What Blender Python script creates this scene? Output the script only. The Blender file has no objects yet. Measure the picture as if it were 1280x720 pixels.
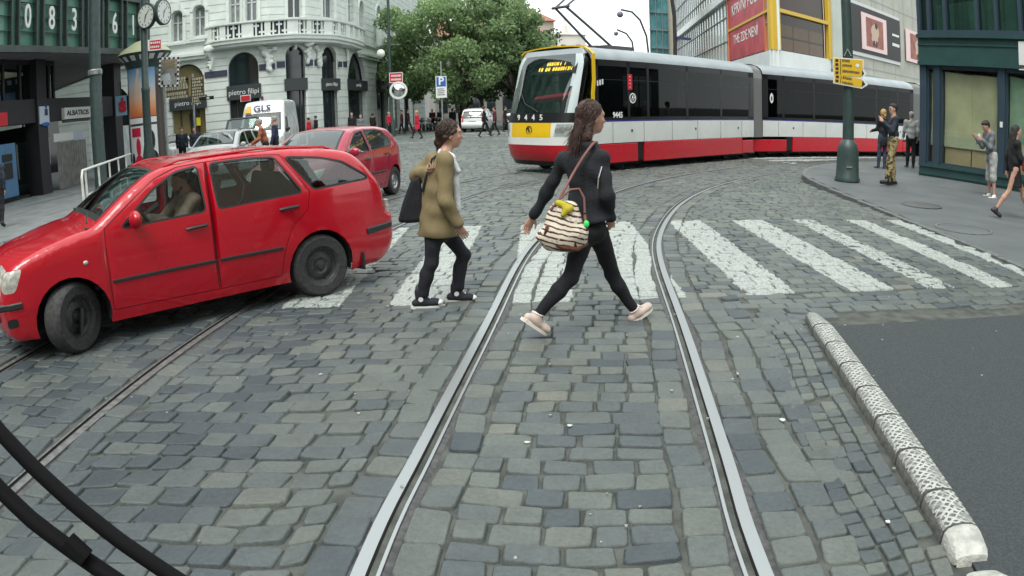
import bpy, bmesh, math, random
import numpy as np
from mathutils import Vector, Matrix, noise as mnoise
from mathutils.geometry import delaunay_2d_cdt
random.seed(7); RNG = np.random.default_rng(7)
SC = bpy.context.scene
COL = SC.collection
PI = math.pi
R = math.radians

# ------------------------------------------------------------------ camera (wide dash camera lens)
F_PX, PITCH, ROLL, CAM_H = 911.31, 0.24884, -0.028235, 1.66569
def _cam_to_world(x, y, z):
    c, s = math.cos(ROLL), math.sin(ROLL); x, y = c*x - s*y, s*x + c*y
    c, s = math.cos(PITCH), math.sin(PITCH)
    return Vector((x, z*c + y*s, y*c - z*s))
def ray(px, py):
    dx, dy = px - 640, 360 - py; r = math.hypot(dx, dy) + 1e-9
    th = 2*math.asin(min(1, r/(2*F_PX)))
    return _cam_to_world(math.sin(th)*dx/r, math.sin(th)*dy/r, math.cos(th))
def G(px, py, z=0.0):                    # photo point -> point at height z
    d = ray(px, py); t = (z - CAM_H)/d.z
    return Vector((d.x*t, d.y*t, z))
def PY(px, py, Y):                       # photo point -> point at world depth Y
    d = ray(px, py); t = Y/d.y
    return Vector((d.x*t, Y, CAM_H + d.z*t))
def PLANE(px, py, p0, dr):               # photo point -> (distance along, height) on a vertical plane
    d = ray(px, py); nx, ny = -dr[1], dr[0]
    t = (p0[0]*nx + p0[1]*ny)/(d.x*nx + d.y*ny)
    return ((d.x*t - p0[0])*dr[0] + (d.y*t - p0[1])*dr[1], CAM_H + d.z*t)
cam_d = bpy.data.cameras.new('camera'); cam = bpy.data.objects.new('camera', cam_d); COL.objects.link(cam)
cam_d.type = 'PANO'
for holder in (cam_d, getattr(cam_d, 'cycles', None)):
    try:
        holder.panorama_type = 'FISHEYE_EQUISOLID'; holder.fisheye_lens = F_PX/1280*36.0; holder.fisheye_fov = R(180)
    except Exception: pass
cam_d.sensor_width = 36.0; cam_d.sensor_fit = 'HORIZONTAL'
ax, up, fw = _cam_to_world(1,0,0), _cam_to_world(0,1,0), _cam_to_world(0,0,1)
M = Matrix((ax, up, -fw)).transposed().to_4x4(); M.translation = Vector((0,0,CAM_H))
cam.matrix_world = M
cam_d.clip_start = 0.05; cam_d.clip_end = 3000
SC.camera = cam

# ------------------------------------------------------------------ light: bright overcast
W = bpy.data.worlds.new('World'); SC.world = W; W.use_nodes = True
nt = W.node_tree; nt.nodes.clear()
wo = nt.nodes.new('ShaderNodeOutputWorld'); bg = nt.nodes.new('ShaderNodeBackground'); sky = nt.nodes.new('ShaderNodeTexSky')
sky.sky_type = 'NISHITA'; sky.sun_disc = False; sky.sun_elevation = R(60); sky.sun_rotation = R(205); sky.dust_density = 6; sky.air_density = 1.2
mx = nt.nodes.new('ShaderNodeMix'); mx.data_type = 'RGBA'; mx.inputs[0].default_value = 0.86
nt.links.new(sky.outputs[0], mx.inputs[6]); mx.inputs[7].default_value = (10.2, 10.9, 10.75, 1)   # cloud deck
nt.links.new(mx.outputs[2], bg.inputs[0]); bg.inputs[1].default_value = 0.098
nt.links.new(bg.outputs[0], wo.inputs[0])
sun_d = bpy.data.lights.new('sun', 'SUN'); sun = bpy.data.objects.new('sun', sun_d); COL.objects.link(sun)
sun_d.energy = 1.5; sun_d.angle = R(28); sun_d.color = (1, .97, .92)
sun.rotation_euler = (R(30), 0, R(-25))
vs = SC.view_settings; vs.view_transform = 'Standard'; vs.look = 'None'; vs.exposure = 0.82; vs.gamma = 1.0
SC.render.engine = 'CYCLES'
SC.cycles.max_bounces = 6; SC.cycles.transparent_max_bounces = 12
try: SC.cycles.use_denoising = True
except Exception: pass

# ------------------------------------------------------------------ materials
MATS = {}
def mat(name, color, rough=.6, metal=0.0, var=0.0, scale=8.0, bump=0.0, bscale=30.0, coat=0.0, emit=0.0, dirt=None, spec=.5, coords='Object'):
    if name in MATS: return MATS[name]
    m = bpy.data.materials.new(name); m.use_nodes = True; n = m.node_tree.nodes; l = m.node_tree.links
    b = n['Principled BSDF']; b.inputs['Base Color'].default_value = (*color, 1); b.inputs['Roughness'].default_value = rough
    b.inputs['Metallic'].default_value = metal; b.inputs['Coat Weight'].default_value = coat; b.inputs['Coat Roughness'].default_value = .06
    b.inputs['Specular IOR Level'].default_value = spec
    if emit: b.inputs['Emission Color'].default_value = (*color, 1); b.inputs['Emission Strength'].default_value = emit
    if var or bump or dirt:
        tc = n.new('ShaderNodeTexCoord')
    if var or dirt:
        tx = n.new('ShaderNodeTexNoise'); tx.inputs['Scale'].default_value = scale; tx.inputs['Detail'].default_value = 6
        l.new(tc.outputs[coords], tx.inputs['Vector'])
        mp = n.new('ShaderNodeMix'); mp.data_type = 'RGBA'; mp.blend_type = 'MIX'
        d = dirt or tuple(c*(1-var) for c in color); e = color if dirt else tuple(min(1, c*(1+var)) for c in color)
        rp = n.new('ShaderNodeValToRGB'); rp.color_ramp.elements[0].position = .35; rp.color_ramp.elements[1].position = .65
        rp.color_ramp.elements[0].color = (*d, 1); rp.color_ramp.elements[1].color = (*e, 1)
        l.new(tx.outputs['Fac'], rp.inputs[0]); l.new(rp.outputs[0], b.inputs['Base Color'])
        if not metal:
            mr = n.new('ShaderNodeMapRange'); mr.inputs[3].default_value = min(1, rough+.12); mr.inputs[4].default_value = max(.02, rough-.12)
            l.new(tx.outputs['Fac'], mr.inputs[0]); l.new(mr.outputs[0], b.inputs['Roughness'])
    if bump:
        t2 = n.new('ShaderNodeTexNoise'); t2.inputs['Scale'].default_value = bscale; t2.inputs['Detail'].default_value = 5
        l.new(tc.outputs[coords], t2.inputs['Vector'])
        bp = n.new('ShaderNodeBump'); bp.inputs['Strength'].default_value = bump; bp.inputs['Distance'].default_value = .02
        l.new(t2.outputs['Fac'], bp.inputs['Height']); l.new(bp.outputs[0], b.inputs['Normal'])
    MATS[name] = m; return m
def glass(name, tint=(.75,.82,.8), alpha=.25, rough=.02, ior=1.5):     # thin pane: see-through plus mirror gloss
    if name in MATS: return MATS[name]
    m = bpy.data.materials.new(name); m.use_nodes = True; n = m.node_tree.nodes; l = m.node_tree.links; n.clear()
    o = n.new('ShaderNodeOutputMaterial'); t = n.new('ShaderNodeBsdfTransparent'); t.inputs[0].default_value = (*tint, 1)
    g = n.new('ShaderNodeBsdfGlossy'); g.inputs['Roughness'].default_value = rough; g.inputs[0].default_value = (.95,1,1,1)
    fr = n.new('ShaderNodeLayerWeight'); fr.inputs[0].default_value = .5; f0 = ((ior-1)/(ior+1))**2
    pw = n.new('ShaderNodeMath'); pw.operation = 'POWER'; pw.inputs[1].default_value = 5; l.new(fr.outputs['Facing'], pw.inputs[0])
    ad = n.new('ShaderNodeMath'); ad.operation = 'MULTIPLY_ADD'; ad.use_clamp = True; ad.inputs[1].default_value = 1-f0; ad.inputs[2].default_value = f0 + alpha
    x = n.new('ShaderNodeMixShader'); l.new(pw.outputs[0], ad.inputs[0]); l.new(ad.outputs[0], x.inputs[0])
    l.new(t.outputs[0], x.inputs[1]); l.new(g.outputs[0], x.inputs[2]); l.new(x.outputs[0], o.inputs[0])
    MATS[name] = m; return m

# ------------------------------------------------------------------ objects
def tag(o, label=None, cat=None, group=None, kind=None):
    if label: o['label'] = label
    if cat: o['category'] = cat
    if group: o['group'] = group
    if kind: o['kind'] = kind
    return o
def thing(name, label, cat, loc=(0,0,0), rz=0.0, group=None):
    o = bpy.data.objects.new(name, None); COL.objects.link(o); o.empty_display_size = .2
    o.location = loc; o.rotation_euler = (0, 0, rz)
    return tag(o, label, cat, group)
def mesh_obj(name, verts, faces, m, parent=None, smooth=False, midx=None, bev=0.0, bseg=2, angle=40):
    me = bpy.data.meshes.new(name); me.from_pydata([tuple(v) for v in verts], [], [tuple(f) for f in faces])
    for q in (m if isinstance(m, (list, tuple)) else [m]): me.materials.append(q)
    if midx is not None: me.polygons.foreach_set('material_index', list(midx))
    me.update()
    if smooth:
        me.polygons.foreach_set('use_smooth', [True]*len(me.polygons))
        if smooth != 'all':
            try: me.set_sharp_from_angle(angle=R(angle))
            except Exception: pass
    o = bpy.data.objects.new(name, me); COL.objects.link(o)
    if parent is not None: o.parent = parent
    if bev:
        b = o.modifiers.new('bevel', 'BEVEL'); b.width = bev; b.segments = bseg; b.limit_method = 'ANGLE'; b.angle_limit = R(40)
    return o
def copy_tree(o, parent=None):
    c = o.copy(); COL.objects.link(c)
    if parent is not None: c.parent = parent
    for ch in list(o.children): copy_tree(ch, c)
    return c
class MB:
    def __init__(s): s.v = []; s.f = []; s.mi = []; s.cur = 0
    def add(s, vs, fs):
        k = len(s.v); s.v += [Vector(v) for v in vs]; s.f += [tuple(i+k for i in f) for f in fs]; s.mi += [s.cur]*len(fs); return s
    def box(s, c, sz, rot=None, rz=0.0):
        x, y, z = sz[0]/2, sz[1]/2, sz[2]/2
        Mx = rot if rot is not None else Matrix.Rotation(rz, 3, 'Z')
        vs = [Vector(c) + Mx @ Vector(p) for p in ((-x,-y,-z),(x,-y,-z),(x,y,-z),(-x,y,-z),(-x,-y,z),(x,-y,z),(x,y,z),(-x,y,z))]
        return s.add(vs, [(3,2,1,0),(4,5,6,7),(0,1,5,4),(1,2,6,5),(2,3,7,6),(3,0,4,7)])
    def bar(s, a, b, w, h=None, upv=(0,0,1)):         # rectangular bar from a to b
        a, b = Vector(a), Vector(b); d = (b-a); L = d.length; d.normalize(); upv = Vector(upv)
        if abs(d.dot(upv)) > .98: upv = Vector((1,0,0))
        sd = d.cross(upv).normalized(); u2 = sd.cross(d)
        return s.box((a+b)/2, (L, w, h or w), rot=Matrix((d, sd, u2)).transposed())
    def tube(s, pts, r, n=8, cap=True):
        pts = [Vector(p) for p in pts]; k = len(pts); rr = r if isinstance(r, (list, tuple)) else [r]*k
        rings = []; ref = None
        for i, p in enumerate(pts):
            d = (pts[min(i+1,k-1)] - pts[max(i-1,0)]).normalized()
            if ref is None or abs(ref.dot(d)) > .95: ref = Vector((0,0,1)) if abs(d.z) < .9 else Vector((1,0,0))
            a = d.cross(ref).normalized(); b = a.cross(d).normalized(); ref = b
            rings.append([p + (a*math.cos(2*PI*j/n) + b*math.sin(2*PI*j/n))*rr[i] for j in range(n)])
        vs = [q for rg in rings for q in rg]
        fs = [(i*n+j, i*n+(j+1)%n, (i+1)*n+(j+1)%n, (i+1)*n+j) for i in range(k-1) for j in range(n)]
        if cap: fs += [tuple(range(n))[::-1], tuple((k-1)*n+j for j in range(n))]
        return s.add(vs, fs)
    def lathe(s, prof, n=24, c=(0,0,0), axis='Z', cap=False):   # prof: (radius, height)
        vs = []
        for r, h in prof:
            for j in range(n):
                a = 2*PI*j/n; p = (r*math.cos(a), r*math.sin(a), h)
                if axis == 'Y': p = (p[0], p[2], p[1])
                if axis == 'X': p = (p[2], p[0], p[1])
                vs.append(Vector(c) + Vector(p))
        fs = [(i*n+j, i*n+(j+1)%n, (i+1)*n+(j+1)%n, (i+1)*n+j) for i in range(len(prof)-1) for j in range(n)]
        if axis == 'Y': fs = [f[::-1] for f in fs]
        if cap: fs += [tuple(range(n))[::-1], tuple((len(prof)-1)*n+j for j in range(n))]
        return s.add(vs, fs)
    def prism(s, poly, z0, z1, T=None):               # poly in xy, extruded z0..z1, optional transform
        n = len(poly); vs = [Vector((p[0], p[1], z0)) for p in poly] + [Vector((p[0], p[1], z1)) for p in poly]
        if T is not None: vs = [T @ v for v in vs]
        return s.add(vs, [tuple(range(n))[::-1], tuple(range(n, 2*n))] + [(i, (i+1)%n, n+(i+1)%n, n+i) for i in range(n)])
    def grid(s, rows):                                # rows: equal length lists of points
        n = len(rows[0]); vs = [p for r in rows for p in r]
        return s.add(vs, [(i*n+j, i*n+j+1, (i+1)*n+j+1, (i+1)*n+j) for i in range(len(rows)-1) for j in range(n-1)])
    def ball(s, c, r, n=12):
        rr = r if isinstance(r, (tuple, list)) else (r, r, r)
        rows = [(math.sin(PI*i/(n//2)), math.cos(PI*i/(n//2))) for i in range(n//2+1)]
        vs = [Vector(c) + Vector((rr[0]*a*math.cos(2*PI*j/n), rr[1]*a*math.sin(2*PI*j/n), -rr[2]*b)) for a, b in rows for j in range(n)]
        return s.add(vs, [(i*n+j, i*n+(j+1)%n, (i+1)*n+(j+1)%n, (i+1)*n+j) for i in range(n//2) for j in range(n)])
    def build(s, name, m, parent=None, smooth=False, bev=0.0, **k):
        return mesh_obj(name, s.v, s.f, m, parent, smooth, s.mi if isinstance(m, (list, tuple)) else None, bev, **k)
def frame_mat(origin, xdir, zdir=(0,0,1)):            # 4x4 whose local x runs along xdir and local z along zdir
    x = Vector(xdir).normalized(); z = Vector(zdir); z = (z - x*z.dot(x)).normalized(); y = z.cross(x)
    m = Matrix((x, y, z)).transposed().to_4x4(); m.translation = Vector(origin); return m
def text_obj(name, body, size, m, parent, T, depth=.01, sx=1.0, align='CENTER', bold=0.0, spacing=1.0):
    c = bpy.data.curves.new(name, 'FONT'); c.body = body; c.size = size; c.extrude = depth; c.align_x = align; c.align_y = 'CENTER'
    c.offset = bold; c.space_character = spacing; c.resolution_u = 3
    o = bpy.data.objects.new(name + '_tmp', c); COL.objects.link(o)
    bpy.context.view_layer.update()
    me = bpy.data.meshes.new_from_object(o.evaluated_get(bpy.context.evaluated_depsgraph_get()))
    bpy.data.objects.remove(o); bpy.data.curves.remove(c)
    me.transform(T @ Matrix.Diagonal((sx, 1, 1, 1))); me.materials.clear(); me.materials.append(m); me.name = name
    q = bpy.data.objects.new(name, me); COL.objects.link(q); q.parent = parent; return q
def smooth_poly(pts, n=6, closed=False):              # Catmull-Rom through points
    P = [Vector(p) for p in pts]; out = []; k = len(P); rng = range(k if closed else k-1)
    for i in rng:
        g = (lambda j: P[j % k]) if closed else (lambda j: P[max(0, min(k-1, j))])
        p0, p1, p2, p3 = g(i-1), g(i), g(i+1), g(i+2)
        for j in range(n):
            t = j/n; out.append(.5*((2*p1) + (p2-p0)*t + (2*p0-5*p1+4*p2-p3)*t*t + (3*p1-p0-3*p2+p3)*t**3))
    if not closed: out.append(P[-1])
    return out

# ------------------------------------------------------------------ organic shapes: smooth unions of round cones, meshed by surface nets
def sdf_mesh(prims, res=.01, k=.03, pad=.03, warp=None):
    A = []
    for p in prims:
        q = p[0]
        if q == 'c': r = max(p[3], p[4]); A += [np.array(p[1])-r, np.array(p[1])+r, np.array(p[2])-r, np.array(p[2])+r]
        elif q == 't': r = max(max(p[3]), max(p[4])); A += [np.array(p[1])-r, np.array(p[1])+r, np.array(p[2])-r, np.array(p[2])+r]
        elif q == 'e': r = max(p[2]); A += [np.array(p[1])-r, np.array(p[1])+r]
    A = np.array(A, float); lo = A.min(0)-pad; hi = A.max(0)+pad
    n = np.maximum(4, np.ceil((hi-lo)/res).astype(int)+1)
    ax = [lo[i] + res*np.arange(n[i]) for i in range(3)]
    Fd = np.full(tuple(n), 9.0, np.float32)
    for p in prims:
        q = p[0]; kk = k
        if q == 'c':
            a, b = np.array(p[1], float), np.array(p[2], float); r = max(p[3], p[4]); plo, phi = np.minimum(a,b)-r, np.maximum(a,b)+r
            if len(p) > 5 and p[5] is not None: kk = p[5]
        elif q == 't':
            a, b = np.array(p[1], float), np.array(p[2], float); r = max(max(p[3]), max(p[4])); plo, phi = np.minimum(a,b)-r, np.maximum(a,b)+r
            if len(p) > 6 and p[6] is not None: kk = p[6]
        elif q == 'clip':                             # cut off everything so far beyond a plane
            X, Y, Z = np.meshgrid(*ax, indexing='ij', sparse=True); c0, n0 = p[1], p[2]
            Fd = np.maximum(Fd, ((X-c0[0])*n0[0]+(Y-c0[1])*n0[1]+(Z-c0[2])*n0[2]).astype(np.float32)); continue
        elif q == 'e':
            a = np.array(p[1], float); r = max(p[2]); plo, phi = a-r, a+r
            if len(p) > 4 and p[4] is not None: kk = p[4]
        else: continue
        m = kk + 2.5*res
        i0 = np.maximum(0, np.floor((plo-m-lo)/res).astype(int)); i1 = np.minimum(n, np.ceil((phi+m-lo)/res).astype(int)+1)
        if (i1 <= i0).any(): continue
        X, Y, Z = np.meshgrid(*[ax[i][i0[i]:i1[i]] for i in range(3)], indexing='ij', sparse=True)
        if q == 'c':
            ba = b-a; L2 = max(1e-9, ba@ba)
            t = np.clip(((X-a[0])*ba[0]+(Y-a[1])*ba[1]+(Z-a[2])*ba[2])/L2, 0, 1)
            d = np.sqrt((X-a[0]-t*ba[0])**2+(Y-a[1]-t*ba[1])**2+(Z-a[2]-t*ba[2])**2) - (p[3]+(p[4]-p[3])*t)
        elif q == 't':
            ba = b-a; L = np.linalg.norm(ba); u = ba/L; sv = np.array(p[5], float); sv = sv - u*(sv@u); sv /= np.linalg.norm(sv); wv = np.cross(u, sv)
            h = (X-a[0])*u[0]+(Y-a[1])*u[1]+(Z-a[2])*u[2]; t = np.clip(h/L, 0, 1)
            s1 = (X-a[0])*sv[0]+(Y-a[1])*sv[1]+(Z-a[2])*sv[2]; s2 = (X-a[0])*wv[0]+(Y-a[1])*wv[1]+(Z-a[2])*wv[2]
            rx = p[3][0]+(p[4][0]-p[3][0])*t; ry = p[3][1]+(p[4][1]-p[3][1])*t; mn = np.minimum(rx, ry)
            ov = (h - t*L)
            d = (np.sqrt((s1/rx)**2+(s2/ry)**2+(ov/mn)**2)-1)*mn
        else:
            c = a; rr = p[2]; Rm = np.array(p[3]) if len(p) > 3 and p[3] is not None else np.eye(3)
            q1 = (X-c[0])*Rm[0,0]+(Y-c[1])*Rm[1,0]+(Z-c[2])*Rm[2,0]; q2 = (X-c[0])*Rm[0,1]+(Y-c[1])*Rm[1,1]+(Z-c[2])*Rm[2,1]; q3 = (X-c[0])*Rm[0,2]+(Y-c[1])*Rm[1,2]+(Z-c[2])*Rm[2,2]
            k0 = np.sqrt((q1/rr[0])**2+(q2/rr[1])**2+(q3/rr[2])**2)
            k1 = np.sqrt((q1/rr[0]**2)**2+(q2/rr[1]**2)**2+(q3/rr[2]**2)**2)+1e-6
            d = k0*(k0-1)/k1
        S = Fd[i0[0]:i1[0], i0[1]:i1[1], i0[2]:i1[2]]
        h = np.maximum(kk-np.abs(S-d), 0)/max(kk,1e-6)
        S[...] = np.minimum(S, d) - h*h*kk*.25
    if warp is not None:
        X, Y, Z = np.meshgrid(*ax, indexing='ij', sparse=True); Fd = Fd + warp(X, Y, Z).astype(np.float32)
    Fd[0]=Fd[-1]=9; Fd[:,0]=Fd[:,-1]=9; Fd[:,:,0]=Fd[:,:,-1]=9
    ins = Fd < 0
    c = ins[:-1,:-1,:-1].astype(np.int8)
    for dx, dy, dz in ((1,0,0),(0,1,0),(0,0,1),(1,1,0),(1,0,1),(0,1,1),(1,1,1)):
        c = c + ins[dx:n[0]-1+dx, dy:n[1]-1+dy, dz:n[2]-1+dz]
    act = (c > 0) & (c < 8); idx = np.argwhere(act); N = len(idx)
    if N == 0: return [], []
    cid = np.full(act.shape, -1, np.int64); cid[act] = np.arange(N)
    acc = np.zeros((N,3)); cnt = np.zeros(N)
    corners = [(0,0,0),(1,0,0),(0,1,0),(1,1,0),(0,0,1),(1,0,1),(0,1,1),(1,1,1)]
    for i in range(8):
        for b in (1,2,4):
            if i & b: continue
            j = i | b; ci, cj = np.array(corners[i]), np.array(corners[j])
            fa = Fd[idx[:,0]+ci[0], idx[:,1]+ci[1], idx[:,2]+ci[2]]; fb = Fd[idx[:,0]+cj[0], idx[:,1]+cj[1], idx[:,2]+cj[2]]
            mk = (fa < 0) != (fb < 0); t = np.where(mk, fa/np.where(mk, fa-fb, 1), 0)
            acc += mk[:,None]*(ci + t[:,None]*(cj-ci)); cnt += mk
    V = lo + (idx + acc/cnt[:,None])*res
    Q = []
    for a, (o1, o2) in enumerate(((1,2),(2,0),(0,1))):
        sl0 = [slice(None)]*3; sl1 = [slice(None)]*3; sl0[a] = slice(0,-1); sl1[a] = slice(1,None)
        A0, A1 = ins[tuple(sl0)], ins[tuple(sl1)]
        for flip, mk in ((False, A0 & ~A1), (True, ~A0 & A1)):
            e = np.argwhere(mk)
            if not len(e): continue
            d1 = np.zeros(3,int); d1[o1] = 1; d2 = np.zeros(3,int); d2[o2] = 1
            g = lambda q: cid[tuple(np.clip(q, 0, np.array(cid.shape)-1).T)]
            f = np.stack([g(e-d1-d2), g(e-d2), g(e), g(e-d1)], 1)
            f = f[(f >= 0).all(1)]
            Q.append(f[:, ::-1] if flip else f)
    return V, np.concatenate(Q)
def sdf_obj(name, prims, m, parent=None, res=.01, k=.03, warp=None, relax=2):
    V, Fq = sdf_mesh(prims, res, k, pad=max(.03, 3*res), warp=warp)
    if not len(V): return None
    V = np.array(V)
    for _ in range(relax):                            # light smoothing along the quads
        s = np.zeros_like(V); c = np.zeros(len(V))
        for i in range(4):
            np.add.at(s, Fq[:,i], V[Fq[:,(i+1)%4]] + V[Fq[:,(i+3)%4]]); np.add.at(c, Fq[:,i], 2)
        V = V*.5 + .5*s/np.maximum(c,1)[:,None]
    me = bpy.data.meshes.new(name)
    me.vertices.add(len(V)); me.vertices.foreach_set('co', V.astype(np.float32).ravel())
    me.loops.add(len(Fq)*4); me.loops.foreach_set('vertex_index', Fq.astype(np.int32).ravel())
    me.polygons.add(len(Fq)); me.polygons.foreach_set('loop_start', np.arange(0, len(Fq)*4, 4, dtype=np.int32))
    me.update(calc_edges=True); me.polygons.foreach_set('use_smooth', [True]*len(Fq)); me.validate()
    me.materials.append(m)
    o = bpy.data.objects.new(name, me); COL.objects.link(o)
    if parent is not None: o.parent = parent
    return o
# ================================================================== GROUND
def poly_resample(pts, step):
    P = [Vector((p[0], p[1])) for p in pts]; out = [P[0]]; acc = 0.0
    for a, b in zip(P[:-1], P[1:]):
        L = (b-a).length; d = step - acc
        while d <= L: out.append(a + (b-a)*(d/L)); d += step
        acc = (acc + L) % step
    return out
class Track:                                          # centre line with arc length
    def __init__(s, pts):
        q = smooth_poly([Vector((x, y, 0)) for x, y in pts], 14)
        for _ in range(30): q = [q[0]] + [(q[i-1] + q[i]*2 + q[i+1])/4 for i in range(1, len(q)-1)] + [q[-1]]
        q = poly_resample(q, .1); s.p = np.array([(v.x, v.y) for v in q]); d = np.gradient(s.p, axis=0); d /= np.linalg.norm(d, axis=1)[:,None]
        s.n = np.stack([d[:,1], -d[:,0]], 1); s.L = .1*(len(q)-1); s.d = d     # normal points to the right
    def at(s, S, T):
        S = np.clip(np.asarray(S, float)/.1, 0, len(s.p)-1.001); i = S.astype(int); f = (S-i)[...,None]
        c = s.p[i]*(1-f) + s.p[i+1]*f; n = s.n[i]*(1-f) + s.n[i+1]*f
        return c + n*np.asarray(T, float)[...,None]
    def dist(s, X, Y):                                # signed offset and arc length for points
        out = np.empty(len(X)); so = np.empty(len(X))
        for k in range(0, len(X), 4000):
            x = np.stack([X[k:k+4000], Y[k:k+4000]], 1); dd = ((x[:,None,:]-s.p[None,::3,:])**2).sum(2); j = dd.argmin(1)*3
            v = x - s.p[j]; out[k:k+4000] = (v*s.n[j]).sum(1); so[k:k+4000] = j*.1 + (v*s.d[j]).sum(1)
            far = np.abs((v*s.d[j]).sum(1)) > .6; out[k:k+4000][far] = 99
        return out, so
_r = [(.72,-3.5),(.78,0),(.89,2.2),(.97,2.85),(1.09,3.79),(1.3,5.38),(1.5,7.03),(1.7,8.27),(1.96,9.34),(2.38,10.7),(3.0,12.31),(3.9,14.08),(5.19,15.96),(6.9,17.85),(8.5,19.26),(10.6,20.8),(13.5,22.5),(18,24.6),(26,27.5),(40,31.5)]
_q = np.array(_r); _d = np.gradient(_q, axis=0); _d /= np.linalg.norm(_d, axis=1)[:,None]
TR1 = Track(_q - .735*np.stack([_d[:,1], -_d[:,0]], 1))
TR2 = Track([(-3.37,-3.5),(-3.37,0),(-3.36,2.7),(-3.33,4.7),(-3.12,6.7),(-2.6,9.6),(-2.0,12),(-1.15,14.5),(.3,17.1),(1.97,19.1),(4.6,21.7),(7.6,24.2),(9.3,25.0),(12,26.3),(15.3,27.6),(21,29.6),(40,35)])
GAUGE = .735
# --- where the pavements lie
KERB_R = [(5.9,-3),(6.05,3),(6.21,6.91),(6.29,8.12),(6.35,9.53),(6.47,11.38),(6.65,13.83),(6.9,15.6),(7.3,16.72),(8.0,18.0),(8.9,19.1),(10.3,20.3),(12.2,21.2),(15,22.2),(20,24),(30,27)]
KERB_L = [(-7.3,-3),(-7.5,3),(-7.95,8.98),(-8.42,11.07),(-8.78,12.62),(-9.3,15.5),(-10.2,18.5),(-11.6,21.5),(-13.2,25),(-15.5,29),(-20,34),(-28,39)]
def side_of(poly, X, Y):                              # x of the line at height y
    p = np.array(poly); o = np.argsort(p[:,1]); return np.interp(Y, p[o,1], p[o,0])
def smooth2(pts, n=6): return [(v.x, v.y) for v in smooth_poly([Vector((a,b,0)) for a,b in pts], n)]
KR, KL = smooth2(KERB_R), smooth2(KERB_L)
ASPH = [(2.43,-1.0),(5.9,-1.0),(6.05,5.05),(2.5,5.05)]
SEP0, SEP1 = Vector((2.42,5.28,0)), Vector((1.80,1.97,0))

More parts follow.
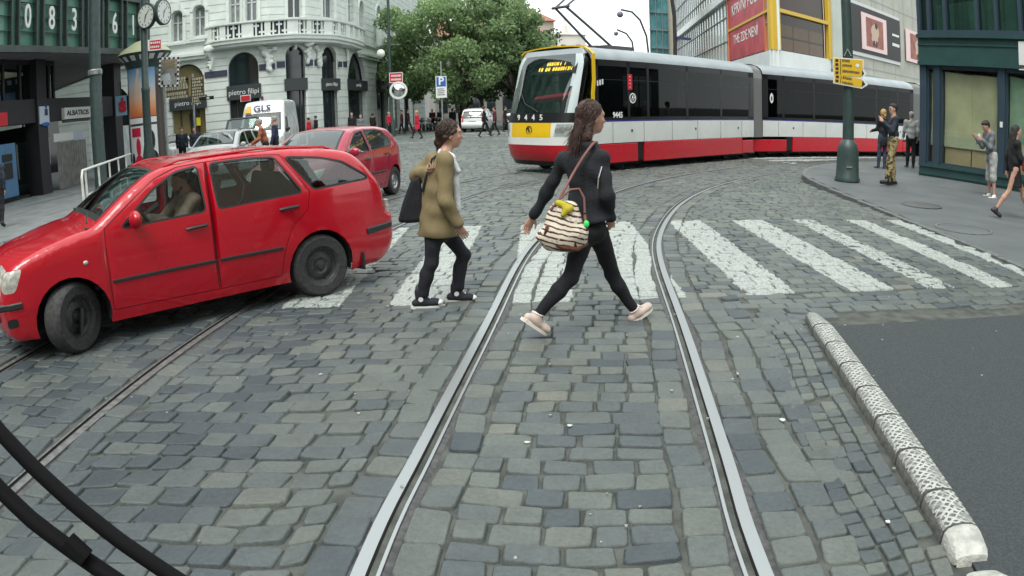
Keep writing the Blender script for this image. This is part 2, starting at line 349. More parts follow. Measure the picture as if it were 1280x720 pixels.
def stone_mat():
    m = bpy.data.materials.new('granite_setts'); m.use_nodes = True; n = m.node_tree.nodes; l = m.node_tree.links
    b = n['Principled BSDF']; tc = n.new('ShaderNodeTexCoord'); at = n.new('ShaderNodeAttribute'); at.attribute_name = 'tone'
    sp = n.new('ShaderNodeSeparateColor'); l.new(at.outputs['Color'], sp.inputs[0])
    rp = n.new('ShaderNodeValToRGB'); cr = rp.color_ramp
    cols = [(0,(.046,.060,.069)),(.18,(.063,.079,.086)),(.4,(.084,.101,.100)),(.62,(.104,.120,.111)),(.82,(.116,.129,.112)),(1,(.148,.156,.134))]
    cr.elements[0].position, cr.elements[0].color = cols[0][0], (*cols[0][1],1); cr.elements[1].position, cr.elements[1].color = 1, (*cols[-1][1],1)
    for p, c in cols[1:-1]: e = cr.elements.new(p); e.color = (*c,1)
    l.new(sp.outputs[0], rp.inputs[0])
    nz = n.new('ShaderNodeTexNoise'); nz.inputs['Scale'].default_value = 38; nz.inputs['Detail'].default_value = 8; nz.inputs['Roughness'].default_value = .7; l.new(tc.outputs['Object'], nz.inputs['Vector'])
    n2 = n.new('ShaderNodeTexNoise'); n2.inputs['Scale'].default_value = .55; n2.inputs['Detail'].default_value = 5; l.new(tc.outputs['Object'], n2.inputs['Vector'])
    def mth(op, a, c=None, clamp=False):
        q = n.new('ShaderNodeMath'); q.operation = op; q.use_clamp = clamp
        for i, v in enumerate((a, c)):
            if v is None: continue
            if isinstance(v, (int, float)): q.inputs[i].default_value = v
            else: l.new(v, q.inputs[i])
        return q.outputs[0]
    n3 = n.new('ShaderNodeTexNoise'); n3.inputs['Scale'].default_value = 170; n3.inputs['Detail'].default_value = 3; l.new(tc.outputs['Object'], n3.inputs['Vector'])
    n4 = n.new('ShaderNodeTexNoise'); n4.inputs['Scale'].default_value = 5.5; n4.inputs['Detail'].default_value = 4; l.new(tc.outputs['Object'], n4.inputs['Vector'])
    g = mth('MULTIPLY', mth('ADD', mth('ADD', mth('MULTIPLY', nz.outputs[0], .95), mth('MULTIPLY', n3.outputs[0], .55)), mth('ADD', mth('MULTIPLY', n4.outputs[0], .5), 0)), mth('ADD', mth('MULTIPLY', n2.outputs[0], .7), .65))
    mc = n.new('ShaderNodeMix'); mc.data_type = 'RGBA'; mc.blend_type = 'MULTIPLY'; mc.inputs[0].default_value = 1
    cb = n.new('ShaderNodeCombineColor'); [l.new(g, cb.inputs[i]) for i in range(3)]
    l.new(rp.outputs[0], mc.inputs[6]); l.new(cb.outputs[0], mc.inputs[7])
    # white crossing paint, worn
    xyz = n.new('ShaderNodeSeparateXYZ'); l.new(tc.outputs['Object'], xyz.inputs[0]); X, Y = xyz.outputs[0], xyz.outputs[1]
    wob = n.new('ShaderNodeTexNoise'); wob.inputs['Scale'].default_value = 9; wob.inputs['Detail'].default_value = 6; l.new(tc.outputs['Object'], wob.inputs['Vector'])
    wo = mth('MULTIPLY', mth('SUBTRACT', wob.outputs[0], .5), .10); Yw = mth('ADD', Y, wo)
    tot = None
    for c6, c10, w, wear in ((-1.80,-1.72,.27,.52),(-.84,-.66,.25,.36),(.26,.42,.27,.30),(1.28,1.46,.25,.30),(2.35,2.52,.25,.34),(3.44,3.49,.255,.34),(4.28,4.42,.17,.56),(5.12,5.34,.17,.38),(5.98,6.10,.17,.36)):
        k = (c10-c6)/4.0
        cx = mth('ADD', mth('MULTIPLY', mth('SUBTRACT', Y, 6.0), k), c6)
        dx = mth('ABSOLUTE', mth('ADD', mth('SUBTRACT', X, cx), wo))
        s = mth('MULTIPLY', mth('LESS_THAN', dx, w), mth('GREATER_THAN', mth('ADD', wob.outputs[0], mth('MULTIPLY', nz.outputs[0], .25)), wear))
        tot = s if tot is None else mth('MAXIMUM', tot, s)
    band = mth('MULTIPLY', mth('GREATER_THAN', Yw, 6.03), mth('LESS_THAN', Yw, 10.22)); cross = mth('MULTIPLY', tot, band)
    # far crossing beyond the lamp post and the stop lines down the street
    def rect(p0, dr, Lg, Wd, per=None, duty=.5):
        u = mth('ADD', mth('MULTIPLY', mth('SUBTRACT', X, p0[0]), dr[0]), mth('MULTIPLY', mth('SUBTRACT', Y, p0[1]), dr[1]))
        v = mth('ADD', mth('MULTIPLY', mth('SUBTRACT', X, p0[0]), -dr[1]), mth('MULTIPLY', mth('SUBTRACT', Y, p0[1]), dr[0]))
        s = mth('MULTIPLY', mth('MULTIPLY', mth('GREATER_THAN', u, 0), mth('LESS_THAN', u, Lg)), mth('MULTIPLY', mth('GREATER_THAN', v, 0), mth('LESS_THAN', v, Wd)))
        if per: s = mth('MULTIPLY', s, mth('LESS_THAN', mth('FRACT', mth('DIVIDE', v, per)), duty))
        return s
    for a in (((8.6,20.9),(.93,.36),7.5,5.4,.9,.5), ((-11.5,36.3),(.984,.18),7.5,.30), ((-4.6,41.2),(.95,.31),5.2,.26), ((-3.4,42.6),(.93,.36),6.5,.26), ((-5.2,47.5),(1,.04),7,.3)):
        cross = mth('MAXIMUM', cross, mth('MULTIPLY', rect(*a), mth('GREATER_THAN', wob.outputs[0], .36)))
    cvr = n.new('ShaderNodeMapRange'); l.new(nz.outputs[0], cvr.inputs[0]); cvr.inputs[1].default_value = .36; cvr.inputs[2].default_value = .58; cvr.inputs[3].default_value = .22; cvr.inputs[4].default_value = .82; cov = cvr.outputs[0]
    mp = n.new('ShaderNodeMix'); mp.data_type = 'RGBA'; l.new(mth('MULTIPLY', cross, cov), mp.inputs[0]); l.new(mc.outputs[2], mp.inputs[6]); mp.inputs[7].default_value = (.47,.515,.485,1)
    l.new(mp.outputs[2], b.inputs['Base Color'])
    rr = n.new('ShaderNodeMapRange'); l.new(n2.outputs[0], rr.inputs[0]); rr.inputs[1].default_value = .3; rr.inputs[2].default_value = .7; rr.inputs[3].default_value = .40; rr.inputs[4].default_value = .62
    l.new(rr.outputs[0], b.inputs['Roughness']); b.inputs['Specular IOR Level'].default_value = .5
    bp = n.new('ShaderNodeBump'); bp.inputs['Strength'].default_value = .6; bp.inputs['Distance'].default_value = .012; l.new(nz.outputs[0], bp.inputs['Height']); l.new(bp.outputs[0], b.inputs['Normal'])
    return m

def lay(rows_fn, s0, s1, t0, t1, rh, lmin, lmax, keep, gap=.0078, jit=.008, skew=0.0, clamp=None, fit=False):
    """courses of setts: returns corner arrays (N,4,2) in world xy"""
    C = []; s = s0
    while s < s1:
        h = rh*random.uniform(.93, 1.07); t = t0 + random.uniform(-lmax, 0)
        if fit:
            ws = [];
            while sum(ws) < (t1-t0) - .5*lmin: ws.append(random.uniform(lmin, lmax))
            k = (t1-t0)/sum(ws); t = t0
            for w in ws: C.append((s, t, h, w*k)); t += w*k
            s += h; continue
        while t < t1:
            w = random.uniform(lmin, lmax)*(1.25 if random.random() < .08 else 1)
            C.append((s, t, h, w)); t += w
        s += h
    C = np.array(C); s, t, h, w = C.T; N = len(C)
    cs = np.stack([s, s, s+h, s+h], 1); ct = np.stack([t, t+w, t+w, t], 1)
    sm = (.018*np.sin(ct*2.3+s[:,None]*.7)+.010*np.sin(ct*5.1+s[:,None]*1.9))
    cs = cs + sm + skew*ct
    gs = gap*RNG.uniform(.5,1.6,(N,1))
    cs = cs + np.array([1,1,-1,-1])*gs + RNG.normal(0, jit*.6, (N,4)); ct = ct + np.array([1,-1,-1,1])*gs + RNG.normal(0, jit*.7, (N,4))
    P = rows_fn(cs, ct)
    for tr in (clamp or ()):                          # stones cut to fit along the rail-side stones
        d, so = tr.dist(P[:,:,0].ravel(), P[:,:,1].ravel()); dc, _ = tr.dist(P[:,:,0].mean(1), P[:,:,1].mean(1)); sg = np.repeat(np.sign(dc)*(np.abs(dc) > .8), 4)
        hit = (d*sg < 1.0) & (sg != 0) & (np.abs(d) < 90); q = tr.at(so, sg*1.004).reshape(P.shape); hm = hit.reshape(P.shape[:2]); P = np.where(hm[:,:,None], q, P)
    c = P.mean(1); e1 = P[:,2]-P[:,0]; e2 = P[:,3]-P[:,1]; ar = np.abs(e1[:,0]*e2[:,1]-e1[:,1]*e2[:,0])/2
    return P[keep(c[:,0], c[:,1]) & (ar > .006)]
def setts_mesh(name, P, m, tone_bias=None, cut=.075, parent=None):
    P = np.asarray(P); N = len(P); c = P.mean(1, keepdims=True)
    nx = np.roll(P, -1, 1); pv = np.roll(P, 1, 1)
    cr = RNG.uniform(cut*.6, cut*1.5, (N,4,1))
    a = P + (pv-P)*cr; b = P + (nx-P)*cr
    top = np.stack([a, b], 2).reshape(N, 8, 2)
    mid = (top - c)*1.0 + c; ins = (top - c)*.93 + c
    z0 = RNG.normal(0, .0035, (N,1)); tilt = RNG.normal(0, .035, (N,2))
    def zz(q): return z0 + ((q - c)*tilt[:,None,:]).sum(2)
    V = np.empty((N, 24, 3), np.float32)
    V[:, :8, :2] = ins; V[:, :8, 2] = zz(ins) + .004
    V[:, 8:16, :2] = mid; V[:, 8:16, 2] = zz(mid) - .005
    V[:, 16:, :2] = (top - c)*1.02 + c; V[:, 16:, 2] = -.04
    base = (np.arange(N)*24)[:,None]
    tops = base + np.arange(8)[None]
    j = np.arange(8); k = (j+1) % 8
    q1 = np.stack([8+j, 8+k, k, j], 1); q2 = np.stack([16+j, 16+k, 8+k, 8+j], 1)
    quads = (base[:,:,None] + np.concatenate([q1, q2])[None]).reshape(-1, 4)
    me = bpy.data.meshes.new(name); me.vertices.add(N*24); me.vertices.foreach_set('co', V.ravel())
    li = np.concatenate([tops.ravel(), quads.ravel()]).astype(np.int32); nf = N + len(quads)
    st = np.concatenate([np.arange(N)*8, N*8 + np.arange(len(quads))*4]).astype(np.int32)
    me.loops.add(len(li)); me.loops.foreach_set('vertex_index', li); me.polygons.add(nf); me.polygons.foreach_set('loop_start', st)
    me.update(calc_edges=True)
    # orientation: make tops face up
    cross = np.cross(P[:,1]-P[:,0], P[:,2]-P[:,0])
    if np.median(cross) < 0: me.flip_normals()
    at = me.attributes.new('tone', 'FLOAT_COLOR', 'POINT')
    t = np.clip(RNG.normal(.45, .2, N), 0, 1)
    if tone_bias is not None: t = np.clip(t + tone_bias(c[:,0,0], c[:,0,1]), 0, 1)
    col = np.ones((N, 24, 4), np.float32); col[:,:,:3] = t[:,None,None]; at.data.foreach_set('color', col.ravel())
    me.polygons.foreach_set('use_smooth', [False]*N + [True]*(nf-N)); me.materials.append(m)
    o = bpy.data.objects.new(name, me); COL.objects.link(o); return o
STONE = stone_mat()
def on_road(X, Y, m=.0):
    r = X < side_of(KR, X, Y) - .16 - m
    r &= ~((X > side_of(KL[:], X, Y)*0 + 900))
    l = X > side_of(KL, X, Y) + .12 + m
    asp = (X > np.interp(Y, [1.97,5.28], [1.83,2.45]) + .10) & (Y < 5.06) & (Y > -2)
    sep = (X > np.interp(Y, [1.0,5.28], [1.62,2.42]) - .12) & (Y < 5.34)
    return r & l & ~sep & ~asp
def rails_clear(X, Y, w=.085):
    d1, _ = TR1.dist(X, Y); d2, _ = TR2.dist(X, Y)
    ok = np.ones(len(X), bool)
    for d in (d1, d2):
        ok &= ~((np.abs(np.abs(d)-GAUGE) < w))
    return ok, d1, d2
parts = []
ident = lambda s, t: np.stack([t, s], -1)
# 1: between our rails and beside them
t1 = lambda s, t: TR1.at(s + .0, t)
any_ = lambda X, Y: on_road(X, Y) & (Y > .9)
SMAX = 27.0
for T0, T1 in ((-.655,-.47),(.47,.655)):              # the long stones that line the rails
    parts.append(lay(lambda s, t: TR1.at(t, s), T0, T0+.05, 1.0, SMAX, .185, .17, .25, any_, jit=.006))
parts.append(lay(t1, 1.0, SMAX, -.47, .47, .145, .155, .265, any_, fit=True))
for sg in (-1, 1):
    a = .815 if sg > 0 else -1.0
    parts.append(lay(lambda s, t: TR1.at(t, s), a, a+.05, 1.0, SMAX, .185, .16, .25, any_, jit=.008))
# 2: strip to the right of our track, courses across, near field
def k2(X, Y):
    d1, _ = TR1.dist(X, Y); return on_road(X, Y) & (d1 > 1.02) & (Y > .9) & (Y < 6.0)
parts.append(lay(lambda s, t: TR1.at(t, s), 1.01, 2.6, .9, 9.6, .185, .15, .23, lambda X, Y: k2(X, Y) & (X < np.interp(Y, [1.0,5.28],[1.62,2.42]) - .45) & (TR1.dist(X, Y)[0] < np.where(Y > 5.0, 1.42, 9)), jit=.014))
parts.append(lay(lambda s, t: np.stack([np.interp(t,[1.0,5.28],[1.62,2.42]) - s, t], -1), .12, .47, .9, 5.3, .105, .085, .125, lambda X, Y: k2(X, Y), gap=.006, jit=.007))
parts.append(lay(ident, 5.02, 6.2, 1.5, 6.4, .15, .16, .27, lambda X, Y: (Y < 6.04) & (Y > 5.0) & on_road(X, Y) & (TR1.dist(X, Y)[0] > 1.36) & (TR1.dist(X, Y)[0] < 90), skew=-.02))
# 3: left of our track towards the other track
def k3(X, Y):
    ok, d1, d2 = rails_clear(X, Y, .10); return on_road(X, Y) & (d1 < -1.012) & (d2 > 1.012) & (Y > .7) & (Y < 16.5)
parts.append(lay(t1, .3, 22.0, -5.6, -1.0, .15, .155, .265, k3, skew=.16, jit=.010, clamp=(TR1, TR2)))
# 4: the other track and the ground left of it
def k4(X, Y):
    return on_road(X, Y) & (Y > .7) & (Y < 27) & (TR1.dist(X, Y)[0] < -1.0)
parts.append(lay(lambda s, t: TR2.at(s, t), 3.0, 36.0, -.47, .47, .15, .155, .26, k4, fit=True))
for T0 in (-1.0, -.655, .47, .815): parts.append(lay(lambda s, t: TR2.at(t, s), T0, T0+.05, 3.0, 36, .185, .16, .25, k4, jit=.006))
def k5(X, Y):
    _, d1, d2 = rails_clear(X, Y); return on_road(X, Y) & (d2 < -1.012) & (Y > .7) & (Y < 23) & (d2 > -40)
parts.append(lay(lambda s, t: np.stack([t - .0*s, s], -1), .7, 26, -12, 4, .155, .16, .26, k5, skew=.14, clamp=(TR2,)))
# 6: field to the right of the curve with the crossing
def k6(X, Y):
    ok, d1, d2 = rails_clear(X, Y); return on_road(X, Y) & (d1 > 1.012) & (d1 < 90) & (Y >= 6.04)
parts.append(lay(ident, 6.05, 24.0, 1.2, 16, .145, .15, .25, k6, skew=-.03, clamp=(TR1,)))
# 7: between the two tracks further on and beyond
def k7(X, Y):
    ok, d1, d2 = rails_clear(X, Y); return on_road(X, Y) & (d1 < -1.012) & (d2 > 1.012) & (d2 < 90) & (Y >= 16.5)
parts.append(lay(ident, 16.0, 31.0, -3, 28, .17, .18, .3, k7, skew=.1, clamp=(TR1, TR2)))
P_ALL = np.concatenate(parts)
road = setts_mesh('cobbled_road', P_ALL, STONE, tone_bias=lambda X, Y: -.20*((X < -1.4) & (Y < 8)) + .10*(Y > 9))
tag(road, kind='structure')
# far part of the street: larger setts are enough at that distance
far = [lay(ident, 20, 90, -34, 12, .26, .3, .48, lambda X, Y: (X > side_of(KL, X, Y) + .1) & (((X < 6.0) & (Y >= 22.5) & (TR2.dist(X, Y)[0] < -1.0)) | ((Y > 30.8) & (X < 20))) & (X < 14) & ~((X < -10.5) & (Y > 41.6)) & (((Y < 45) | (X > -9.3+0*Y))), skew=.1, gap=.02)]
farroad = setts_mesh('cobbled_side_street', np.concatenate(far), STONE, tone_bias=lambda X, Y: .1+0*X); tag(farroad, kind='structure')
joint = mat('joint_grit', (.070,.076,.068), .95, var=.35, scale=6, bump=.6, bscale=70)
b = MB(); b.add([(-600,-60,-.0135),(600,-60,-.0135),(600,1500,-.0135),(-600,1500,-.0135)], [(0,1,2,3)]); tag(b.build('ground', joint), kind='structure')
# --- asphalt patch
asphalt = mat('asphalt', (.036,.044,.047), .75, var=.28, scale=75, bump=.5, bscale=160)
b = MB(); poly = [(1.62,1.0),(5.98,-1.5),(6.02,5.04),(2.38,5.04)]
b.prism(poly, -.03, .004); b.build('asphalt_lane', asphalt); tag(bpy.data.objects['asphalt_lane'], kind='structure')
# --- pavements
pave_r = mat('mastic_pavement', (.098,.110,.114), .7, var=.12, scale=1.1, bump=.3, bscale=90)
pave_l = mat('mosaic_pavement', (.20,.215,.215), .75, var=.16, scale=2.2, bump=.4, bscale=60)
kerbm = mat('granite_kerb', (.12,.132,.132), .7, var=.25, scale=12, bump=.3, bscale=50)
def sheet(name, poly, z, m):
    bm = bmesh.new(); vs = [bm.verts.new((p[0], p[1], z)) for p in poly]; bm.faces.new(vs); bmesh.ops.triangulate(bm, faces=bm.faces[:])
    for f in bm.faces:
        if f.normal.z < 0: f.normal_flip()
    me = bpy.data.meshes.new(name); bm.to_mesh(me); bm.free(); me.materials.append(m)
    o = bpy.data.objects.new(name, me); COL.objects.link(o); return tag(o, kind='structure')
PZ = lambda y: float(np.interp(y, [7,10,12.5,15.5], [.015,.025,.07,.13]))
b = MB(); b.grid([[(x, y, PZ(y)) for x, y in KR], [(60, y + (8 if y > 20 else 0), PZ(y)) for x, y in KR]]); tag(b.build('right_pavement', pave_r), kind='structure')
for f in bpy.data.objects['right_pavement'].data.polygons:
    if f.normal.z < 0: f.flip()
sheet('left_pavement', [p for p in KL] + [(-60,39),(-60,-3)], .06, pave_l)
def kerb(name, line, side):
    b = MB(); L = poly_resample([Vector((x,y)) for x,y in line], .8)
    for i in range(len(L)-1):
        d = (L[i+1]-L[i]); d.normalize(); nn = Vector((d.y, -d.x))*side*.12; e = d*.004
        p = [L[i]+e, L[i+1]-e, L[i+1]-e-nn, L[i]+e-nn]
        b.prism([(q.x,q.y) for q in (p if side < 0 else p[::-1])], -.04, (PZ(L[i].y) if side > 0 else .06) + random.uniform(.002,.006))
    o = b.build(name, kerbm, bev=.012); return tag(o, kind='structure')
kerb('right_kerb', KR, 1); kerb('left_kerb', KL, -1)
# dark mosaic bands on the left pavement
darkset = mat('dark_mosaic', (.10,.115,.115), .8, var=.3, scale=14, bump=.4, bscale=60)
b = MB()
for (x0,y0,x1,y1,w) in ((-8.25,8.6,-9.0,13.6,.22),(-8.75,8.7,-9.4,13.6,.2),(-10.0,8.6,-8.6,10.2,.2),(-10.6,9.4,-8.8,11.5,.2)):
    d = Vector((x1-x0,y1-y0)).normalized(); nn = Vector((-d.y,d.x))*w/2; z = .064 + .0012*len(b.f)/6
    seg = 9
    for i in range(seg):
        if random.random() < .2: continue
        a = Vector((x0,y0)).lerp(Vector((x1,y1)), i/seg); c = Vector((x0,y0)).lerp(Vector((x1,y1)), (i+.86)/seg)
        b.add([(*(a-nn),z),(*(c-nn),z),(*(c+nn),z),(*(a+nn),z)], [(0,1,2,3)])
tag(b.build('pavement_bands', darkset), kind='structure')
b = MB(); a, c = Vector((-14.2,17.5)), Vector((-13.2,24)); nn = Vector((.1,0))
b.add([(*(a-nn),.065),(*(a+nn),.065),(*(c+nn),.065),(*(c-nn),.065)], [(0,1,2,3)]); tag(b.build('drain_line', darkset), kind='structure')
# manhole covers in the right pavement
iron = mat('cast_iron', (.11,.115,.115), .55, metal=.3, var=.3, scale=20, bump=.5, bscale=40)
for (px, py, r, lab) in ((1152,257,.42,'round cast iron manhole cover in the middle of the right pavement'),(1205,284,.5,'worn round access cover nearest the crossing end of the right pavement')):
    p = G(px, py, .05); t = thing('manhole_cover', lab, 'manhole cover', (p.x, p.y, PZ(p.y)+.002))
    b = MB(); b.lathe([(0.001,.006),(r*.86,.006),(r*.88,.001)], 28); b.build('lid', iron if r < .45 else pave_r, t, smooth=True)
    b = MB(); b.lathe([(r*.9,.0),(r*.9,.007),(r,.007),(r,0)], 28); b.build('ring', iron if r < .45 else kerbm, t)
# --- rails
steel = mat('polished_rail', (.45,.47,.475), .4, metal=1)
steel.node_tree.nodes['Principled BSDF'].inputs['Roughness'].default_value = .42
railgap = mat('rail_groove', (.018,.018,.018), .7)
railside = mat('rail_flank', (.06,.062,.062), .6, metal=.1, var=.4, scale=25)
def weld_obj(o, d=.0006):
    bm = bmesh.new(); bm.from_mesh(o.data); bmesh.ops.remove_doubles(bm, verts=bm.verts, dist=d); bm.to_mesh(o.data); bm.free()
dull = mat('dull_rail', (.15,.155,.155), .5, metal=.25, var=.3, scale=20)
def rail(tr, side, s0, s1, label, top=None):
    # section from the field side inwards: flank, head, groove, lip
    prof = [(.075,-.012,2),(.036,-.006,2),(.032,.006,0),(-.026,.006,0),(-.030,-.004,1),(-.033,-.034,1),(-.062,-.034,1),(-.066,.002,0),(-.082,.002,0),(-.086,-.006,2),(-.115,-.012,2)]
    S = np.arange(s0, s1, .15); b = MB(); rows = []
    for o, z, k in prof:
        q = tr.at(S, np.full(len(S), side*(GAUGE + .03 + o))); rows.append([(x, y, z) for x, y in q])
    n = len(S)
    for i in range(len(prof)-1):
        b.cur = max(prof[i][2], prof[i+1][2]) if (prof[i][2] != prof[i+1][2]) else prof[i][2]
        r2 = [rows[i], rows[i+1]] if side > 0 else [rows[i+1], rows[i]]
        b.grid(r2)
    o = b.build('tram_rail', [top or steel, railgap, railside]); weld_obj(o); return tag(o, label, 'rail', 'tram rails in the cobbles')
rail(TR1, -1, .3, 46, 'shiny grooved tram rail curving away between the two walking women')
rail(TR1, 1, .3, 46, 'shiny grooved tram rail curving right under the front shoe of the woman in black')
rail(TR2, 1, .3, 50, 'darker tram rail running out from under the rear of the big red car', dull)
rail(TR2, -1, .3, 50, 'darker tram rail passing under the front wheel of the big red car', dull)
# --- lane separator blocks
conc = mat('separator_concrete', (.42,.43,.40), .85, var=.25, scale=14, bump=.5, bscale=70)
def separator_mat():
    m = bpy.data.materials.new('separator_paint'); m.use_nodes = True; n = m.node_tree.nodes; l = m.node_tree.links; b = n['Principled BSDF']
    tc = n.new('ShaderNodeTexCoord'); mpn = n.new('ShaderNodeMapping'); mpn.inputs['Rotation'].default_value = (0,0,R(45)); wn = n.new('ShaderNodeTexNoise'); wn.inputs['Scale'].default_value = 30; l.new(tc.outputs['Object'], wn.inputs['Vector']); wm_ = n.new('ShaderNodeMix'); wm_.data_type = 'RGBA'; wm_.blend_type = 'LINEAR_LIGHT'; wm_.inputs[0].default_value = .018; l.new(tc.outputs['Object'], wm_.inputs[6]); l.new(wn.outputs['Color'], wm_.inputs[7]); l.new(wm_.outputs[2], mpn.inputs[0])
    ck = n.new('ShaderNodeTexBrick'); ck.inputs['Scale'].default_value = 1; ck.offset = 0
    ck.inputs['Brick Width'].default_value = .032; ck.inputs['Row Height'].default_value = .032; ck.inputs['Mortar Size'].default_value = .0065
    ck.inputs['Color1'].default_value = ck.inputs['Color2'].default_value = (.085,.09,.088,1); ck.inputs['Mortar'].default_value = (.43,.45,.42,1)
    l.new(mpn.outputs[0], ck.inputs[0])
    nz = n.new('ShaderNodeTexNoise'); nz.inputs['Scale'].default_value = 14; nz.inputs['Detail'].default_value = 9; nz.inputs['Roughness'].default_value = .75; l.new(tc.outputs['Object'], nz.inputs['Vector'])
    rp = n.new('ShaderNodeValToRGB'); rp.color_ramp.elements[0].position = .48; rp.color_ramp.elements[1].position = .58; l.new(nz.outputs[0], rp.inputs[0])
    mx = n.new('ShaderNodeMix'); mx.data_type = 'RGBA'; l.new(rp.outputs[0], mx.inputs[0]); l.new(ck.outputs[0], mx.inputs[6]); mx.inputs[7].default_value = (.20,.21,.20,1)
    l.new(mx.outputs[2], b.inputs['Base Color']); b.inputs['Roughness'].default_value = .75
    bp = n.new('ShaderNodeBump'); bp.inputs['Strength'].default_value = .6; bp.inputs['Distance'].default_value = .004; l.new(ck.outputs['Fac'], bp.inputs['Height']); l.new(bp.outputs[0], b.inputs['Normal'])
    return m
sepm = separator_mat()
dirv = (SEP1-SEP0); Ls = dirv.length; dirv.normalize(); ang = math.atan2(dirv.y, dirv.x)
prof = [(-.088,-.02),(-.086,.050),(-.072,.070),(-.045,.082),(0,.087),(.045,.082),(.072,.070),(.086,.050),(.088,-.02)]
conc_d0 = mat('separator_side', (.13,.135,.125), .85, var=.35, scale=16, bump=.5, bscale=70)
NB = 8; seg = Ls/NB
ordn = ['farthest','second farthest','third farthest','fourth farthest','fourth nearest','third nearest','second nearest','nearest']
for i in range(NB):
    p = SEP0 + dirv*(i*seg); b = MB(); w0 = .62 if i == 0 else 1.0
    if i == NB-1: seg_l = seg*.72
    else: seg_l = seg
    xs = [.004, .011, seg_l-.011, seg_l-.004]; sc = [.88*w0, w0, 1, .88]
    rows = [[(x, y*s_, z*(s_ if z > 0 else 1)) for y, z in prof] for x, s_ in zip(xs, sc)]
    b.grid([r[::-1] for r in rows]); n = len(prof); b.f += [tuple(range(n)), tuple(range(3*n, 4*n))[::-1]]; b.mi = [1]*(n-1)+[0]*(n-1)+[1]*(n-1)+[1,1]
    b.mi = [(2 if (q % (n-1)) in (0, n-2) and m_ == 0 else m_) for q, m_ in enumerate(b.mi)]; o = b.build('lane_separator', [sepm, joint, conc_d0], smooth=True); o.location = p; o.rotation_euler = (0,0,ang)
    tag(o, ordn[i] + ' block of the low white mesh patterned kerb beside the dark asphalt', 'separator', 'lane separator blocks in a row')
p = SEP0 + dirv*(Ls - seg*.28); b = MB()
rows = [[(x, y*s_, max(-.02, z*h)) for y, z in prof] for x, s_, h in ((.004,1,1.0),(.05,1,1.0),(.13,.98,.72),(.165,.9,.42),(.175,.85,-.2))]
b.grid([r[::-1] for r in rows]); b.f.append(tuple(range(9))); b.mi.append(0)
o = b.build('separator_end', conc, smooth=True); o.location = p; o.rotation_euler = (0,0,ang); tag(o, 'bare concrete sloped end piece closing the mesh patterned kerb', 'separator')
q = SEP0 + dirv*(Ls+.14); b = MB()
rows = [[(x, y*s_, max(-.02, z*h)) for y, z in prof] for x, s_, h in ((.0,.7,.25),(.03,.9,.5),(.12,1,1),(.5,1,1))]
b.grid([r[::-1] for r in rows]); o = b.build('separator_block', conc, smooth=True); o.location = q; o.rotation_euler = (0,0,ang); tag(o, 'mossy concrete block at the bottom edge below the sloped end piece', 'separator')
b = MB(); rl = random.Random(21)
for k in range(150):                                   # crumbs, butts and flecks trodden into the street
    y = .9 + 8.5*rl.random()**1.4; x = rl.uniform(-3.2, 5.2); r = rl.uniform(.004,.011); z = .010 if x < 2 or y > 5.1 else .006
    a0_ = rl.uniform(0, 6); b.prism([(x+r*rl.uniform(.5,1.5)*math.cos(a0_+q), y+r*rl.uniform(.5,1.5)*math.sin(a0_+q)) for q in (0,1.2,2.4,3.6,4.8)], z-.006, z+rl.uniform(.0,.003))
tag(b.build('litter_flecks', mat('fleck', (.30,.31,.28), .8, var=.4, scale=3)), kind='stuff')
# scraps of litter and paint spots on the setts
scrap = mat('white_scrap', (.5,.52,.49), .8)
for (px, py, r, lab) in ((978,525,.028,'white paint splash on the setts between the right rail and the mesh kerb'),(659,553,.022,'small white spot of chewing gum between the rails'),(712,532,.020,'pale lichen stain on a sett between the rails'),(1110,652,.018,'crumb of white litter beside the mesh kerb')):
    p = G(px, py, .007); b = MB()
    for k in range(1):
        cx, cy = random.uniform(-r, r), random.uniform(-r, r)*1.2; rr = r*.8; cx = cy = 0
        b.prism([(cx+rr*random.uniform(.6,1.1)*math.cos(a), cy+rr*random.uniform(.6,1.1)*math.sin(a)) for a in np.linspace(0, 2*PI, 9)[:-1]], .0+.001*k, .003+.001*k)
    o = b.build('paint_spot', scrap); o.location = (p.x, p.y, .007); tag(o, lab, 'stain')
# ================================================================== CARS
def paint(name, c, rough=.28): return mat(name, c, rough, coat=.8, var=.04, scale=2, spec=.35)
rubber = mat('tyre_rubber', (.036,.037,.038), .75, var=.3, scale=30, bump=.3, bscale=60)
black_tr = mat('black_trim', (.018,.019,.021), .5)
dark_in = mat('dark_interior', (.02,.02,.022), .8)
seat_m = mat('seat_cloth', (.035,.037,.042), .9, var=.2, scale=30)
steel_rim = mat('black_steel_rim', (.050,.052,.055), .5, metal=.3, var=.3, scale=25)
alloy = mat('silver_rim', (.42,.43,.44), .35, metal=.8)
lampg = mat('lamp_clear', (.40,.40,.36), .12, coat=1, var=.3, scale=25)
lampr = mat('lamp_red', (.42,.012,.02), .15, coat=1)
lampo = mat('lamp_amber', (.75,.34,.05), .2, coat=1)
chrome = mat('chrome', (.7,.72,.72), .12, metal=1)
plate_m = mat('number_plate', (.75,.76,.74), .4)
car_glass = glass('car_glass', (.46,.54,.52), .05); clear_glass = glass('clear_glass', (.93,.96,.95), .0)
scr_glass = glass('screen_glass', (.55,.66,.66), .12)
def pip(poly, X, Y):                                  # points in polygon
    ins = np.zeros(len(X), bool); n = len(poly)
    for i in range(n):
        x1, y1 = poly[i]; x2, y2 = poly[(i+1) % n]
        c = (y1 > Y) != (y2 > Y); xi = (x2-x1)*(Y-y1)/((y2-y1) or 1e-12) + x1; ins ^= c & (X < xi)
    return ins
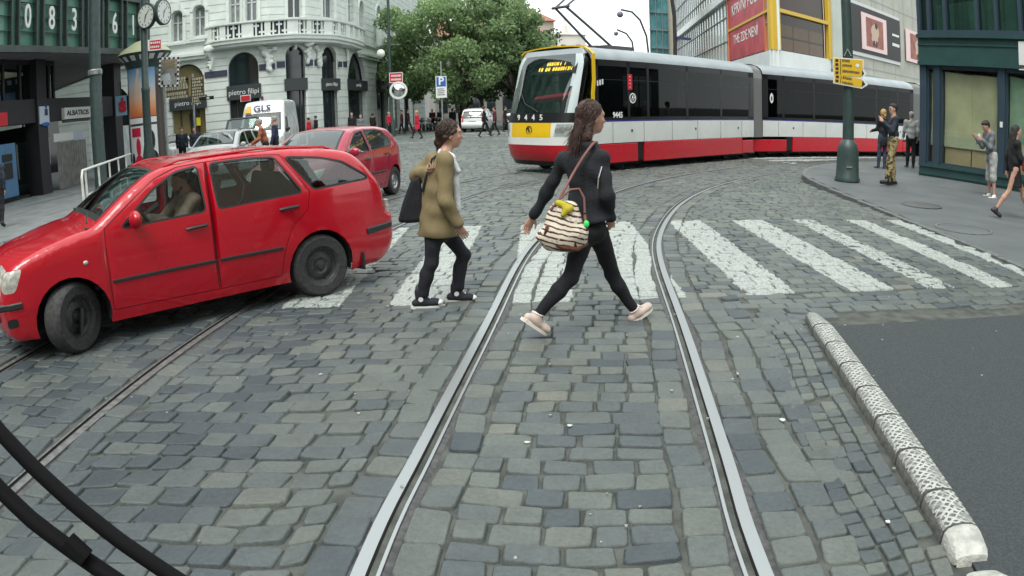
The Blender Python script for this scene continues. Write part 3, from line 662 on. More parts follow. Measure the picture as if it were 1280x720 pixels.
def offset_poly(poly, d):                             # grow (+) or shrink (-) a polygon
    n = len(poly); a = sum(poly[i][0]*poly[(i+1)%n][1]-poly[(i+1)%n][0]*poly[i][1] for i in range(n)); s = 1 if a > 0 else -1; out = []
    for i in range(n):
        p0, p1, p2 = Vector(poly[i-1]), Vector(poly[i]), Vector(poly[(i+1)%n])
        e1 = (p1-p0).normalized(); e2 = (p2-p1).normalized(); n1 = Vector((e1.y,-e1.x))*s; n2 = Vector((e2.y,-e2.x))*s
        b = n1+n2; L = b.length
        out.append(tuple(p1 + (b/L*d/max(.35, L/2) if L > 1e-6 else n1*d)))
    return out
def round_poly(poly, r=.03, n=4):
    out = []; k = len(poly)
    for i in range(k):
        p0, p1, p2 = Vector(poly[i-1]), Vector(poly[i]), Vector(poly[(i+1)%k])
        a = p1 + (p0-p1).normalized()*min(r, (p0-p1).length*.45); b = p1 + (p2-p1).normalized()*min(r, (p2-p1).length*.45)
        for j in range(n+1):
            t = j/n; out.append(tuple(a*(1-t)**2 + p1*2*t*(1-t) + b*t*t))
    return out
def make_wheel(parent, x, y, r, w, rimm, steer=0.0, r_rim=.63, slots=9, simple=False):
    o = bpy.data.objects.new('wheel', None)
    b = MB(); s = 1 if y > 0 else -1; rr = r*r_rim; N = 20 if simple else 40
    pr = [(rr*.9,-w*.5),(rr*1.0,-w*.5),(r*.90,-w*.52),(r*.975,-w*.42),(r,-w*.28),(r*1.0,w*.28),(r*.975,w*.42),(r*.90,w*.52),(rr*1.02,w*.5),(rr*.98,w*.44),(rr*.9,w*.4)]
    b.lathe([(a, h*s) for a, h in pr] if s > 0 else [(a, h*s) for a, h in pr], N, axis='Y')
    t = b.build('wheel', rubber, parent, smooth=True); t.location = (x, y, r); t.rotation_euler = (0, 0, steer)
    b = MB(); f = [(rr*.98,.43*w),(rr*.93,.36*w),(rr*.88,.26*w),(rr*.74,.20*w),(rr*.62,.27*w),(rr*.42,.32*w),(rr*.30,.24*w),(rr*.2,.26*w),(rr*.17,.36*w),(.001,.38*w)]
    b.lathe([(a, h*s) for a, h in f], N, axis='Y')
    if not simple:
        b.cur = 1
        for k in range(slots):
            a = 2*PI*(k+.3)/slots; c = Vector((math.cos(a)*rr*.73, s*w*.225, math.sin(a)*rr*.73)); tx = Vector((-math.sin(a),0,math.cos(a))); ty = Vector((math.cos(a),0,math.sin(a)))
            b.add([c + tx*(rr*.12*math.cos(q)) + ty*(rr*.075*math.sin(q)) for q in np.linspace(0,2*PI,11)[:-1]], [tuple(range(10))])
    b.build('rim', [rimm, black_tr], t, smooth=True)
    return t
def make_car(S):
    L = S['L']; fa, ra = S['axles']; um = (fa+ra)/2; w0 = S['w']; rw = S['wheel_r']; ar = S.get('arch_r', rw+.045)
    T = thing(S['name'], S['label'], S.get('cat', 'car'), S['loc'], S['rz'], S.get('group'))
    pm = S['paint']; det = S.get('detail', 1)
    secs = S['spine']; spine = []; sec_id = []
    allp = [(p, k) for k, seg in secs for p in seg]
    sp = smooth_poly([Vector((p[0], p[1], 0)) for p, k in allp], S.get('sub', 4)); sub = S.get('sub', 4)
    for i, v in enumerate(sp): spine.append((v.x, v.y)); sec_id.append(allp[min(len(allp)-1, i//sub)][1])
    SP = np.array(spine); belt = S['belt']; tum = S.get('tumble', .30); er = S.get('edge_r', .09)
    A, B = SP[:-1], SP[1:]
    def wid(u, z):
        u = np.atleast_1d(np.asarray(u, float)); z = np.atleast_1d(np.asarray(z, float))
        bz = np.interp(u, [0, L], belt)
        w = np.full(u.shape, w0); 
        w -= S.get('nose_taper', .16)*np.clip(1-u/.55, 0, 1)**2 + S.get('tail_taper', .10)*np.clip(1-(L-u)/.5, 0, 1)**2
        w -= .05*np.clip((.52-z)/.32, 0, 1)**1.5
        w -= .015*np.clip((z-.62)/.35, 0, 1)**2
        w -= tum*np.clip(z-bz, 0, 9)**1.08
        P = np.stack([u, z], 1); dmin = np.full(len(u), 9.0)
        for a, b in zip(A, B):
            ba = b-a; t = np.clip(((P-a)@ba)/max(1e-12, ba@ba), 0, 1); dmin = np.minimum(dmin, np.linalg.norm(P-a-t[:,None]*ba, axis=1))
        d = np.clip(dmin, 0, er); low = np.clip((z-.25)/.3, 0, 1)
        w -= (er-np.sqrt(np.maximum(er*er-(er-d)**2, 0)))*.8*(.4+.6*low)
        return w
    # ---- outline with arches
    sill = S.get('sill', .2); bottom = []
    for c in (ra, fa):
        q0 = math.asin(max(-1, min(1, (sill - rw)/ar)))
        bottom += [(c + ar*math.cos(q), rw + ar*math.sin(q)) for q in np.linspace(q0, PI-q0, 15)]
    outline = [tuple(p) for p in SP] + bottom
    loops = [outline]; regs = []                      # (name, poly, kind)
    for nm, poly in S.get('windows', []):
        p = round_poly(poly, .035); regs.append((nm, p, 'glass')); loops += [p, offset_poly(p, .018)]; 
    for nm, poly in S.get('doors', []):
        loops += [poly, offset_poly(poly, -.006)]
    for nm, poly, m in S.get('patches', []):
        p = round_poly(poly, S.get('patch_r', .03), 3); loops.append(p); regs.append((nm, p, m))
    V = []; E = []
    for lp in loops:
        k = len(V); V += [Vector((p[0], p[1])) for p in lp]; E += [(k+i, k+(i+1) % len(lp)) for i in range(len(lp))]
    g = S.get('grid', .07)
    gx, gz = np.meshgrid(np.arange(.03, L, g), np.arange(sill+.03, S['H'], g)); gx, gz = gx.ravel(), gz.ravel()
    ok = pip(outline, gx, gz); V += [Vector((a, c)) for a, c in zip(gx[ok], gz[ok])]
    nrm = np.gradient(SP, axis=0); nrm /= np.linalg.norm(nrm, axis=1)[:,None]; nin = np.stack([nrm[:,1], -nrm[:,0]], 1)
    for d in (er*.12, er*.35, er*.7):
        q = SP + nin*d; ok = pip(outline, q[:,0], q[:,1]); V += [Vector(tuple(p)) for p in q[ok]]
    vo, eo, fo = delaunay_2d_cdt(V, E, [], 0, 1e-4)[:3]
    VU = np.array([(v.x, v.y) for v in vo]); FC = np.array([[VU[i] for i in f] for f in fo]).mean(1)
    cls = np.full(len(fo), 'body', object)
    dpolys = [(nm, poly, offset_poly(poly, -.006)) for nm, poly in S.get('doors', [])]
    for nm, poly, inn in dpolys:
        i0 = pip(poly, FC[:,0], FC[:,1]); i1 = pip(inn, FC[:,0], FC[:,1]); cls[i0 & ~i1] = 'gap'; cls[i1] = 'door:' + nm
    for nm, poly, kd in regs:
        if kd == 'glass':
            big = pip(offset_poly(poly, .018), FC[:,0], FC[:,1]); i0 = pip(poly, FC[:,0], FC[:,1])
            cls[big & ~i0] = ['trim' + (('@' + c) if str(c).startswith('door:') else '') for c in cls[big & ~i0]]
            cls[i0] = 'glass:' + nm
        else:
            i0 = pip(poly, FC[:,0], FC[:,1]); cls[i0] = 'patch:' + nm
    cls[~pip(outline, FC[:,0], FC[:,1])] = 'out'
    WU = wid(VU[:,0], VU[:,1])
    groups = {}
    for sgn in (1, -1):
        for c, f in zip(cls, fo):
            if c == 'out': continue
            key = ('body', sgn*0) if c in ('body','gap','trim') else (c.split('@')[1], sgn) if '@' in c else (c, sgn)
            mi = {'body':0,'gap':1,'trim':1}.get(c.split('@')[0].split(':')[0], 0)
            inset = .012 if c.startswith('glass') else .006 if c in ('gap',) else 0
            b = groups.setdefault(key, MB()); b.cur = mi
            if not hasattr(b, 'ix'): b.ix = {}
            ids = []
            for i in f:
                kk = (sgn, i, inset)
                if kk not in b.ix: b.ix[kk] = len(b.v); b.v.append(Vector((um-VU[i,0], sgn*(WU[i]-inset), VU[i,1])))
                ids.append(b.ix[kk])
            b.f.append(tuple(ids if sgn < 0 else ids[::-1])); b.mi.append(mi)
    # ---- strip across
    ts = [-1,-.985,-.95,-.88,-.75,-.5,-.25,0,.25,.5,.75,.88,.95,.985,1]
    wS = wid(SP[:,0], SP[:,1]); nb = S.get('nose_bulge', .13); cr = S.get('crown', .035)
    rows = []
    for i, (u, z) in enumerate(SP):
        row = []; n_ = -nin[i]
        for t in ts:
            k = 1 - abs(t)**2.6; fr = np.clip(1-u/.6, 0, 1); bk = np.clip(1-(L-u)/.6, 0, 1)
            bul = cr + (nb-cr)*fr*(1 if n_[0] < 0 else .5) + (S.get('tail_bulge', .07)-cr)*bk*(1 if n_[0] > 0 else 0)
            row.append((um-(u + n_[0]*bul*k), wS[i]*t, z + n_[1]*bul*k))
        rows.append(row)
    rule = S.get('strip', lambda s, u, z, t: None)
    for i in range(len(rows)-1):
        s = sec_id[i]; u = (SP[i][0]+SP[i+1][0])/2; z = (SP[i][1]+SP[i+1][1])/2
        for j in range(len(ts)-1):
            t = (ts[j]+ts[j+1])/2; at = abs(t); c = 'body'; mi = 0
            r = rule(s, u, z, at)
            if r: c, mi = 'patch:' + r, 0
            elif s in ('screen', 'rear_screen'):
                i0 = i > 0 and sec_id[i-1] != s; i1 = sec_id[min(i+1, len(sec_id)-1)] != s
                if at < .90 and not (i0 or i1): c = 'glass:windscreen' if s == 'screen' else 'glass:rear_window'
                elif at < .96: mi = 1
            key = (c, 0) if not c.startswith('patch') else (c, 1 if t > 0 else -1)
            if c == 'patch:' + str(r) and r in S.get('whole', ()): key = (c, 0)
            b = groups.setdefault(key, MB()); 
            if not hasattr(b, 'ix'): b.ix = {}
            ids = []
            for a, e in ((i,j),(i+1,j),(i+1,j+1),(i,j+1)):
                kk = ('s', a, e)
                if kk not in b.ix: b.ix[kk] = len(b.v); b.v.append(Vector(rows[a][e]))
                ids.append(b.ix[kk])
            b.f.append(tuple(ids)); b.mi.append(mi)
    pmats = dict(S.get('patch_m', {})); door_obs = {}
    def weld(o, d=.0015):
        bm = bmesh.new(); bm.from_mesh(o.data); bmesh.ops.remove_doubles(bm, verts=bm.verts, dist=d); bmesh.ops.recalc_face_normals(bm, faces=bm.faces) if False else None
        bm.to_mesh(o.data); bm.free(); o.data.polygons.foreach_set('use_smooth', [True]*len(o.data.polygons))
        try: o.data.set_sharp_from_angle(angle=R(38))
        except Exception: pass
    for (c, sg), b in sorted(groups.items(), key=lambda kv: 0 if kv[0][0] == 'body' else 1 if kv[0][0].startswith('door') else 2):
        kd, _, nm = c.partition(':')
        if kd == 'body': o = b.build('body', [pm, black_tr], T, smooth=True); weld(o)
        elif kd == 'door': o = b.build(nm, [pm, black_tr], T, smooth=True); weld(o); door_obs[(nm, sg)] = o
        elif kd == 'glass':
            if (nm, sg) in S.get('open_windows', ()): continue
            o = b.build(nm, scr_glass if sg == 0 else clear_glass if (nm, sg) in S.get('clear_windows', ()) else car_glass, T, smooth=True)
        else: o = b.build(nm, pmats[nm], T, smooth=True); weld(o)
    # ---- wheels, arches, floor
    tw = S.get('tyre_w', .19)
    for (u, st) in ((fa, S.get('steer', 0)), (ra, 0)):
        for sg in (1, -1): make_wheel(T, um-u, sg*(w0-.02-tw/2), rw, tw, S.get('rim', steel_rim), st, S.get('rim_k', .63), S.get('slots', 9), det < 1)
    b = MB()
    for u in (fa, ra):
        for sg in (1, -1):
            qs = np.linspace(-.25, PI+.25, 14); o1 = [(um-(u+(ar+.004)*math.cos(q)), sg*(w0-.06), rw+(ar+.004)*math.sin(q)) for q in qs]; i1 = [(x, sg*(w0-.36), z) for x, y, z in o1]
            b.grid([o1, i1]); b.f.append(tuple(range(len(b.v)-14, len(b.v)))); b.mi.append(0)
    b.box((um-L/2, 0, sill+.06), (L-.5, w0*1.1, .14)); b.box((um-(fa-.55)/2-.12, 0, .5), (fa-.6 if fa > .75 else .2, w0*1.3, .3)); b.box((um-(fa+ra)/2, 0, sill+.10), (ra-fa-2*ar-.04, w0*1.86, .16))
    b.build('underbody', dark_in, T)
    # ---- cabin
    if 'cabin' in S:
        dash_u, f_u, r_u, zs = S['cabin']; b = MB()
        b.box((um-dash_u, 0, zs+.27), (.42, w0*1.72, .22)); b.box((um-(dash_u+.6), 0, zs-.13), (1.6, w0*1.6, .06))
        b.build('dashboard', dark_in, T, bev=.05)
        for y in (.36, -.36):
            b = MB(); b.box((um-f_u, y, zs+.02), (.5, .48, .16)); b.box((um-f_u-.30, y, zs+.36), (.13, .46, .62), rot=Matrix.Rotation(R(-14), 3, 'Y')); b.box((um-f_u-.40, y, zs+.75), (.09, .26, .16))
            b.build('front_seat', seat_m, T, bev=.04)
        b = MB(); b.box((um-r_u, 0, zs+.02), (.5, w0*1.55, .16)); b.box((um-r_u-.3, 0, zs+.32), (.14, w0*1.55, .5), rot=Matrix.Rotation(R(-14), 3, 'Y'))
        for y in (.4, -.4): b.box((um-r_u-.39, y, zs+.62), (.09, .26, .14))
        b.build('rear_seat', seat_m, T, bev=.04)
        b = MB(); c = Vector((um-(dash_u+.38), .36, zs+.36)); nrm_ = Vector((-.9,0,.45)).normalized(); e1 = Vector((0,1,0)); e2 = nrm_.cross(e1)
        b.tube([c + (e1*math.cos(q)+e2*math.sin(q))*.18 for q in np.linspace(0, 2*PI, 22)], .016, 6); b.tube([c-e1*.17, c, c+e1*.17], .02, 6); b.tube([c, c-nrm_*-.2], .03, 6)
        b.build('steering_wheel', black_tr, T, smooth=True)
    # ---- small fittings
    def Ysd(u, z): return float(wid([u],[z])[0])
    for sg in (1, -1):
        if 'mirror' in S:
            u, z = S['mirror']; y = sg*(Ysd(u, z)+.11)
            sdf_obj('side_mirror', [('e', (um-u, y, z+.02), (.055,.10,.075)), ('c', (um-u-.02, sg*(Ysd(u,z)-.01), z-.02), (um-u, y, z-.02), .03,.04)], S.get('mirror_m', pm), T, res=.014, k=.03)
        for u, z in S.get('handles', []):
            b = MB(); y = sg*(Ysd(u, z)); n = [ (um-u+.10, y+sg*.004, z-.006), (um-u+.05, y+sg*.028, z), (um-u-.06, y+sg*.028, z+.004), (um-u-.10, y+sg*.006, z+.006)]
            b.tube(n, [.012,.017,.017,.012], 6); h = b.build('handle', S.get('handle_m', black_tr), None, smooth=True)
            key = min(((abs(np.mean([p[0] for p in poly])-u), nm) for nm, poly in S['doors']))[1]; h.parent = door_obs[(key, sg)]
        for (u0, z0, u1, z1, hh) in S.get('strips', []):
            b = MB(); n = max(4, int(abs(u1-u0)/.12)); r1 = []; r2 = []; r3 = []; r4 = []
            for k in range(n+1):
                u = u0+(u1-u0)*k/n; z = z0+(z1-z0)*k/n; y = Ysd(u, z); r1.append((um-u, sg*(y-.002), z-hh)); r2.append((um-u, sg*(y+.014), z-hh*.6)); r3.append((um-u, sg*(y+.014), z+hh*.6)); r4.append((um-u, sg*(y-.002), z+hh))
            b.grid([r1,r2,r3,r4] if sg < 0 else [r4,r3,r2,r1]); b.build('side_moulding', black_tr, T, smooth=True)
        for (u, z, r, m) in S.get('dots', []):
            b = MB(); b.ball((um-u, sg*Ysd(u,z), z), (r*1.2, .012, r), 10); b.build('side_indicator', m, T, smooth=True)
    if S.get('plate_front'):
        z = S['plate_front']; i = int(np.argmin(np.abs(SP[:len(SP)//3,1]-z))); b = MB(); b.box((um-SP[i][0]+nb+.008, 0, z), (.012,.52,.11)); b.build('number_plate', plate_m, T)
    T['um'] = um
    return T, um
RED = paint('red_paint', (.45,.0015,.014)); RED2 = paint('dark_red_paint', (.36,.012,.04)); SILVER = paint('silver_paint', (.40,.42,.43)); WHITE = paint('white_paint', (.66,.69,.69)); BLACKP = paint('black_paint', (.02,.02,.022))
grille_m = mat('grille_black', (.015,.015,.017), .5)

# ---- the big red estate crossing the tracks
fr, rr_ = G(97,443), G(402,371); hd = (fr-rr_).normalized(); lf = Vector((-hd.y, hd.x, 0)); c = (fr+rr_)/2 - lf*.80 + Vector((.045,0,0))
nz_ = lambda L: [(u if u > .83 else .83-(.83-u)*.76, z) for u, z in L]
def fabia_strip(s, u, z, t):
    if u < .42 and .60 < z < .80 and t > .66: return 'headlight'
    if u < .3 and .58 < z < .76 and t < .55: return 'grille'
    if u < .3 and .30 < z < .42 and t < .62: return 'air_intake'
    if u > 4.0 and .70 < z < 1.04 and t > .84: return 'tail_light'
EST, EUM = make_car(dict(name='estate_car', label='bright red estate car crossing the tracks with a man at the wheel', loc=(c.x,c.y,0), rz=math.atan2(hd.y,hd.x), L=4.222, w=.823, H=1.46, axles=(.83,3.292), wheel_r=.30, arch_r=.352, paint=RED, belt=(.93,1.02), steer=R(37), tumble=.29, grid=.06,
  spine=[('front',nz_([(.13,.20),(.05,.27),(.015,.40),(.0,.52),(.012,.62),(.04,.71),(.09,.775)])),('hood',nz_([(.25,.845),(.6,.925),(.95,.985),(1.06,1.0)])),('screen',[(1.16,1.045),(1.4,1.205),(1.62,1.335)]),('roof',[(1.76,1.392),(1.95,1.425),(2.3,1.447),(2.7,1.450),(3.1,1.437),(3.45,1.405),(3.68,1.365)]),('rear_screen',[(3.80,1.31),(3.93,1.18),(4.03,1.05)]),('tail',[(4.08,.95),(4.11,.80),(4.14,.73)]),('bumper',[(4.20,.70),(4.222,.60),(4.215,.45),(4.17,.33),(4.08,.26),(4.0,.22)])],
  windows=[('front_door_window',[(1.37,.975),(1.70,1.235),(1.93,1.352),(2.13,1.378),(2.15,1.000)]),('rear_door_window',[(2.29,1.003),(2.27,1.385),(2.70,1.388),(2.90,1.372),(3.13,1.035)]),('quarter_window',[(3.03,1.362),(3.38,1.322),(3.62,1.262),(3.88,1.10),(3.86,1.085),(3.27,1.048)])],
  clear_windows=(('front_door_window',1),('front_door_window',-1)),
  doors=[('front_door',[(1.20,.30),(1.20,.99),(1.72,1.33),(1.95,1.403),(2.22,1.415),(2.22,.28)]),('rear_door',[(2.232,.28),(2.232,1.415),(2.75,1.418),(2.97,1.40),(3.22,1.03),(3.18,.86),(3.0,.72),(2.90,.50),(2.86,.28)])],
  patches=[('headlight',nz_([(.035,.615),(.03,.70),(.09,.785),(.30,.80),(.24,.70),(.18,.62)]),0),('fog_light',nz_([(.03,.32),(.03,.40),(.16,.41),(.17,.33)]),0),('tail_light',[(4.0,1.03),(4.09,.98),(4.14,.72),(4.02,.71)],0)],
  strip=fabia_strip, whole=('grille','air_intake'), patch_m={'headlight':lampg,'grille':grille_m,'air_intake':grille_m,'tail_light':lampr,'fog_light':grille_m},
  cabin=(1.28,2.0,2.95,.62), mirror=(1.47,1.015), handles=[(2.05,.87),(2.98,.905)], strips=[(1.22,.545,2.20,.545,.016),(2.24,.545,2.88,.545,.016),(.16,.50,.38,.51,.03),(3.82,.56,4.16,.58,.035)], dots=[(1.0,.745,.02,lampg)], plate_front=.5))
EST.scale = (.97,.97,.97)
b = MB()                                               # wipers at the foot of the screen
for y0, y1 in ((.55,-.05),(-.05,-.6)): b.tube([(EUM-1.10, y0, 1.03),(EUM-1.16,(y0+y1)/2,1.085),(EUM-1.17,y1,1.08)], .011, 5)
b.build('wiper', black_tr, EST)
b = MB(); b.box((EUM-1.20,.1,1.0),(.3,1.25,.02)); b.build('cowl', black_tr, EST)
b = MB(); b.box((EUM-.52,.60,.365),(.05,.01,.05)); 
for sg in (1,-1):
    b = MB(); b.ball((EUM-.25, sg*.645, .365), (.03,.03,.032), 10); b.build('fog_lamp', lampg, EST, smooth=True)
    b = MB(); b.box((EUM-4.115, sg*.735, .80), (.03,.06,.085)); b.build('reversing_light', lampg, EST, bev=.01)
    b = MB(); b.box((EUM-1.30+.42, sg*.77, .27), (.02,.2,.22), rot=Matrix.Rotation(R(-12),3,'Y')); b.build('mud_flap', black_tr, EST)
    b = MB(); b.box((EUM-3.76, sg*.74, .27), (.02,.17,.17)); b.build('mud_flap', black_tr, EST)
    b = MB(); b.tube([(EUM-1.85,sg*.60,1.418),(EUM-2.0,sg*.60,1.452),(EUM-2.8,sg*.60,1.468),(EUM-3.5,sg*.575,1.425),(EUM-3.62,sg*.57,1.385)], .012, 6); b.build('roof_rail', RED, EST, smooth=True)

# ---- the darker red hatchback behind it
rw_ = G(494,243); hd2 = Vector((math.sin(R(-15)), -math.cos(R(-15)), 0)); lf2 = Vector((-hd2.y, hd2.x, 0))
def clio_strip(s, u, z, t):
    if u < .4 and .60 < z < .78 and t > .55: return 'headlight'
    if u < .3 and .50 < z < .60 and t < .5: return 'grille'
    if u > 3.4 and .75 < z < 1.15 and t > .88: return 'tail_light'
cc = rw_ - lf2*.76 + hd2*1.236
HAT, HUM = make_car(dict(name='hatchback_car', label='dark red hatchback behind the bright red estate seen from its windscreen side', loc=(cc.x,cc.y,0), rz=math.atan2(hd2.y,hd2.x), L=3.77, w=.80, H=1.43, axles=(.76,3.232), wheel_r=.285, arch_r=.33, paint=RED2, rim=alloy, slots=7, belt=(.90,1.0), tumble=.34, grid=.09,
  spine=[('front',[(.10,.22),(.02,.34),(.0,.5),(.03,.62),(.08,.70)]),('hood',[(.2,.78),(.5,.88),(.8,.945),(.93,.965)]),('screen',[(1.0,1.0),(1.3,1.20),(1.52,1.325)]),('roof',[(1.65,1.375),(1.9,1.41),(2.3,1.42),(2.8,1.40),(3.1,1.36)]),('rear_screen',[(3.24,1.31),(3.42,1.16),(3.53,1.02)]),('tail',[(3.60,.9),(3.64,.72)]),('bumper',[(3.75,.66),(3.77,.5),(3.72,.34),(3.6,.25)])],
  windows=[('front_door_window',[(1.22,.955),(1.55,1.20),(1.75,1.315),(2.02,1.345),(2.10,.98)]),('rear_door_window',[(2.20,.985),(2.12,1.35),(2.6,1.34),(2.85,1.30),(3.12,1.10),(3.05,1.02)])],
  doors=[('front_door',[(1.08,.28),(1.08,.96),(1.58,1.30),(1.78,1.365),(2.07,1.375),(2.15,.97),(2.12,.28)]),('rear_door',[(2.132,.28),(2.162,.97),(2.082,1.375),(2.62,1.37),(2.88,1.33),(3.17,1.12),(3.10,.85),(2.92,.68),(2.82,.45),(2.80,.28)])],
  patches=[('headlight',[(.05,.62),(.06,.70),(.15,.775),(.40,.82),(.32,.72),(.2,.64)],0),('tail_light',[(3.42,1.13),(3.52,1.08),(3.63,.78),(3.5,.78)],0)],
  strip=clio_strip, whole=('grille',), patch_m={'headlight':lampg,'grille':grille_m,'tail_light':lampr},
  cabin=(1.15,1.85,2.75,.6), mirror=(1.30,.985), handles=[(1.98,.82),(2.85,.86)], strips=[(1.1,.52,2.1,.53,.02),(2.14,.53,2.78,.53,.02)], dots=[(1.0,.66,.018,lampo)], plate_front=.48))

# ---- silver estate with its tailgate and a door open
p = G(268,232); hd3 = Vector((.04,-1,0)).normalized(); lf3 = Vector((-hd3.y, hd3.x, 0))
sil = dict(name='silver_estate_car', label='silver estate car with raised tailgate and an open front door', loc=(-9.3,22.6,0), rz=math.atan2(hd3.y,hd3.x), L=4.45, w=.86, H=1.48, axles=(.85,3.45), wheel_r=.31, paint=SILVER, rim=alloy, slots=7, belt=(.92,1.0), grid=.1, tumble=.3, detail=.5,
  spine=[('front',[(.10,.22),(.02,.34),(.0,.5),(.03,.64),(.08,.72)]),('hood',[(.25,.82),(.6,.92),(.95,.985),(1.05,1.0)]),('screen',[(1.15,1.05),(1.45,1.25),(1.68,1.385)]),('roof',[(1.85,1.43),(2.3,1.48),(3.0,1.475),(3.6,1.44),(3.9,1.40)]),('tail',[(4.05,1.2),(4.22,.98),(4.34,.72)]),('bumper',[(4.43,.66),(4.45,.5),(4.40,.34),(4.3,.25)])],
  windows=[('front_door_window',[(1.36,.975),(1.72,1.25),(1.95,1.365),(2.2,1.40),(2.25,.99)]),('rear_door_window',[(2.36,.99),(2.32,1.40),(2.95,1.40),(3.1,1.04)]),('quarter_window',[(3.15,1.39),(3.7,1.35),(3.95,1.12),(3.3,1.05)])],
  doors=[('front_door',[(1.2,.28),(1.2,.99),(1.72,1.34),(1.95,1.43),(2.28,1.44),(2.3,.28)]),('rear_door',[(2.312,.28),(2.292,1.44),(2.98,1.44),(3.2,1.03),(3.08,.8),(3.0,.45),(2.98,.28)])],
  patches=[('headlight',[(.05,.62),(.06,.72),(.15,.79),(.42,.83),(.3,.7)],0)], patch_m={'headlight':lampg,'grille':grille_m}, whole=('grille',),
  strip=lambda s,u,z,t: ('headlight' if (u < .4 and .62 < z < .8 and t > .55) else 'grille' if (u < .3 and .5 < z < .66 and t < .5) else None), cabin=(1.25,1.95,2.9,.62), mirror=(1.45,1.0), handles=[(2.15,.86),(2.95,.88)], plate_front=.42)
SIL, SUM = make_car(sil)
b = MB()                                               # raised tailgate: frame round a pane
tg = [(-.56,0),(.56,0),(.62,.62),(.50,.72),(-.50,.72),(-.62,.62)]
Tm = Matrix.Translation((SUM-3.92,0,1.43)) @ Matrix.Rotation(R(-52),4,'Y') @ Matrix(((0,0,1,0),(1,0,0,0),(0,1,0,0),(0,0,0,1)))
inn = offset_poly(tg, -.075)
for i in range(6):
    j = (i+1)%6; b.prism([tg[i],tg[j],inn[j],inn[i]], -.02, .02, Tm)
t = b.build('tailgate', black_tr, SIL)
b = MB(); b.prism(inn, -.004, .004, Tm); b.build('pane', car_glass, t)
b = MB(); door = [(1.22,.30),(1.22,.98),(1.72,1.34),(1.95,1.42),(2.28,1.43),(2.28,.30)]; w_in = [(1.38,.98),(1.72,1.26),(1.96,1.36),(2.2,1.37),(2.22,.99)]
Dm = Matrix.Translation((SUM-1.22,.85,0)) @ Matrix.Rotation(R(58),4,'Z') @ Matrix(((-1,0,0,1.22),(0,0,1,0),(0,1,0,0),(0,0,0,1)))
k = [(1.22,.30),(2.28,.30),(2.28,.95),(1.22,.95)]; b.prism(k, -.04, .04, Dm)
for a, c_ in (((1.22,.95),(1.72,1.36)),((1.70,1.34),(1.98,1.42)),((1.95,1.41),(2.28,1.42)),((2.25,1.42),(2.27,.95))):
    b.bar(Dm @ Vector((*a,0)), Dm @ Vector((*c_,0)), .06, .05)
od = b.build('open_door', SILVER, SIL)
b = MB(); b.prism(w_in, -.004, .004, Dm); b.build('pane', car_glass, od)
for sg in (1,-1):
    b = MB(); b.tube([(SUM-1.9,sg*.62,1.44),(SUM-2.05,sg*.62,1.50),(SUM-3.7,sg*.6,1.47),(SUM-3.85,sg*.6,1.41)], .014, 6); b.build('roof_rail', black_tr, SIL, smooth=True)

# ---- white delivery van with its three letter lettering
hd4 = Vector((.15,-.99,0)).normalized()
VAN, VUM = make_car(dict(name='delivery_van', label='white high roof delivery van with dark blue lettering above its windscreen', cat='van', loc=(-10.15,30.0,0), rz=math.atan2(hd4.y,hd4.x), L=5.6, w=1.0, H=2.55, axles=(1.0,4.4), wheel_r=.34, paint=WHITE, belt=(1.1,1.15), tumble=.10, grid=.14, detail=.5, edge_r=.13, nose_bulge=.16, nose_taper=.2,
  spine=[('front',[(.12,.25),(.03,.4),(.0,.6),(.05,.8),(.12,.95)]),('hood',[(.35,1.08),(.65,1.18),(.80,1.22)]),('screen',[(.9,1.28),(1.12,1.55),(1.35,1.85)]),('roof',[(1.48,2.0),(1.62,2.25),(1.80,2.42),(2.1,2.52),(3.5,2.55),(5.2,2.52)]),('tail',[(5.5,2.4),(5.58,1.8),(5.6,.8)]),('bumper',[(5.6,.5),(5.5,.3)])],
  windows=[('front_door_window',[(1.08,1.16),(1.42,1.72),(1.5,1.78),(2.0,1.78),(2.0,1.2)])],
  doors=[('front_door',[(.95,.35),(.95,1.2),(1.4,1.86),(2.1,1.86),(2.1,.35)])],
  patches=[('headlight',[(.06,.72),(.10,.9),(.3,1.03),(.4,1.0),(.25,.8)],0)], patch_m={'headlight':lampg,'grille':grille_m}, whole=('grille',),
  strip=lambda s,u,z,t: ('headlight' if (u < .4 and .72 < z < .98 and t > .6) else 'grille' if (u < .3 and .55 < z < .72 and t < .55) else None), cabin=(1.15,1.9,2.6,.85), mirror=(1.12,1.28), mirror_m=black_tr, handles=[(1.95,1.05)], plate_front=.42))
navy = mat('navy_letters', (.02,.03,.10), .5); yel = mat('logo_yellow', (.75,.45,.02), .5)
def van_front(y, z): return Vector((VUM - np.interp(z, [2.0,2.25,2.42], [1.46,1.60,1.78]) + .06, y, z))
Tf = frame_mat(van_front(0, 2.21) + Vector((.03,-.05,0)), (0,1,0), (-.45,0,.9)); 
text_obj('lettering', 'GLS', .36, navy, VAN, Tf @ Matrix.Rotation(R(90),4,'X'), .008, 1.25, bold=.008)
b = MB(); Tq = frame_mat(van_front(-.62, 2.2)+Vector((.02,0,0)), (0,1,0), (-.45,0,.9)) @ Matrix.Rotation(R(90),4,'X'); b.prism([(-.16,-.15),(.10,-.15),(.10,.16),(-.10,.16),(-.02,.05),(-.16,.02)], -.006, .008, Tq); b.build('emblem', yel, VAN)
b = MB(); b.lathe([(.05,2.58),(.05,2.72),(.02,2.75)], 10, (VUM-2.0,-.1,0)); b.build('roof_beacon', mat('beacon', (.12,.02,.08), .3), VAN)

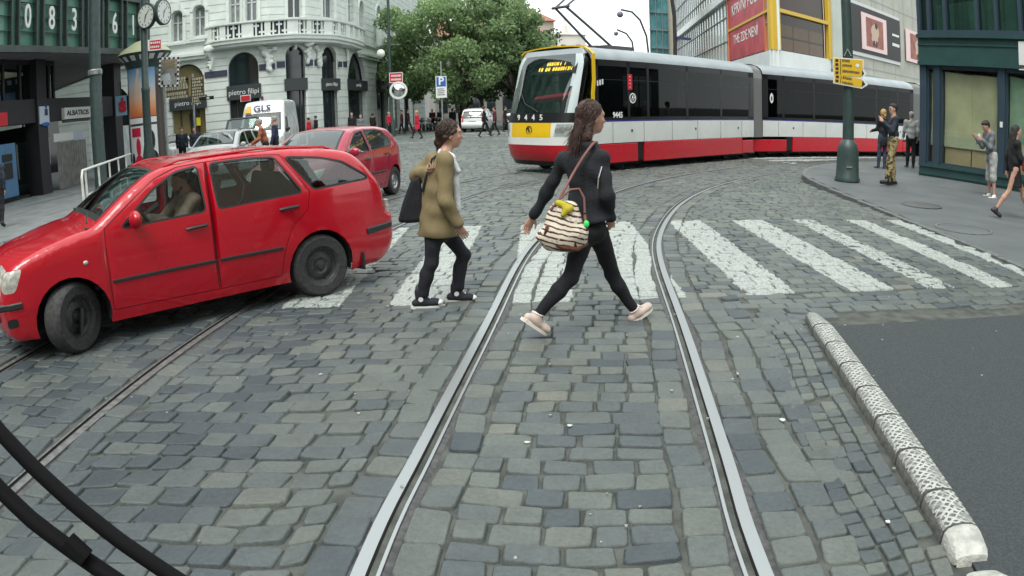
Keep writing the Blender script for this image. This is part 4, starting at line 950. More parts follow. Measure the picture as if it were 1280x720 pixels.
# ---- far cars
def far_car(name, label, pt, hd, pm, H=1.65, L=4.1, rear=True, group=None):
    k = H/1.65
    sp = [('front',[(.08,.3),(.0,.55),(.06,.8)]),('hood',[(.4,.93),(.9,1.02)]),('screen',[(1.0,1.06),(1.4,1.4)]),('roof',[(1.6,1.56*k),(2.4,1.65*k),(3.3,1.62*k),(3.6,1.56*k)]),('rear_screen',[(3.72,1.45*k),(3.86,1.15),(3.9,1.05)]),('tail',[(3.97,.95),(4.0,.7)]),('bumper',[(4.08,.6),(4.1,.45),(4.0,.3)])]
    return make_car(dict(name=name, label=label, loc=(pt.x,pt.y,0), rz=math.atan2(hd.y,hd.x), L=4.1, w=.86, H=1.7, axles=(.8,3.3), wheel_r=.32, paint=pm, belt=(.98,1.02), grid=.2, sub=3, detail=.5, tumble=.25, spine=sp,
      windows=[('front_door_window',[(1.3,1.04),(1.6,1.42),(2.1,1.46*k),(2.1,1.04)]),('rear_door_window',[(2.2,1.04),(2.2,1.46*k),(3.4,1.44*k),(3.5,1.06)])], doors=[('front_door',[(1.1,.35),(1.1,1.0),(1.5,1.45),(2.14,1.5*k),(2.14,.35)])],
      patches=[('tail_light',[(3.78,1.2),(3.92,1.05),(3.98,.72),(3.86,.74)],0)], patch_m={'tail_light':lampr,'headlight':lampg}, strip=lambda s,u,z,t: ('tail_light' if u > 3.7 and .72 < z < 1.25 and t > .82 else 'headlight' if u < .4 and .6 < z < .82 and t > .6 else None), cabin=(1.2,1.9,2.8,.65), mirror=(1.35,1.05), plate_front=None))
p = G(597,165); SUV, _ = far_car('parked_suv', 'white parked car seen from behind under the big tree', Vector((p.x,p.y+2.0,0)), Vector((.18,1,0)).normalized(), WHITE)
b = MB(); b.box((-2.06+.02,0,.82),(.03,.55,.12)); b.build('number_plate', plate_m, SUV)
p = G(655,163); far_car('parked_car', 'dark parked car half hidden behind the nose of the tram', Vector((p.x-.4,p.y+3,0)), Vector((.15,1,0)).normalized(), BLACKP, 1.5)
p = G(222,200); far_car('white_hatchback', 'white car almost hidden behind the advertising column', Vector((-16.3,32.5,0)), Vector((.75,-.66,0)).normalized(), WHITE, 1.5)
# ================================================================== TRAM
tw_white = mat('tram_white', (.66,.69,.67), .3, coat=.4, var=.05, scale=1.5); tw_red = mat('tram_red', (.50,.004,.016), .3, coat=.4, var=.06, scale=2)
tw_grey = mat('tram_roof_grey', (.27,.31,.33), .4, var=.08, scale=2); tw_black = mat('tram_black', (.012,.012,.014), .3, spec=.3)
tw_yel = mat('tram_yellow', (.72,.47,.01), .35, coat=.4); tw_blue = mat('tram_blue_line', (.03,.02,.22), .4)
tw_silver = mat('tram_pillar_silver', (.45,.53,.54), .25, coat=.8); bell_m = mat('bellows_grey', (.17,.18,.18), .8); led = mat('amber_led', (1,.50,.05), .5, emit=1.6)
tram_glass = glass('tram_side_glass', (.07,.075,.08), .0, ior=1.32); tram_screen = glass('tram_screen_glass', (.55,.70,.70), .10)
white_l = mat('white_lettering', (.78,.80,.79), .5)
TW = 1.23
TRAM = thing('tram', 'long white, red and black articulated tram curving across the street behind the walking women', 'tram', (0,0,0))
def tram_T(p, ang): return Matrix.Translation((p[0], p[1], 0)) @ Matrix.Rotation(ang, 4, 'Z')
# local frame: x runs back along the tram, y=-TW is the side towards us
def band(name, y_z, x0, x1, T, m, sides=(1,-1), parent=None, step=1.2, inset=0):
    b = MB(); n = max(1, int((x1-x0)/step)); xs = [x0+(x1-x0)*i/n for i in range(n+1)]
    for s in sides:
        rows = [[T @ Vector((x, s*(y-inset), z)) for x in xs] for y, z in y_z]
        b.grid(rows if s < 0 else rows[::-1])
    return b.build(name, m, parent or TRAM, smooth=True)
COWL = [(TW-.002,2.82),(TW-.02,2.89),(TW-.09,2.99),(TW-.26,3.09),(TW-.55,3.16),(0,3.2)]
def module(T, L, x0=0.0, doors=(), first=False, red_gap=(None,)):
    band('roof_cowl', COWL, x0, L, T, tw_grey)
    band('waist_panel', [(TW,.72),(TW+.004,1.0),(TW,1.26)], x0, L, T, tw_white)
    band('blue_line', [(TW+.003,1.262),(TW+.003,1.30)], x0, L, T, tw_blue)
    band('window_band', [(TW-.004,1.302),(TW-.004,2.82)], x0, L, T, tram_glass)
    inner = MB(); inner.box(T @ Vector(((x0+L)/2,0,.55)), (.1,.1,.1)); 
    # inside: floor, ceiling, seats, poles
    b = MB(); Rm = T.to_3x3()
    b.box(T @ Vector(((x0+L)/2,0,.5)), (L-x0-.1, 2*TW-.1, .1), rot=Rm); b.box(T @ Vector(((x0+L)/2,0,2.62)), (L-x0-.1, 2*TW-.3, .06), rot=Rm); b.build('floor_and_ceiling', dark_in, TRAM)
    b = MB()
    for k in range(int((L-x0-2)/.95)):
        for y in (-.85, .85): b.box(T @ Vector((x0+1.4+k*.95, y, .85)), (.42,.5,.1), rot=Rm); b.box(T @ Vector((x0+1.62+k*.95, y, 1.22)), (.07,.5,.75), rot=Rm)
    so = b.build('seats', seat_red, TRAM); so.name = 'seat_row'
    b = MB()
    for k in range(int((L-x0)/1.9)): b.tube([T @ Vector((x0+1+k*1.9, .35*(-1)**k, .5)), T @ Vector((x0+1+k*1.9, .35*(-1)**k, 2.6))], .02, 6)
    b.build('grab_poles', tw_yel, TRAM).name = 'grab_pole'
    # window divisions, proud of the glass by a hair
    b = MB()
    for s in (1,-1):
        for x in [x0 + .12] + list(doors) + [L-.14]:
            b.box(T @ Vector((x, s*(TW-.012), 2.06)), (.10 if x not in (x0+.12, L-.14) else .26, .02, 1.52), rot=Rm)
        b.box(T @ Vector(((x0+L)/2, s*(TW-.012), 2.74)), (L-x0, .02, .16), rot=Rm); b.box(T @ Vector(((x0+L)/2, s*(TW-.012), 1.34)), (L-x0, .02, .07), rot=Rm)
        b.box(T @ Vector(((x0+L)/2, s*(TW-.008), 2.32)), (L-x0, .014, .018), rot=Rm)
    b.build('window_frame', tw_black, TRAM)
    b = MB()                                           # thin panel joints and latches on the waist
    for s in (1,-1):
        x = x0+.75
        while x < L-.3:
            b.box(T @ Vector((x, s*(TW+.004), .98)), (.012,.006,.52), rot=Rm); x += 1.25
    b.build('panel_joint', bell_m, TRAM)
    b = MB()
    for s in (1,-1):
        for x in (x0+1.5, x0+4.4, L-1.0): b.box(T @ Vector((x, s*(TW+.006), 1.02)), (.06,.012,.06), rot=Rm)
    b.build('latch', tw_black, TRAM)
seat_red = mat('tram_seat_red', (.20,.02,.03), .7)
def skirt(T, segs, L):
    for x0, x1, m, z0, z1, d in segs:
        b = MB()
        for s in (1,-1):
            b.prism([(x0,s*(TW-.06)),(x1,s*(TW-.06)),(x1,s*(TW+d)),(x0,s*(TW+d))] if s > 0 else [(x0,s*(TW+d)),(x1,s*(TW+d)),(x1,s*(TW-.06)),(x0,s*(TW-.06))], z0, z1, T)
        b.build('skirt_panel' if m is tw_red else 'skirt_gap', m, TRAM, bev=.012)
def angle_of(a, b): return math.atan2(b[1]-a[1], b[0]-a[0])
# positions along the curve, taken on the tram's centre line
C0 = Vector((2.0,17.55)) + Vector((-.676,.737))*TW; A1 = Vector((7.15,23.6)); B1 = Vector((7.95,24.25)); A2 = Vector((16.3,27.9)); B2 = Vector((17.2,28.25)); A3 = Vector((29,31.9))
M1 = tram_T(C0, angle_of(C0, A1)); L1 = (A1-C0).length; M2 = tram_T(B1, angle_of(B1, A2)); L2 = (A2-B1).length; M3 = tram_T(B2, angle_of(B2, A3)); L3 = (A3-B2).length
module(M1, L1, .10, (1.5,2.3,4.1,5.9,7.6), True); module(M2, L2, 0, (1.0,2.6,4.6,6.4,7.9)); module(M3, L3, 0, (2,4,6))
skirt(M1, [(.05,1.85,tw_red,.22,.70,.0),(1.87,2.10,tw_black,.24,.72,-.03),(2.12,L1-.75,tw_red,.20,.71,.004),(L1-.74,L1-.05,tw_red,.22,.62,.012)], L1)
skirt(M2, [(-.75,1.15,tw_red,.22,.62,.012),(1.17,1.45,tw_black,.24,.72,-.03),(1.47,L2-.8,tw_red,.20,.71,.004),(L2-.78,L2-.02,tw_red,.22,.62,.01)], L2)
skirt(M3, [(.1,1.2,tw_red,.22,.62,.01),(1.5,L3,tw_red,.20,.71,.004)], L3)
def lerp_T(Ta, xa, Tb, xb, t): 
    a = Ta @ Vector((xa,0,0)); b_ = Tb @ Vector((xb,0,0)); ra = Ta.to_euler().z; rb = Tb.to_euler().z
    return Matrix.Translation(a.lerp(b_, t)) @ Matrix.Rotation(ra+(rb-ra)*t, 4, 'Z')
for Ta, La, Tb in ((M1,L1,M2),(M2,L2,M3)):
    b = MB(); rows = []
    for i in range(15):
        t = i/14; Tt = lerp_T(Ta, La-.03, Tb, .03, t); dd = -.03 - .05*(i % 2)
        rows.append([Tt @ Vector((0, y+(dd if y > 0 else -dd), z)) for y, z in ((-TW,.70),(-TW,2.66),(-TW+.1,2.95),(-TW+.3,3.1),(0,3.14),(TW-.3,3.1),(TW-.1,2.95),(TW,2.66),(TW,.70))])
    b.grid(rows); b.build('bellows', bell_m, TRAM)
b = MB()
for Tt, La in ((M1,L1),(M2,L2),(M3,L3)):
    Rm = Tt.to_3x3(); b.box(Tt @ Vector((La/2+.2,0,.32)), (La-.6,1.9,.36), rot=Rm)
    for x in (1.0, La-.4):
        for s in (1,-1):
            for dx in (-.6,.6):
                cc_ = Tt @ Vector((x+dx, s*.72, .3)); b.lathe([(.001,-.06),(.28,-.06),(.3,-.04),(.3,.05),(.001,.05)], 18, (0,0,0), 'Y'); 
                for q in range(-18*5, 0): b.v[q] = cc_ + Rm @ b.v[q]
b.build('bogie', mat('underframe', (.03,.031,.032), .7), TRAM)
# ---- nose: rows of plan outlines from bumper to roof
ZR = [.20,.32,.45,.60,.72,.80,.90,.98,1.06,1.16,1.26,1.30,1.40,1.50,1.58,1.75,1.95,2.15,2.35,2.50,2.62,2.74,2.86,2.96,3.04,3.10]
XF = np.interp(ZR, [.2,.45,.72,.98,1.26,1.5,1.75,2.15,2.6,2.9,3.1], [.72,.90,.97,.96,.92,.84,.74,.56,.36,.22,.08])
PH = [0,6,12,18,24,30,36,42,48,54,60,66,72,80,90]; PH = [-90+p for p in PH] + [90-p for p in PH[::-1]][1:]
def nose_pt(z, ph):
    xf = np.interp(z, ZR, XF); a = R(abs(ph)); y = TW*math.sin(a)**.62 if a > 0 else 0; x = xf*max(0,math.cos(a))**.62
    w = 1 - .05*np.clip((.5-z)/.3,0,1) - .16*np.clip((z-2.7)/.4,0,1)**1.5
    return M1 @ Vector((.12 - x*1.0 - .02, (1 if ph > 0 else -1)*y*w if ph else 0, z))
cell = {}
for i in range(len(ZR)-1):
    z = (ZR[i]+ZR[i+1])/2
    for j in range(len(PH)-1):
        p = (PH[j]+PH[j+1])/2; a = abs(p)
        if z < .32: k = 'front_valance'
        elif z < .72: k = 'front_skirt'
        elif z < .90: k = 'front_bumper'
        elif z < 1.26: k = 'front_panel' if a < 27 else ('headlight_bay' if a < 62 else 'front_bumper')
        elif z < 1.50: k = 'lower_mask'
        elif z < 2.96: k = 'windscreen' if a < 46 - 5*max(0, z-2.0) else ('corner_pillar' if a < 66 else 'cab_window')
        else: k = 'roof_nose'
        cell.setdefault(k, MB()).add([nose_pt(ZR[i],PH[j]), nose_pt(ZR[i],PH[j+1]), nose_pt(ZR[i+1],PH[j+1]), nose_pt(ZR[i+1],PH[j])], [(3,2,1,0)])
nm = {'front_valance':tw_black,'front_skirt':tw_red,'front_bumper':tw_white,'front_panel':tw_yel,'headlight_bay':tw_white,'lower_mask':tw_black,'windscreen':tram_screen,'corner_pillar':tw_silver,'cab_window':tram_glass,'roof_nose':tw_grey}
for k, b in cell.items():
    o = b.build(k, nm[k], TRAM); bm = bmesh.new(); bm.from_mesh(o.data); bmesh.ops.remove_doubles(bm, verts=bm.verts, dist=.002); bm.to_mesh(o.data); bm.free()
    o.data.polygons.foreach_set('use_smooth', [True]*len(o.data.polygons))
# headlamps
def nose_out(z, ph, d=.0):
    p = nose_pt(z, ph); a = nose_pt(z, ph+1) - nose_pt(z, ph-1); e = nose_pt(z+.03, ph)-nose_pt(z-.03, ph); n = a.cross(e).normalized()
    if n.dot((M1.to_3x3() @ Vector((-1,0,0)))) < 0: n = -n
    return p + n*d, n
for s in (1,-1):
    b = MB(); rows = []
    for z in (.93,1.0,1.09,1.17,1.235): rows.append([nose_out(z, s*ph, .012)[0] for ph in np.linspace(29+(z-.93)*12, 60, 9)])
    b.grid(rows if s < 0 else rows[::-1]); hl = b.build('headlight', glass('headlight_glass', (.8,.84,.85), .25), TRAM, smooth=True)
    for ph, z, r in ((35,1.07,.07),(43,1.09,.08),(52,1.12,.06)):
        c, n = nose_out(z, s*ph, .0); b = MB(); e1 = n.orthogonal().normalized(); e2 = n.cross(e1)
        rings = [[c+n*h+(e1*math.cos(q)+e2*math.sin(q))*r*k for q in np.linspace(0,2*PI,17)] for k, h in ((1,.002),(.85,.006),(.5,.004),(.02,.009))]
        b.grid(rings); b.build('lamp', lampg, hl, smooth=True)
# yellow frame across the roof edge and down the corner nearest to us, and its twin
b = MB()
path = []
for s in (1,-1):
    b2 = []
    for z in (1.28,1.6,1.95,2.3,2.6,2.8,2.93): b2.append(M1 @ Vector((.16 - .05*(z < 2) - .10*np.clip((z-1.3)/1.6,0,1)*0, s*(TW+.012), z)))
    path.append(b2)
for z_y in (1,): 
    top = [M1 @ Vector((.10, y, z)) for y, z in ((TW-.05,3.03),(TW-.2,3.11),(TW-.6,3.15),(0,3.17),(-(TW-.6),3.15),(-(TW-.2),3.11),(-(TW-.05),3.03))]
pp = path[0] + top + path[1][::-1]
Rm = M1.to_3x3(); sx = Rm @ Vector((1,0,0)); rows = []
ctr = M1 @ Vector((.1,0,2.0))
for off, out in ((-.05,0),(-.05,.035),(.05,.035),(.05,0)):
    rows.append([p + sx*off + (p-ctr - sx*(p-ctr).dot(sx)).normalized()*out for p in pp])
b.grid(rows); b.build('yellow_frame', tw_yel, TRAM)
# cab: dark fascia, added red shape for the red car's reflection, driver's partition, destination display, wiper, emblem
b = MB(); b.box(M1 @ Vector((.12,0,1.38)), (1.0,2.2,.16), rot=Rm); b.box(M1 @ Vector((1.35,0,1.7)), (.06,2.2,2.0), rot=Rm); b.build('cab_fascia', mat('cab_grey', (.16,.24,.23), .7), TRAM, bev=.03)
sdf_obj('red_reflection', [('t', tuple(M1 @ Vector((.05,-.80,1.92))), tuple(M1 @ Vector((.0,.45,1.84))), (.30,.12), (.26,.09), tuple(Rm @ Vector((1,0,0))))], mat('reflected_red', (.42,.01,.03), .5), TRAM, res=.03)
dT = Matrix.Translation(M1 @ Vector((-.17,-.22,2.66))) @ M1.to_3x3().to_4x4() @ Matrix.Rotation(R(-90),4,'Z') @ Matrix.Rotation(R(62),4,'X')
b = MB(); b.prism([(-.78,-.20),(.82,-.20),(.80,.18),(.50,.22),(-.2,.2)], -.02, .0, dT); dp = b.build('destination_display', tw_black, TRAM)
b = MB(); rnd = random.Random(3)
for row, (x0, x1, y) in enumerate(((-.25,.42,.075),(-.48,.66,-.075))):
    x = x0
    while x < x1:
        w = rnd.uniform(.05,.085)
        for q in range(3):
            if rnd.random() < .8: b.prism([(x+q*w/3,y-.055+rnd.choice((0,.02))),(x+q*w/3+w/4.2,y-.055),(x+q*w/3+w/4.2,y+.055),(x+q*w/3,y+.055-rnd.choice((0,.02,.05)))], .004, .008, dT)
        x += w + (.02 if rnd.random() < .85 else .09)
b.build('led_text', led, dp)
b = MB(); pts = [nose_out(1.52, -4, .03)[0], nose_out(1.72, 6, .035)[0], nose_out(1.98, 17, .03)[0]]; b.tube(pts, .016, 6); b.build('wiper', black_tr, TRAM)
b = MB(); c, n = nose_out(1.08, 0, .006); e1 = Vector((0,0,1)); e2 = n.cross(e1)
b.tube([c + (e1*math.cos(q)+e2*math.sin(q))*.10 for q in np.linspace(0,2*PI,20)], .010, 5)
for a, d_ in (((0,-.07),(.02,.08)),((-.045,-.03),(.05,.02)),((.02,.07),(.06,.03))): b.tube([c+e1*a[1]+e2*a[0], c+e1*d_[1]+e2*d_[0]], .014, 5)
b.build('emblem', black_tr, TRAM)
for i, ch in enumerate('9445'):                        # fleet number on the front
    yy = .44-i*.27; p, n = nose_out(1.38, math.degrees(math.asin((abs(yy)/TW)**(1/.62)))*(1 if yy > 0 else -1), .012)
    text_obj('fleet_number', ch, .20, white_l, TRAM, frame_mat(p, n.cross(Vector((0,0,-1))).normalized()*1.0, (0,0,1)) @ Matrix.Rotation(R(90),4,'X'), .004, 1.05, bold=.004)
def side_T(Tm, x, z, d=.012): return Tm @ Matrix.Translation((x, -(TW+d), z)) @ Matrix.Rotation(R(90),4,'X')
text_obj('fleet_number', '9445', .20, white_l, TRAM, side_T(M1, 1.05, 1.42, .004), .003, .95, bold=.006)
# emblems and stickers on the side
sl = mat('sticker_red', (.55,.01,.03), .5)
b = MB(); b.prism([(-.09,-.2),(.09,-.2),(.09,.2),(-.09,.2)], 0, .004, side_T(M1, 1.55, 2.28, .001)); o = b.build('red_sticker', sl, TRAM)
for k in range(4): text_obj('sticker_text', '•', .12, white_l, o, side_T(M1, 1.55, 2.14+k*.09, .006), .001)
def ring(T, r0, r1, n=28):
    b = MB(); b.grid([[T @ Vector((r*math.cos(q), r*math.sin(q), 0)) for q in np.linspace(0,2*PI,n+1)] for r in (r1,r0)]); return b
b = ring(side_T(M1, 1.65, 1.86, .006), .10, .135)
for a, e, w in (((-.1,0),(.1,0),.03),((-.06,-.06),(.02,.07),.03),((.0,-.07),(.07,.03),.03)): b.bar(side_T(M1,1.65,1.86,.006) @ Vector((*a,0)), side_T(M1,1.65,1.86,.006) @ Vector((*e,0)), w, .004)
b.build('side_emblem', white_l, TRAM)
text_obj('side_caption', 'DPP', .085, white_l, TRAM, side_T(M1, 1.65, 1.68, .004), .002) if False else None
b = MB(); b.prism([(.085*math.cos(q), .17*math.sin(q)) for q in np.linspace(0,2*PI,25)[:-1]], 0, .004, side_T(M2, .42, 2.02, .001)); o = b.build('white_sticker', white_l, TRAM)
b = MB(); b.prism([(.035*math.cos(q), .08*math.sin(q)-.01) for q in np.linspace(0,2*PI,17)[:-1]], .005, .008, side_T(M2, .42, 2.02, .001)); b.build('sticker_figure', tw_black, o)
b = MB()
for k in range(3): b.box(side_T(M1, .32+.09*k, 2.22, .002) @ Vector((0,.02*k,0)), (.05,.004,.13), rot=Rm)
b.build('door_notice', white_l, TRAM)
# pantograph
b = MB(); base = Vector((2.1,0,3.24))
for y in (-.35,.35): b.tube([M1 @ Vector((2.0,y,3.2)), M1 @ Vector((.35,y*.55,4.25))], .035, 6); b.tube([M1 @ Vector((.35,y*.55,4.25)), M1 @ Vector((1.9,y*.8,5.35))], .028, 6)
b.tube([M1 @ Vector((.35,-.3,4.25)), M1 @ Vector((.35,.3,4.25))], .04, 6); b.tube([M1 @ Vector((1.9,-.8,5.28)), M1 @ Vector((1.9,-.5,5.38)), M1 @ Vector((1.9,.5,5.38)), M1 @ Vector((1.9,.8,5.28))], .03, 6)
b.box(M1 @ Vector((2.1,0,3.24)), (1.1,.9,.1), rot=Rm); b.build('pantograph', mat('pantograph_steel', (.10,.10,.11), .5, metal=.4), TRAM)
# ================================================================== PEOPLE
skin_m = mat('skin', (.47,.27,.20), .5, var=.08, scale=20); skin_t = mat('skin_tan', (.36,.19,.13), .5, var=.08, scale=20)
lip_m = mat('lips', (.42,.11,.10), .4); eye_m = mat('eye_white', (.75,.74,.72), .2); iris_m = mat('iris', (.03,.02,.015), .2)
def cloth(name, c, var=.18): return mat('cloth_' + name, c, .9, var=var, scale=14, bump=.35, bscale=70)
def hairm(name, c): return mat('hair_' + name, c, .45, var=.45, scale=60, bump=.6, bscale=120)
H_BROWN = hairm('brown', (.045,.022,.014)); H_DARK = hairm('dark', (.012,.010,.010)); H_BLOND = hairm('blond', (.45,.27,.09)); H_GREY = hairm('grey', (.30,.29,.27)); H_RED = hairm('auburn', (.052,.024,.017))
shoe_d = mat('shoe_dark', (.018,.018,.02), .5); shoe_w = mat('shoe_white', (.68,.69,.68), .55)
V3 = lambda *a: Vector(a)
def fold(seed, amp, fz=26, fx=14):
    ph = random.Random(seed).uniform(0, 6)
    def w(X, Y, Z): return amp*(np.sin(fz*Z + 9*X + 6*Y + ph) * np.sin(fx*X - 11*Z + ph*2) + .6*np.sin(38*Z - 17*Y + 13*X + ph))
    return w
def hand_prims(wr, el, r, curl=.5, palm_dir=None, fine=True, spread=1.0):
    """palm, four bent fingers of different length and a thumb; wr wrist, el elbow"""
    d = (wr-el).normalized(); n = (palm_dir or V3(0,1,0)); n = (n - d*n.dot(d)).normalized(); sd = d.cross(n)
    P = [('t', tuple(wr-d*.01), tuple(wr+d*.085), (.026*r,.018*r), (.038*r,.015*r), tuple(sd), .012)]
    if not fine:
        P += [('t', tuple(wr+d*.08), tuple(wr+d*.15+n*.04*curl), (.036*r,.014*r), (.026*r,.012*r), tuple(sd), .015), ('c', tuple(wr+d*.03+sd*.03), tuple(wr+d*.10+sd*.05), .015*r, .011*r, .012)]
        return P
    for k, L in enumerate((.068,.078,.073,.056)):
        o = (k-1.5)*.0195*r*spread; a = wr+d*.085+sd*o; ang = curl*(.5+.12*k)
        p1 = a + (d*math.cos(ang)+n*math.sin(ang))*L*.5 + sd*o*.10; p2 = p1 + (d*math.cos(ang*2.1)+n*math.sin(ang*2.1))*L*.32; p3 = p2 + (d*math.cos(ang*2.8)+n*math.sin(ang*2.8))*L*.26
        P += [('c', tuple(a-d*.01), tuple(p1), .0095*r, .0088*r, .004), ('c', tuple(p1), tuple(p2), .0088*r, .008*r, .003), ('c', tuple(p2), tuple(p3), .008*r, .0066*r, .003)]
    tb = wr+d*.025 - sd*.024*r; t1 = tb + (d*.7-sd*.6+n*.25).normalized()*.042; t2 = t1 + (d*.95-sd*.2+n*.35).normalized()*.032
    P += [('c', tuple(tb), tuple(t1), .013*r, .0105*r, .008), ('c', tuple(t1), tuple(t2), .0105*r, .008*r, .003)]
    return P
def shoe_prims(an, toe_dir, upv, r=1.0, L=.26, top=.0):
    d = Vector(toe_dir).normalized(); u = Vector(upv); u = (u-d*u.dot(d)).normalized(); s = d.cross(u)
    he = an - u*.055*r - d*.055
    return [('t', tuple(he), tuple(he+d*(L-.075)), (.036*r,.034*r), (.043*r,.026*r), tuple(s), .03), ('c', tuple(an+u*top), tuple(an-u*.03), .037*r, .040*r, .03), ('c', tuple(an-u*.01), tuple(he+d*.09), .040*r, .036*r, .03), ('c', tuple(he+d*(L-.11)+u*.0), tuple(he+d*(L-.085)), .040*r,.034*r,.02)], he, d, u, s
def build_shoe(name, an, toe_dir, upv, m, sole_m, T, res, r=1.0, L=.26, top=.0):
    P, he, d, u, s = shoe_prims(an, toe_dir, upv, r, L, top)
    o = sdf_obj(name, P, m, T, res=res, k=.02)
    b = MB(); Ln = L-.015; out = []
    for q in np.linspace(0, 2*PI, 25)[:-1]:
        x = math.cos(q); y = math.sin(q); wd = .040*r*(1+.16*max(0,x)); out.append(he + d*(Ln*.5-.04 + x*(Ln*.5+.004)) + s*(wd*np.sign(y)*abs(y)**.75) - u*.024*r)
    n = len(out); b.add(out + [p-u*.026*r for p in out], [tuple(range(n))[::-1], tuple(range(n,2*n))] + [(i,(i+1)%n,n+(i+1)%n,n+i) for i in range(n)])
    b.build('sole', sole_m, o); return o
def figure(T, J, P):
    """J joints in local metres, P the look. Local frame: x ahead, y left, z up (only used for side vectors given in J)."""
    res = P.get('res', .02); fine = res < .012; f = Vector(J['fwd']).normalized(); lf = Vector(J.get('left', V3(0,0,1).cross(f))).normalized(); up = V3(0,0,1)
    hf = Vector(J.get('look', f)).normalized(); hu = (Vector(J.get('headup', up)) - hf*Vector(J.get('headup', up)).dot(hf)).normalized(); hl = hu.cross(hf)
    hd = J['head']; s = P.get('scale', 1.0); fem = P.get('female', False); sk = P.get('skin', skin_m)
    Rm = [[hf.x,hl.x,hu.x],[hf.y,hl.y,hu.y],[hf.z,hl.z,hu.z]]
    def hp(x, y, z): return tuple(hd + hf*x*s + hl*y*s + hu*z*s)
    pv, ch, nk = J['pelvis'], J['chest'], J['neck']
    sh, el, wr, hip, kn, an = J['sh'], J['el'], J['wr'], J['hip'], J['kn'], J['an']
    arm = P.get('arm', 1.0)*(.88 if fem else 1)*s; leg = P.get('leg', 1.0)*(.95 if fem else 1)*s
    B = [('e', hp(-.012,0,.025), (.098*s,.076*s,.095*s), Rm, .03), ('e', hp(.028,0,-.045), (.062*s,.056*s,.072*s), Rm, .03), ('e', hp(.052,0,-.088), (.026*s,.028*s,.022*s), Rm, .02),
         ('c', hp(.086,0,.004), hp(.103,0,-.026), .008*s, .0125*s, .012), ('e', hp(.083,0,-.062), (.013*s,.022*s,.010*s), Rm, .008),
         ('e', hp(.072,0,.032), (.02*s,.05*s,.012*s), Rm, .02), ('c', tuple(nk - (hd-nk)*.2), hp(-.012,0,-.06), .052*s*(.9 if fem else 1.08), .050*s*(.88 if fem else 1.05), .03)]
    for q in (-1,1): B += [('e', hp(-.008, q*.077, -.012), (.020*s,.008*s,.031*s), Rm, .006), ('e', hp(.062,q*.036,-.018), (.022*s,.018*s,.016*s), Rm, .02)]
    B += [('t', tuple(pv), tuple(ch), (.13*s,.09*s), (.135*s,.09*s), tuple(lf), .05), ('c', tuple(ch), tuple(nk), .09*s, .05*s, .05)]
    ak = .85 if P.get('sleeve', 1) > .3 else 1
    for i in (0,1):
        B += [('c', tuple(ch*.5+sh[i]*.5), tuple(sh[i]), .05*s, .045*s, .04), ('c', tuple(sh[i]), tuple(el[i]), .043*arm*ak, .034*arm*ak, .02), ('c', tuple(el[i]), tuple(wr[i]), .034*arm*ak, .023*arm, .02)]
        B += hand_prims(wr[i], el[i], .92*s if fem else s, P.get('curl', (.5,.5))[i], J.get('palm', (None,None))[i] or (pv-sh[i]).cross(up)*0 + (V3(*(lf*(-1 if i == 0 else 1)))), fine)
        lr = leg*(.84 if P.get('trousers') is not None else 1.0)
        B += [('c', tuple(hip[i]), tuple(kn[i]), .072*lr, .048*lr, .04), ('c', tuple(kn[i]), tuple(kn[i]*.65+an[i]*.35 - f*.012), .047*lr, .052*lr, .02), ('c', tuple(kn[i]*.65+an[i]*.35 - f*.012), tuple(an[i]), .052*lr, .030*lr, .02)]
        td = Vector(J['toe'][i]).normalized(); tu = Vector(J.get('toe_up',(up,up))[i]); B += [('c', tuple(an[i]), tuple(an[i]+td*.06-tu*.055*s), .027*s, .018*s, .01)]
    sdf_obj('body', B, sk, T, res=res if not fine else .0065, k=.025)
    if fine or P.get('eyes'):
        for q in (-1,1):
            b = MB(); b.ball(hp(.0665,q*.034,.004), .0125*s, 10); e = b.build('eye', eye_m, T, smooth=True); b = MB(); b.ball(hp(.0755,q*.034,.004), .006*s, 8); b.build('iris', iris_m, e, smooth=True)
        sdf_obj('mouth', [('e', hp(.092,0,-.058), (.005,.018,.004), Rm), ('e', hp(.091,0,-.067), (.005,.015,.004), Rm)], lip_m, T, res=.003, k=.004)
        for q in (-1,1): sdf_obj('eyebrow', [('c', hp(.088,q*.018,.030), hp(.080,q*.044,.029), .003, .002)], P['hair'], T, res=.0035, k=.002, relax=1)
    # hair
    hs = P.get('hairstyle', 'short'); Hh = [('e', hp(-.026,0,.045), (.098*s,.085*s,.088*s), Rm)]
    if hs == 'short': Hh += [('e', hp(-.055,0,.0), (.055*s,.076*s,.065*s), Rm), ('e', hp(.03,0,.085), (.06*s,.066*s,.034*s), Rm)]
    elif hs == 'bun':
        Hh += [('e', hp(-.058,0,-.005), (.055*s,.072*s,.075*s), Rm), ('e', hp(-.098,0,-.06), (.042*s,.042*s,.036*s), Rm), ('c', hp(-.10,0,-.08), hp(-.095,.0,-.165), .030*s, .018*s)]
        Hh += [('c', hp(.03,q*.070,.035), hp(-.05,q*.076,-.02), .016*s, .022*s) for q in (-1,1)]
    elif hs == 'long':
        Hh += [('e', hp(-.055,0,-.01), (.058*s,.080*s,.085*s), Rm), ('c', hp(.015,.068,.02), hp(-.03,.075,-.14), .022*s, .028*s), ('c', hp(-.035,-.062,.0), hp(-.06,-.06,-.15), .026*s, .03*s)]
        for a, e, r1, r2 in P.get('locks', [((-.08,0,-.05),(-.09,0,-.26),.060,.035)]): Hh.append(('c', hp(*a), hp(*e), r1*s, r2*s))
    elif hs == 'cap': Hh = [('e', hp(-.01,0,.05), (.106*s,.088*s,.075*s), Rm), ('e', hp(-.05,0,.0), (.055*s,.076*s,.06*s), Rm), ('t', hp(.07,0,.04), hp(.15,0,.03), (.06,.008), (.05,.008), tuple(hl))]
    elif hs == 'bald': Hh = [('e', hp(-.055,0,-.02), (.055*s,.079*s,.05*s), Rm)]
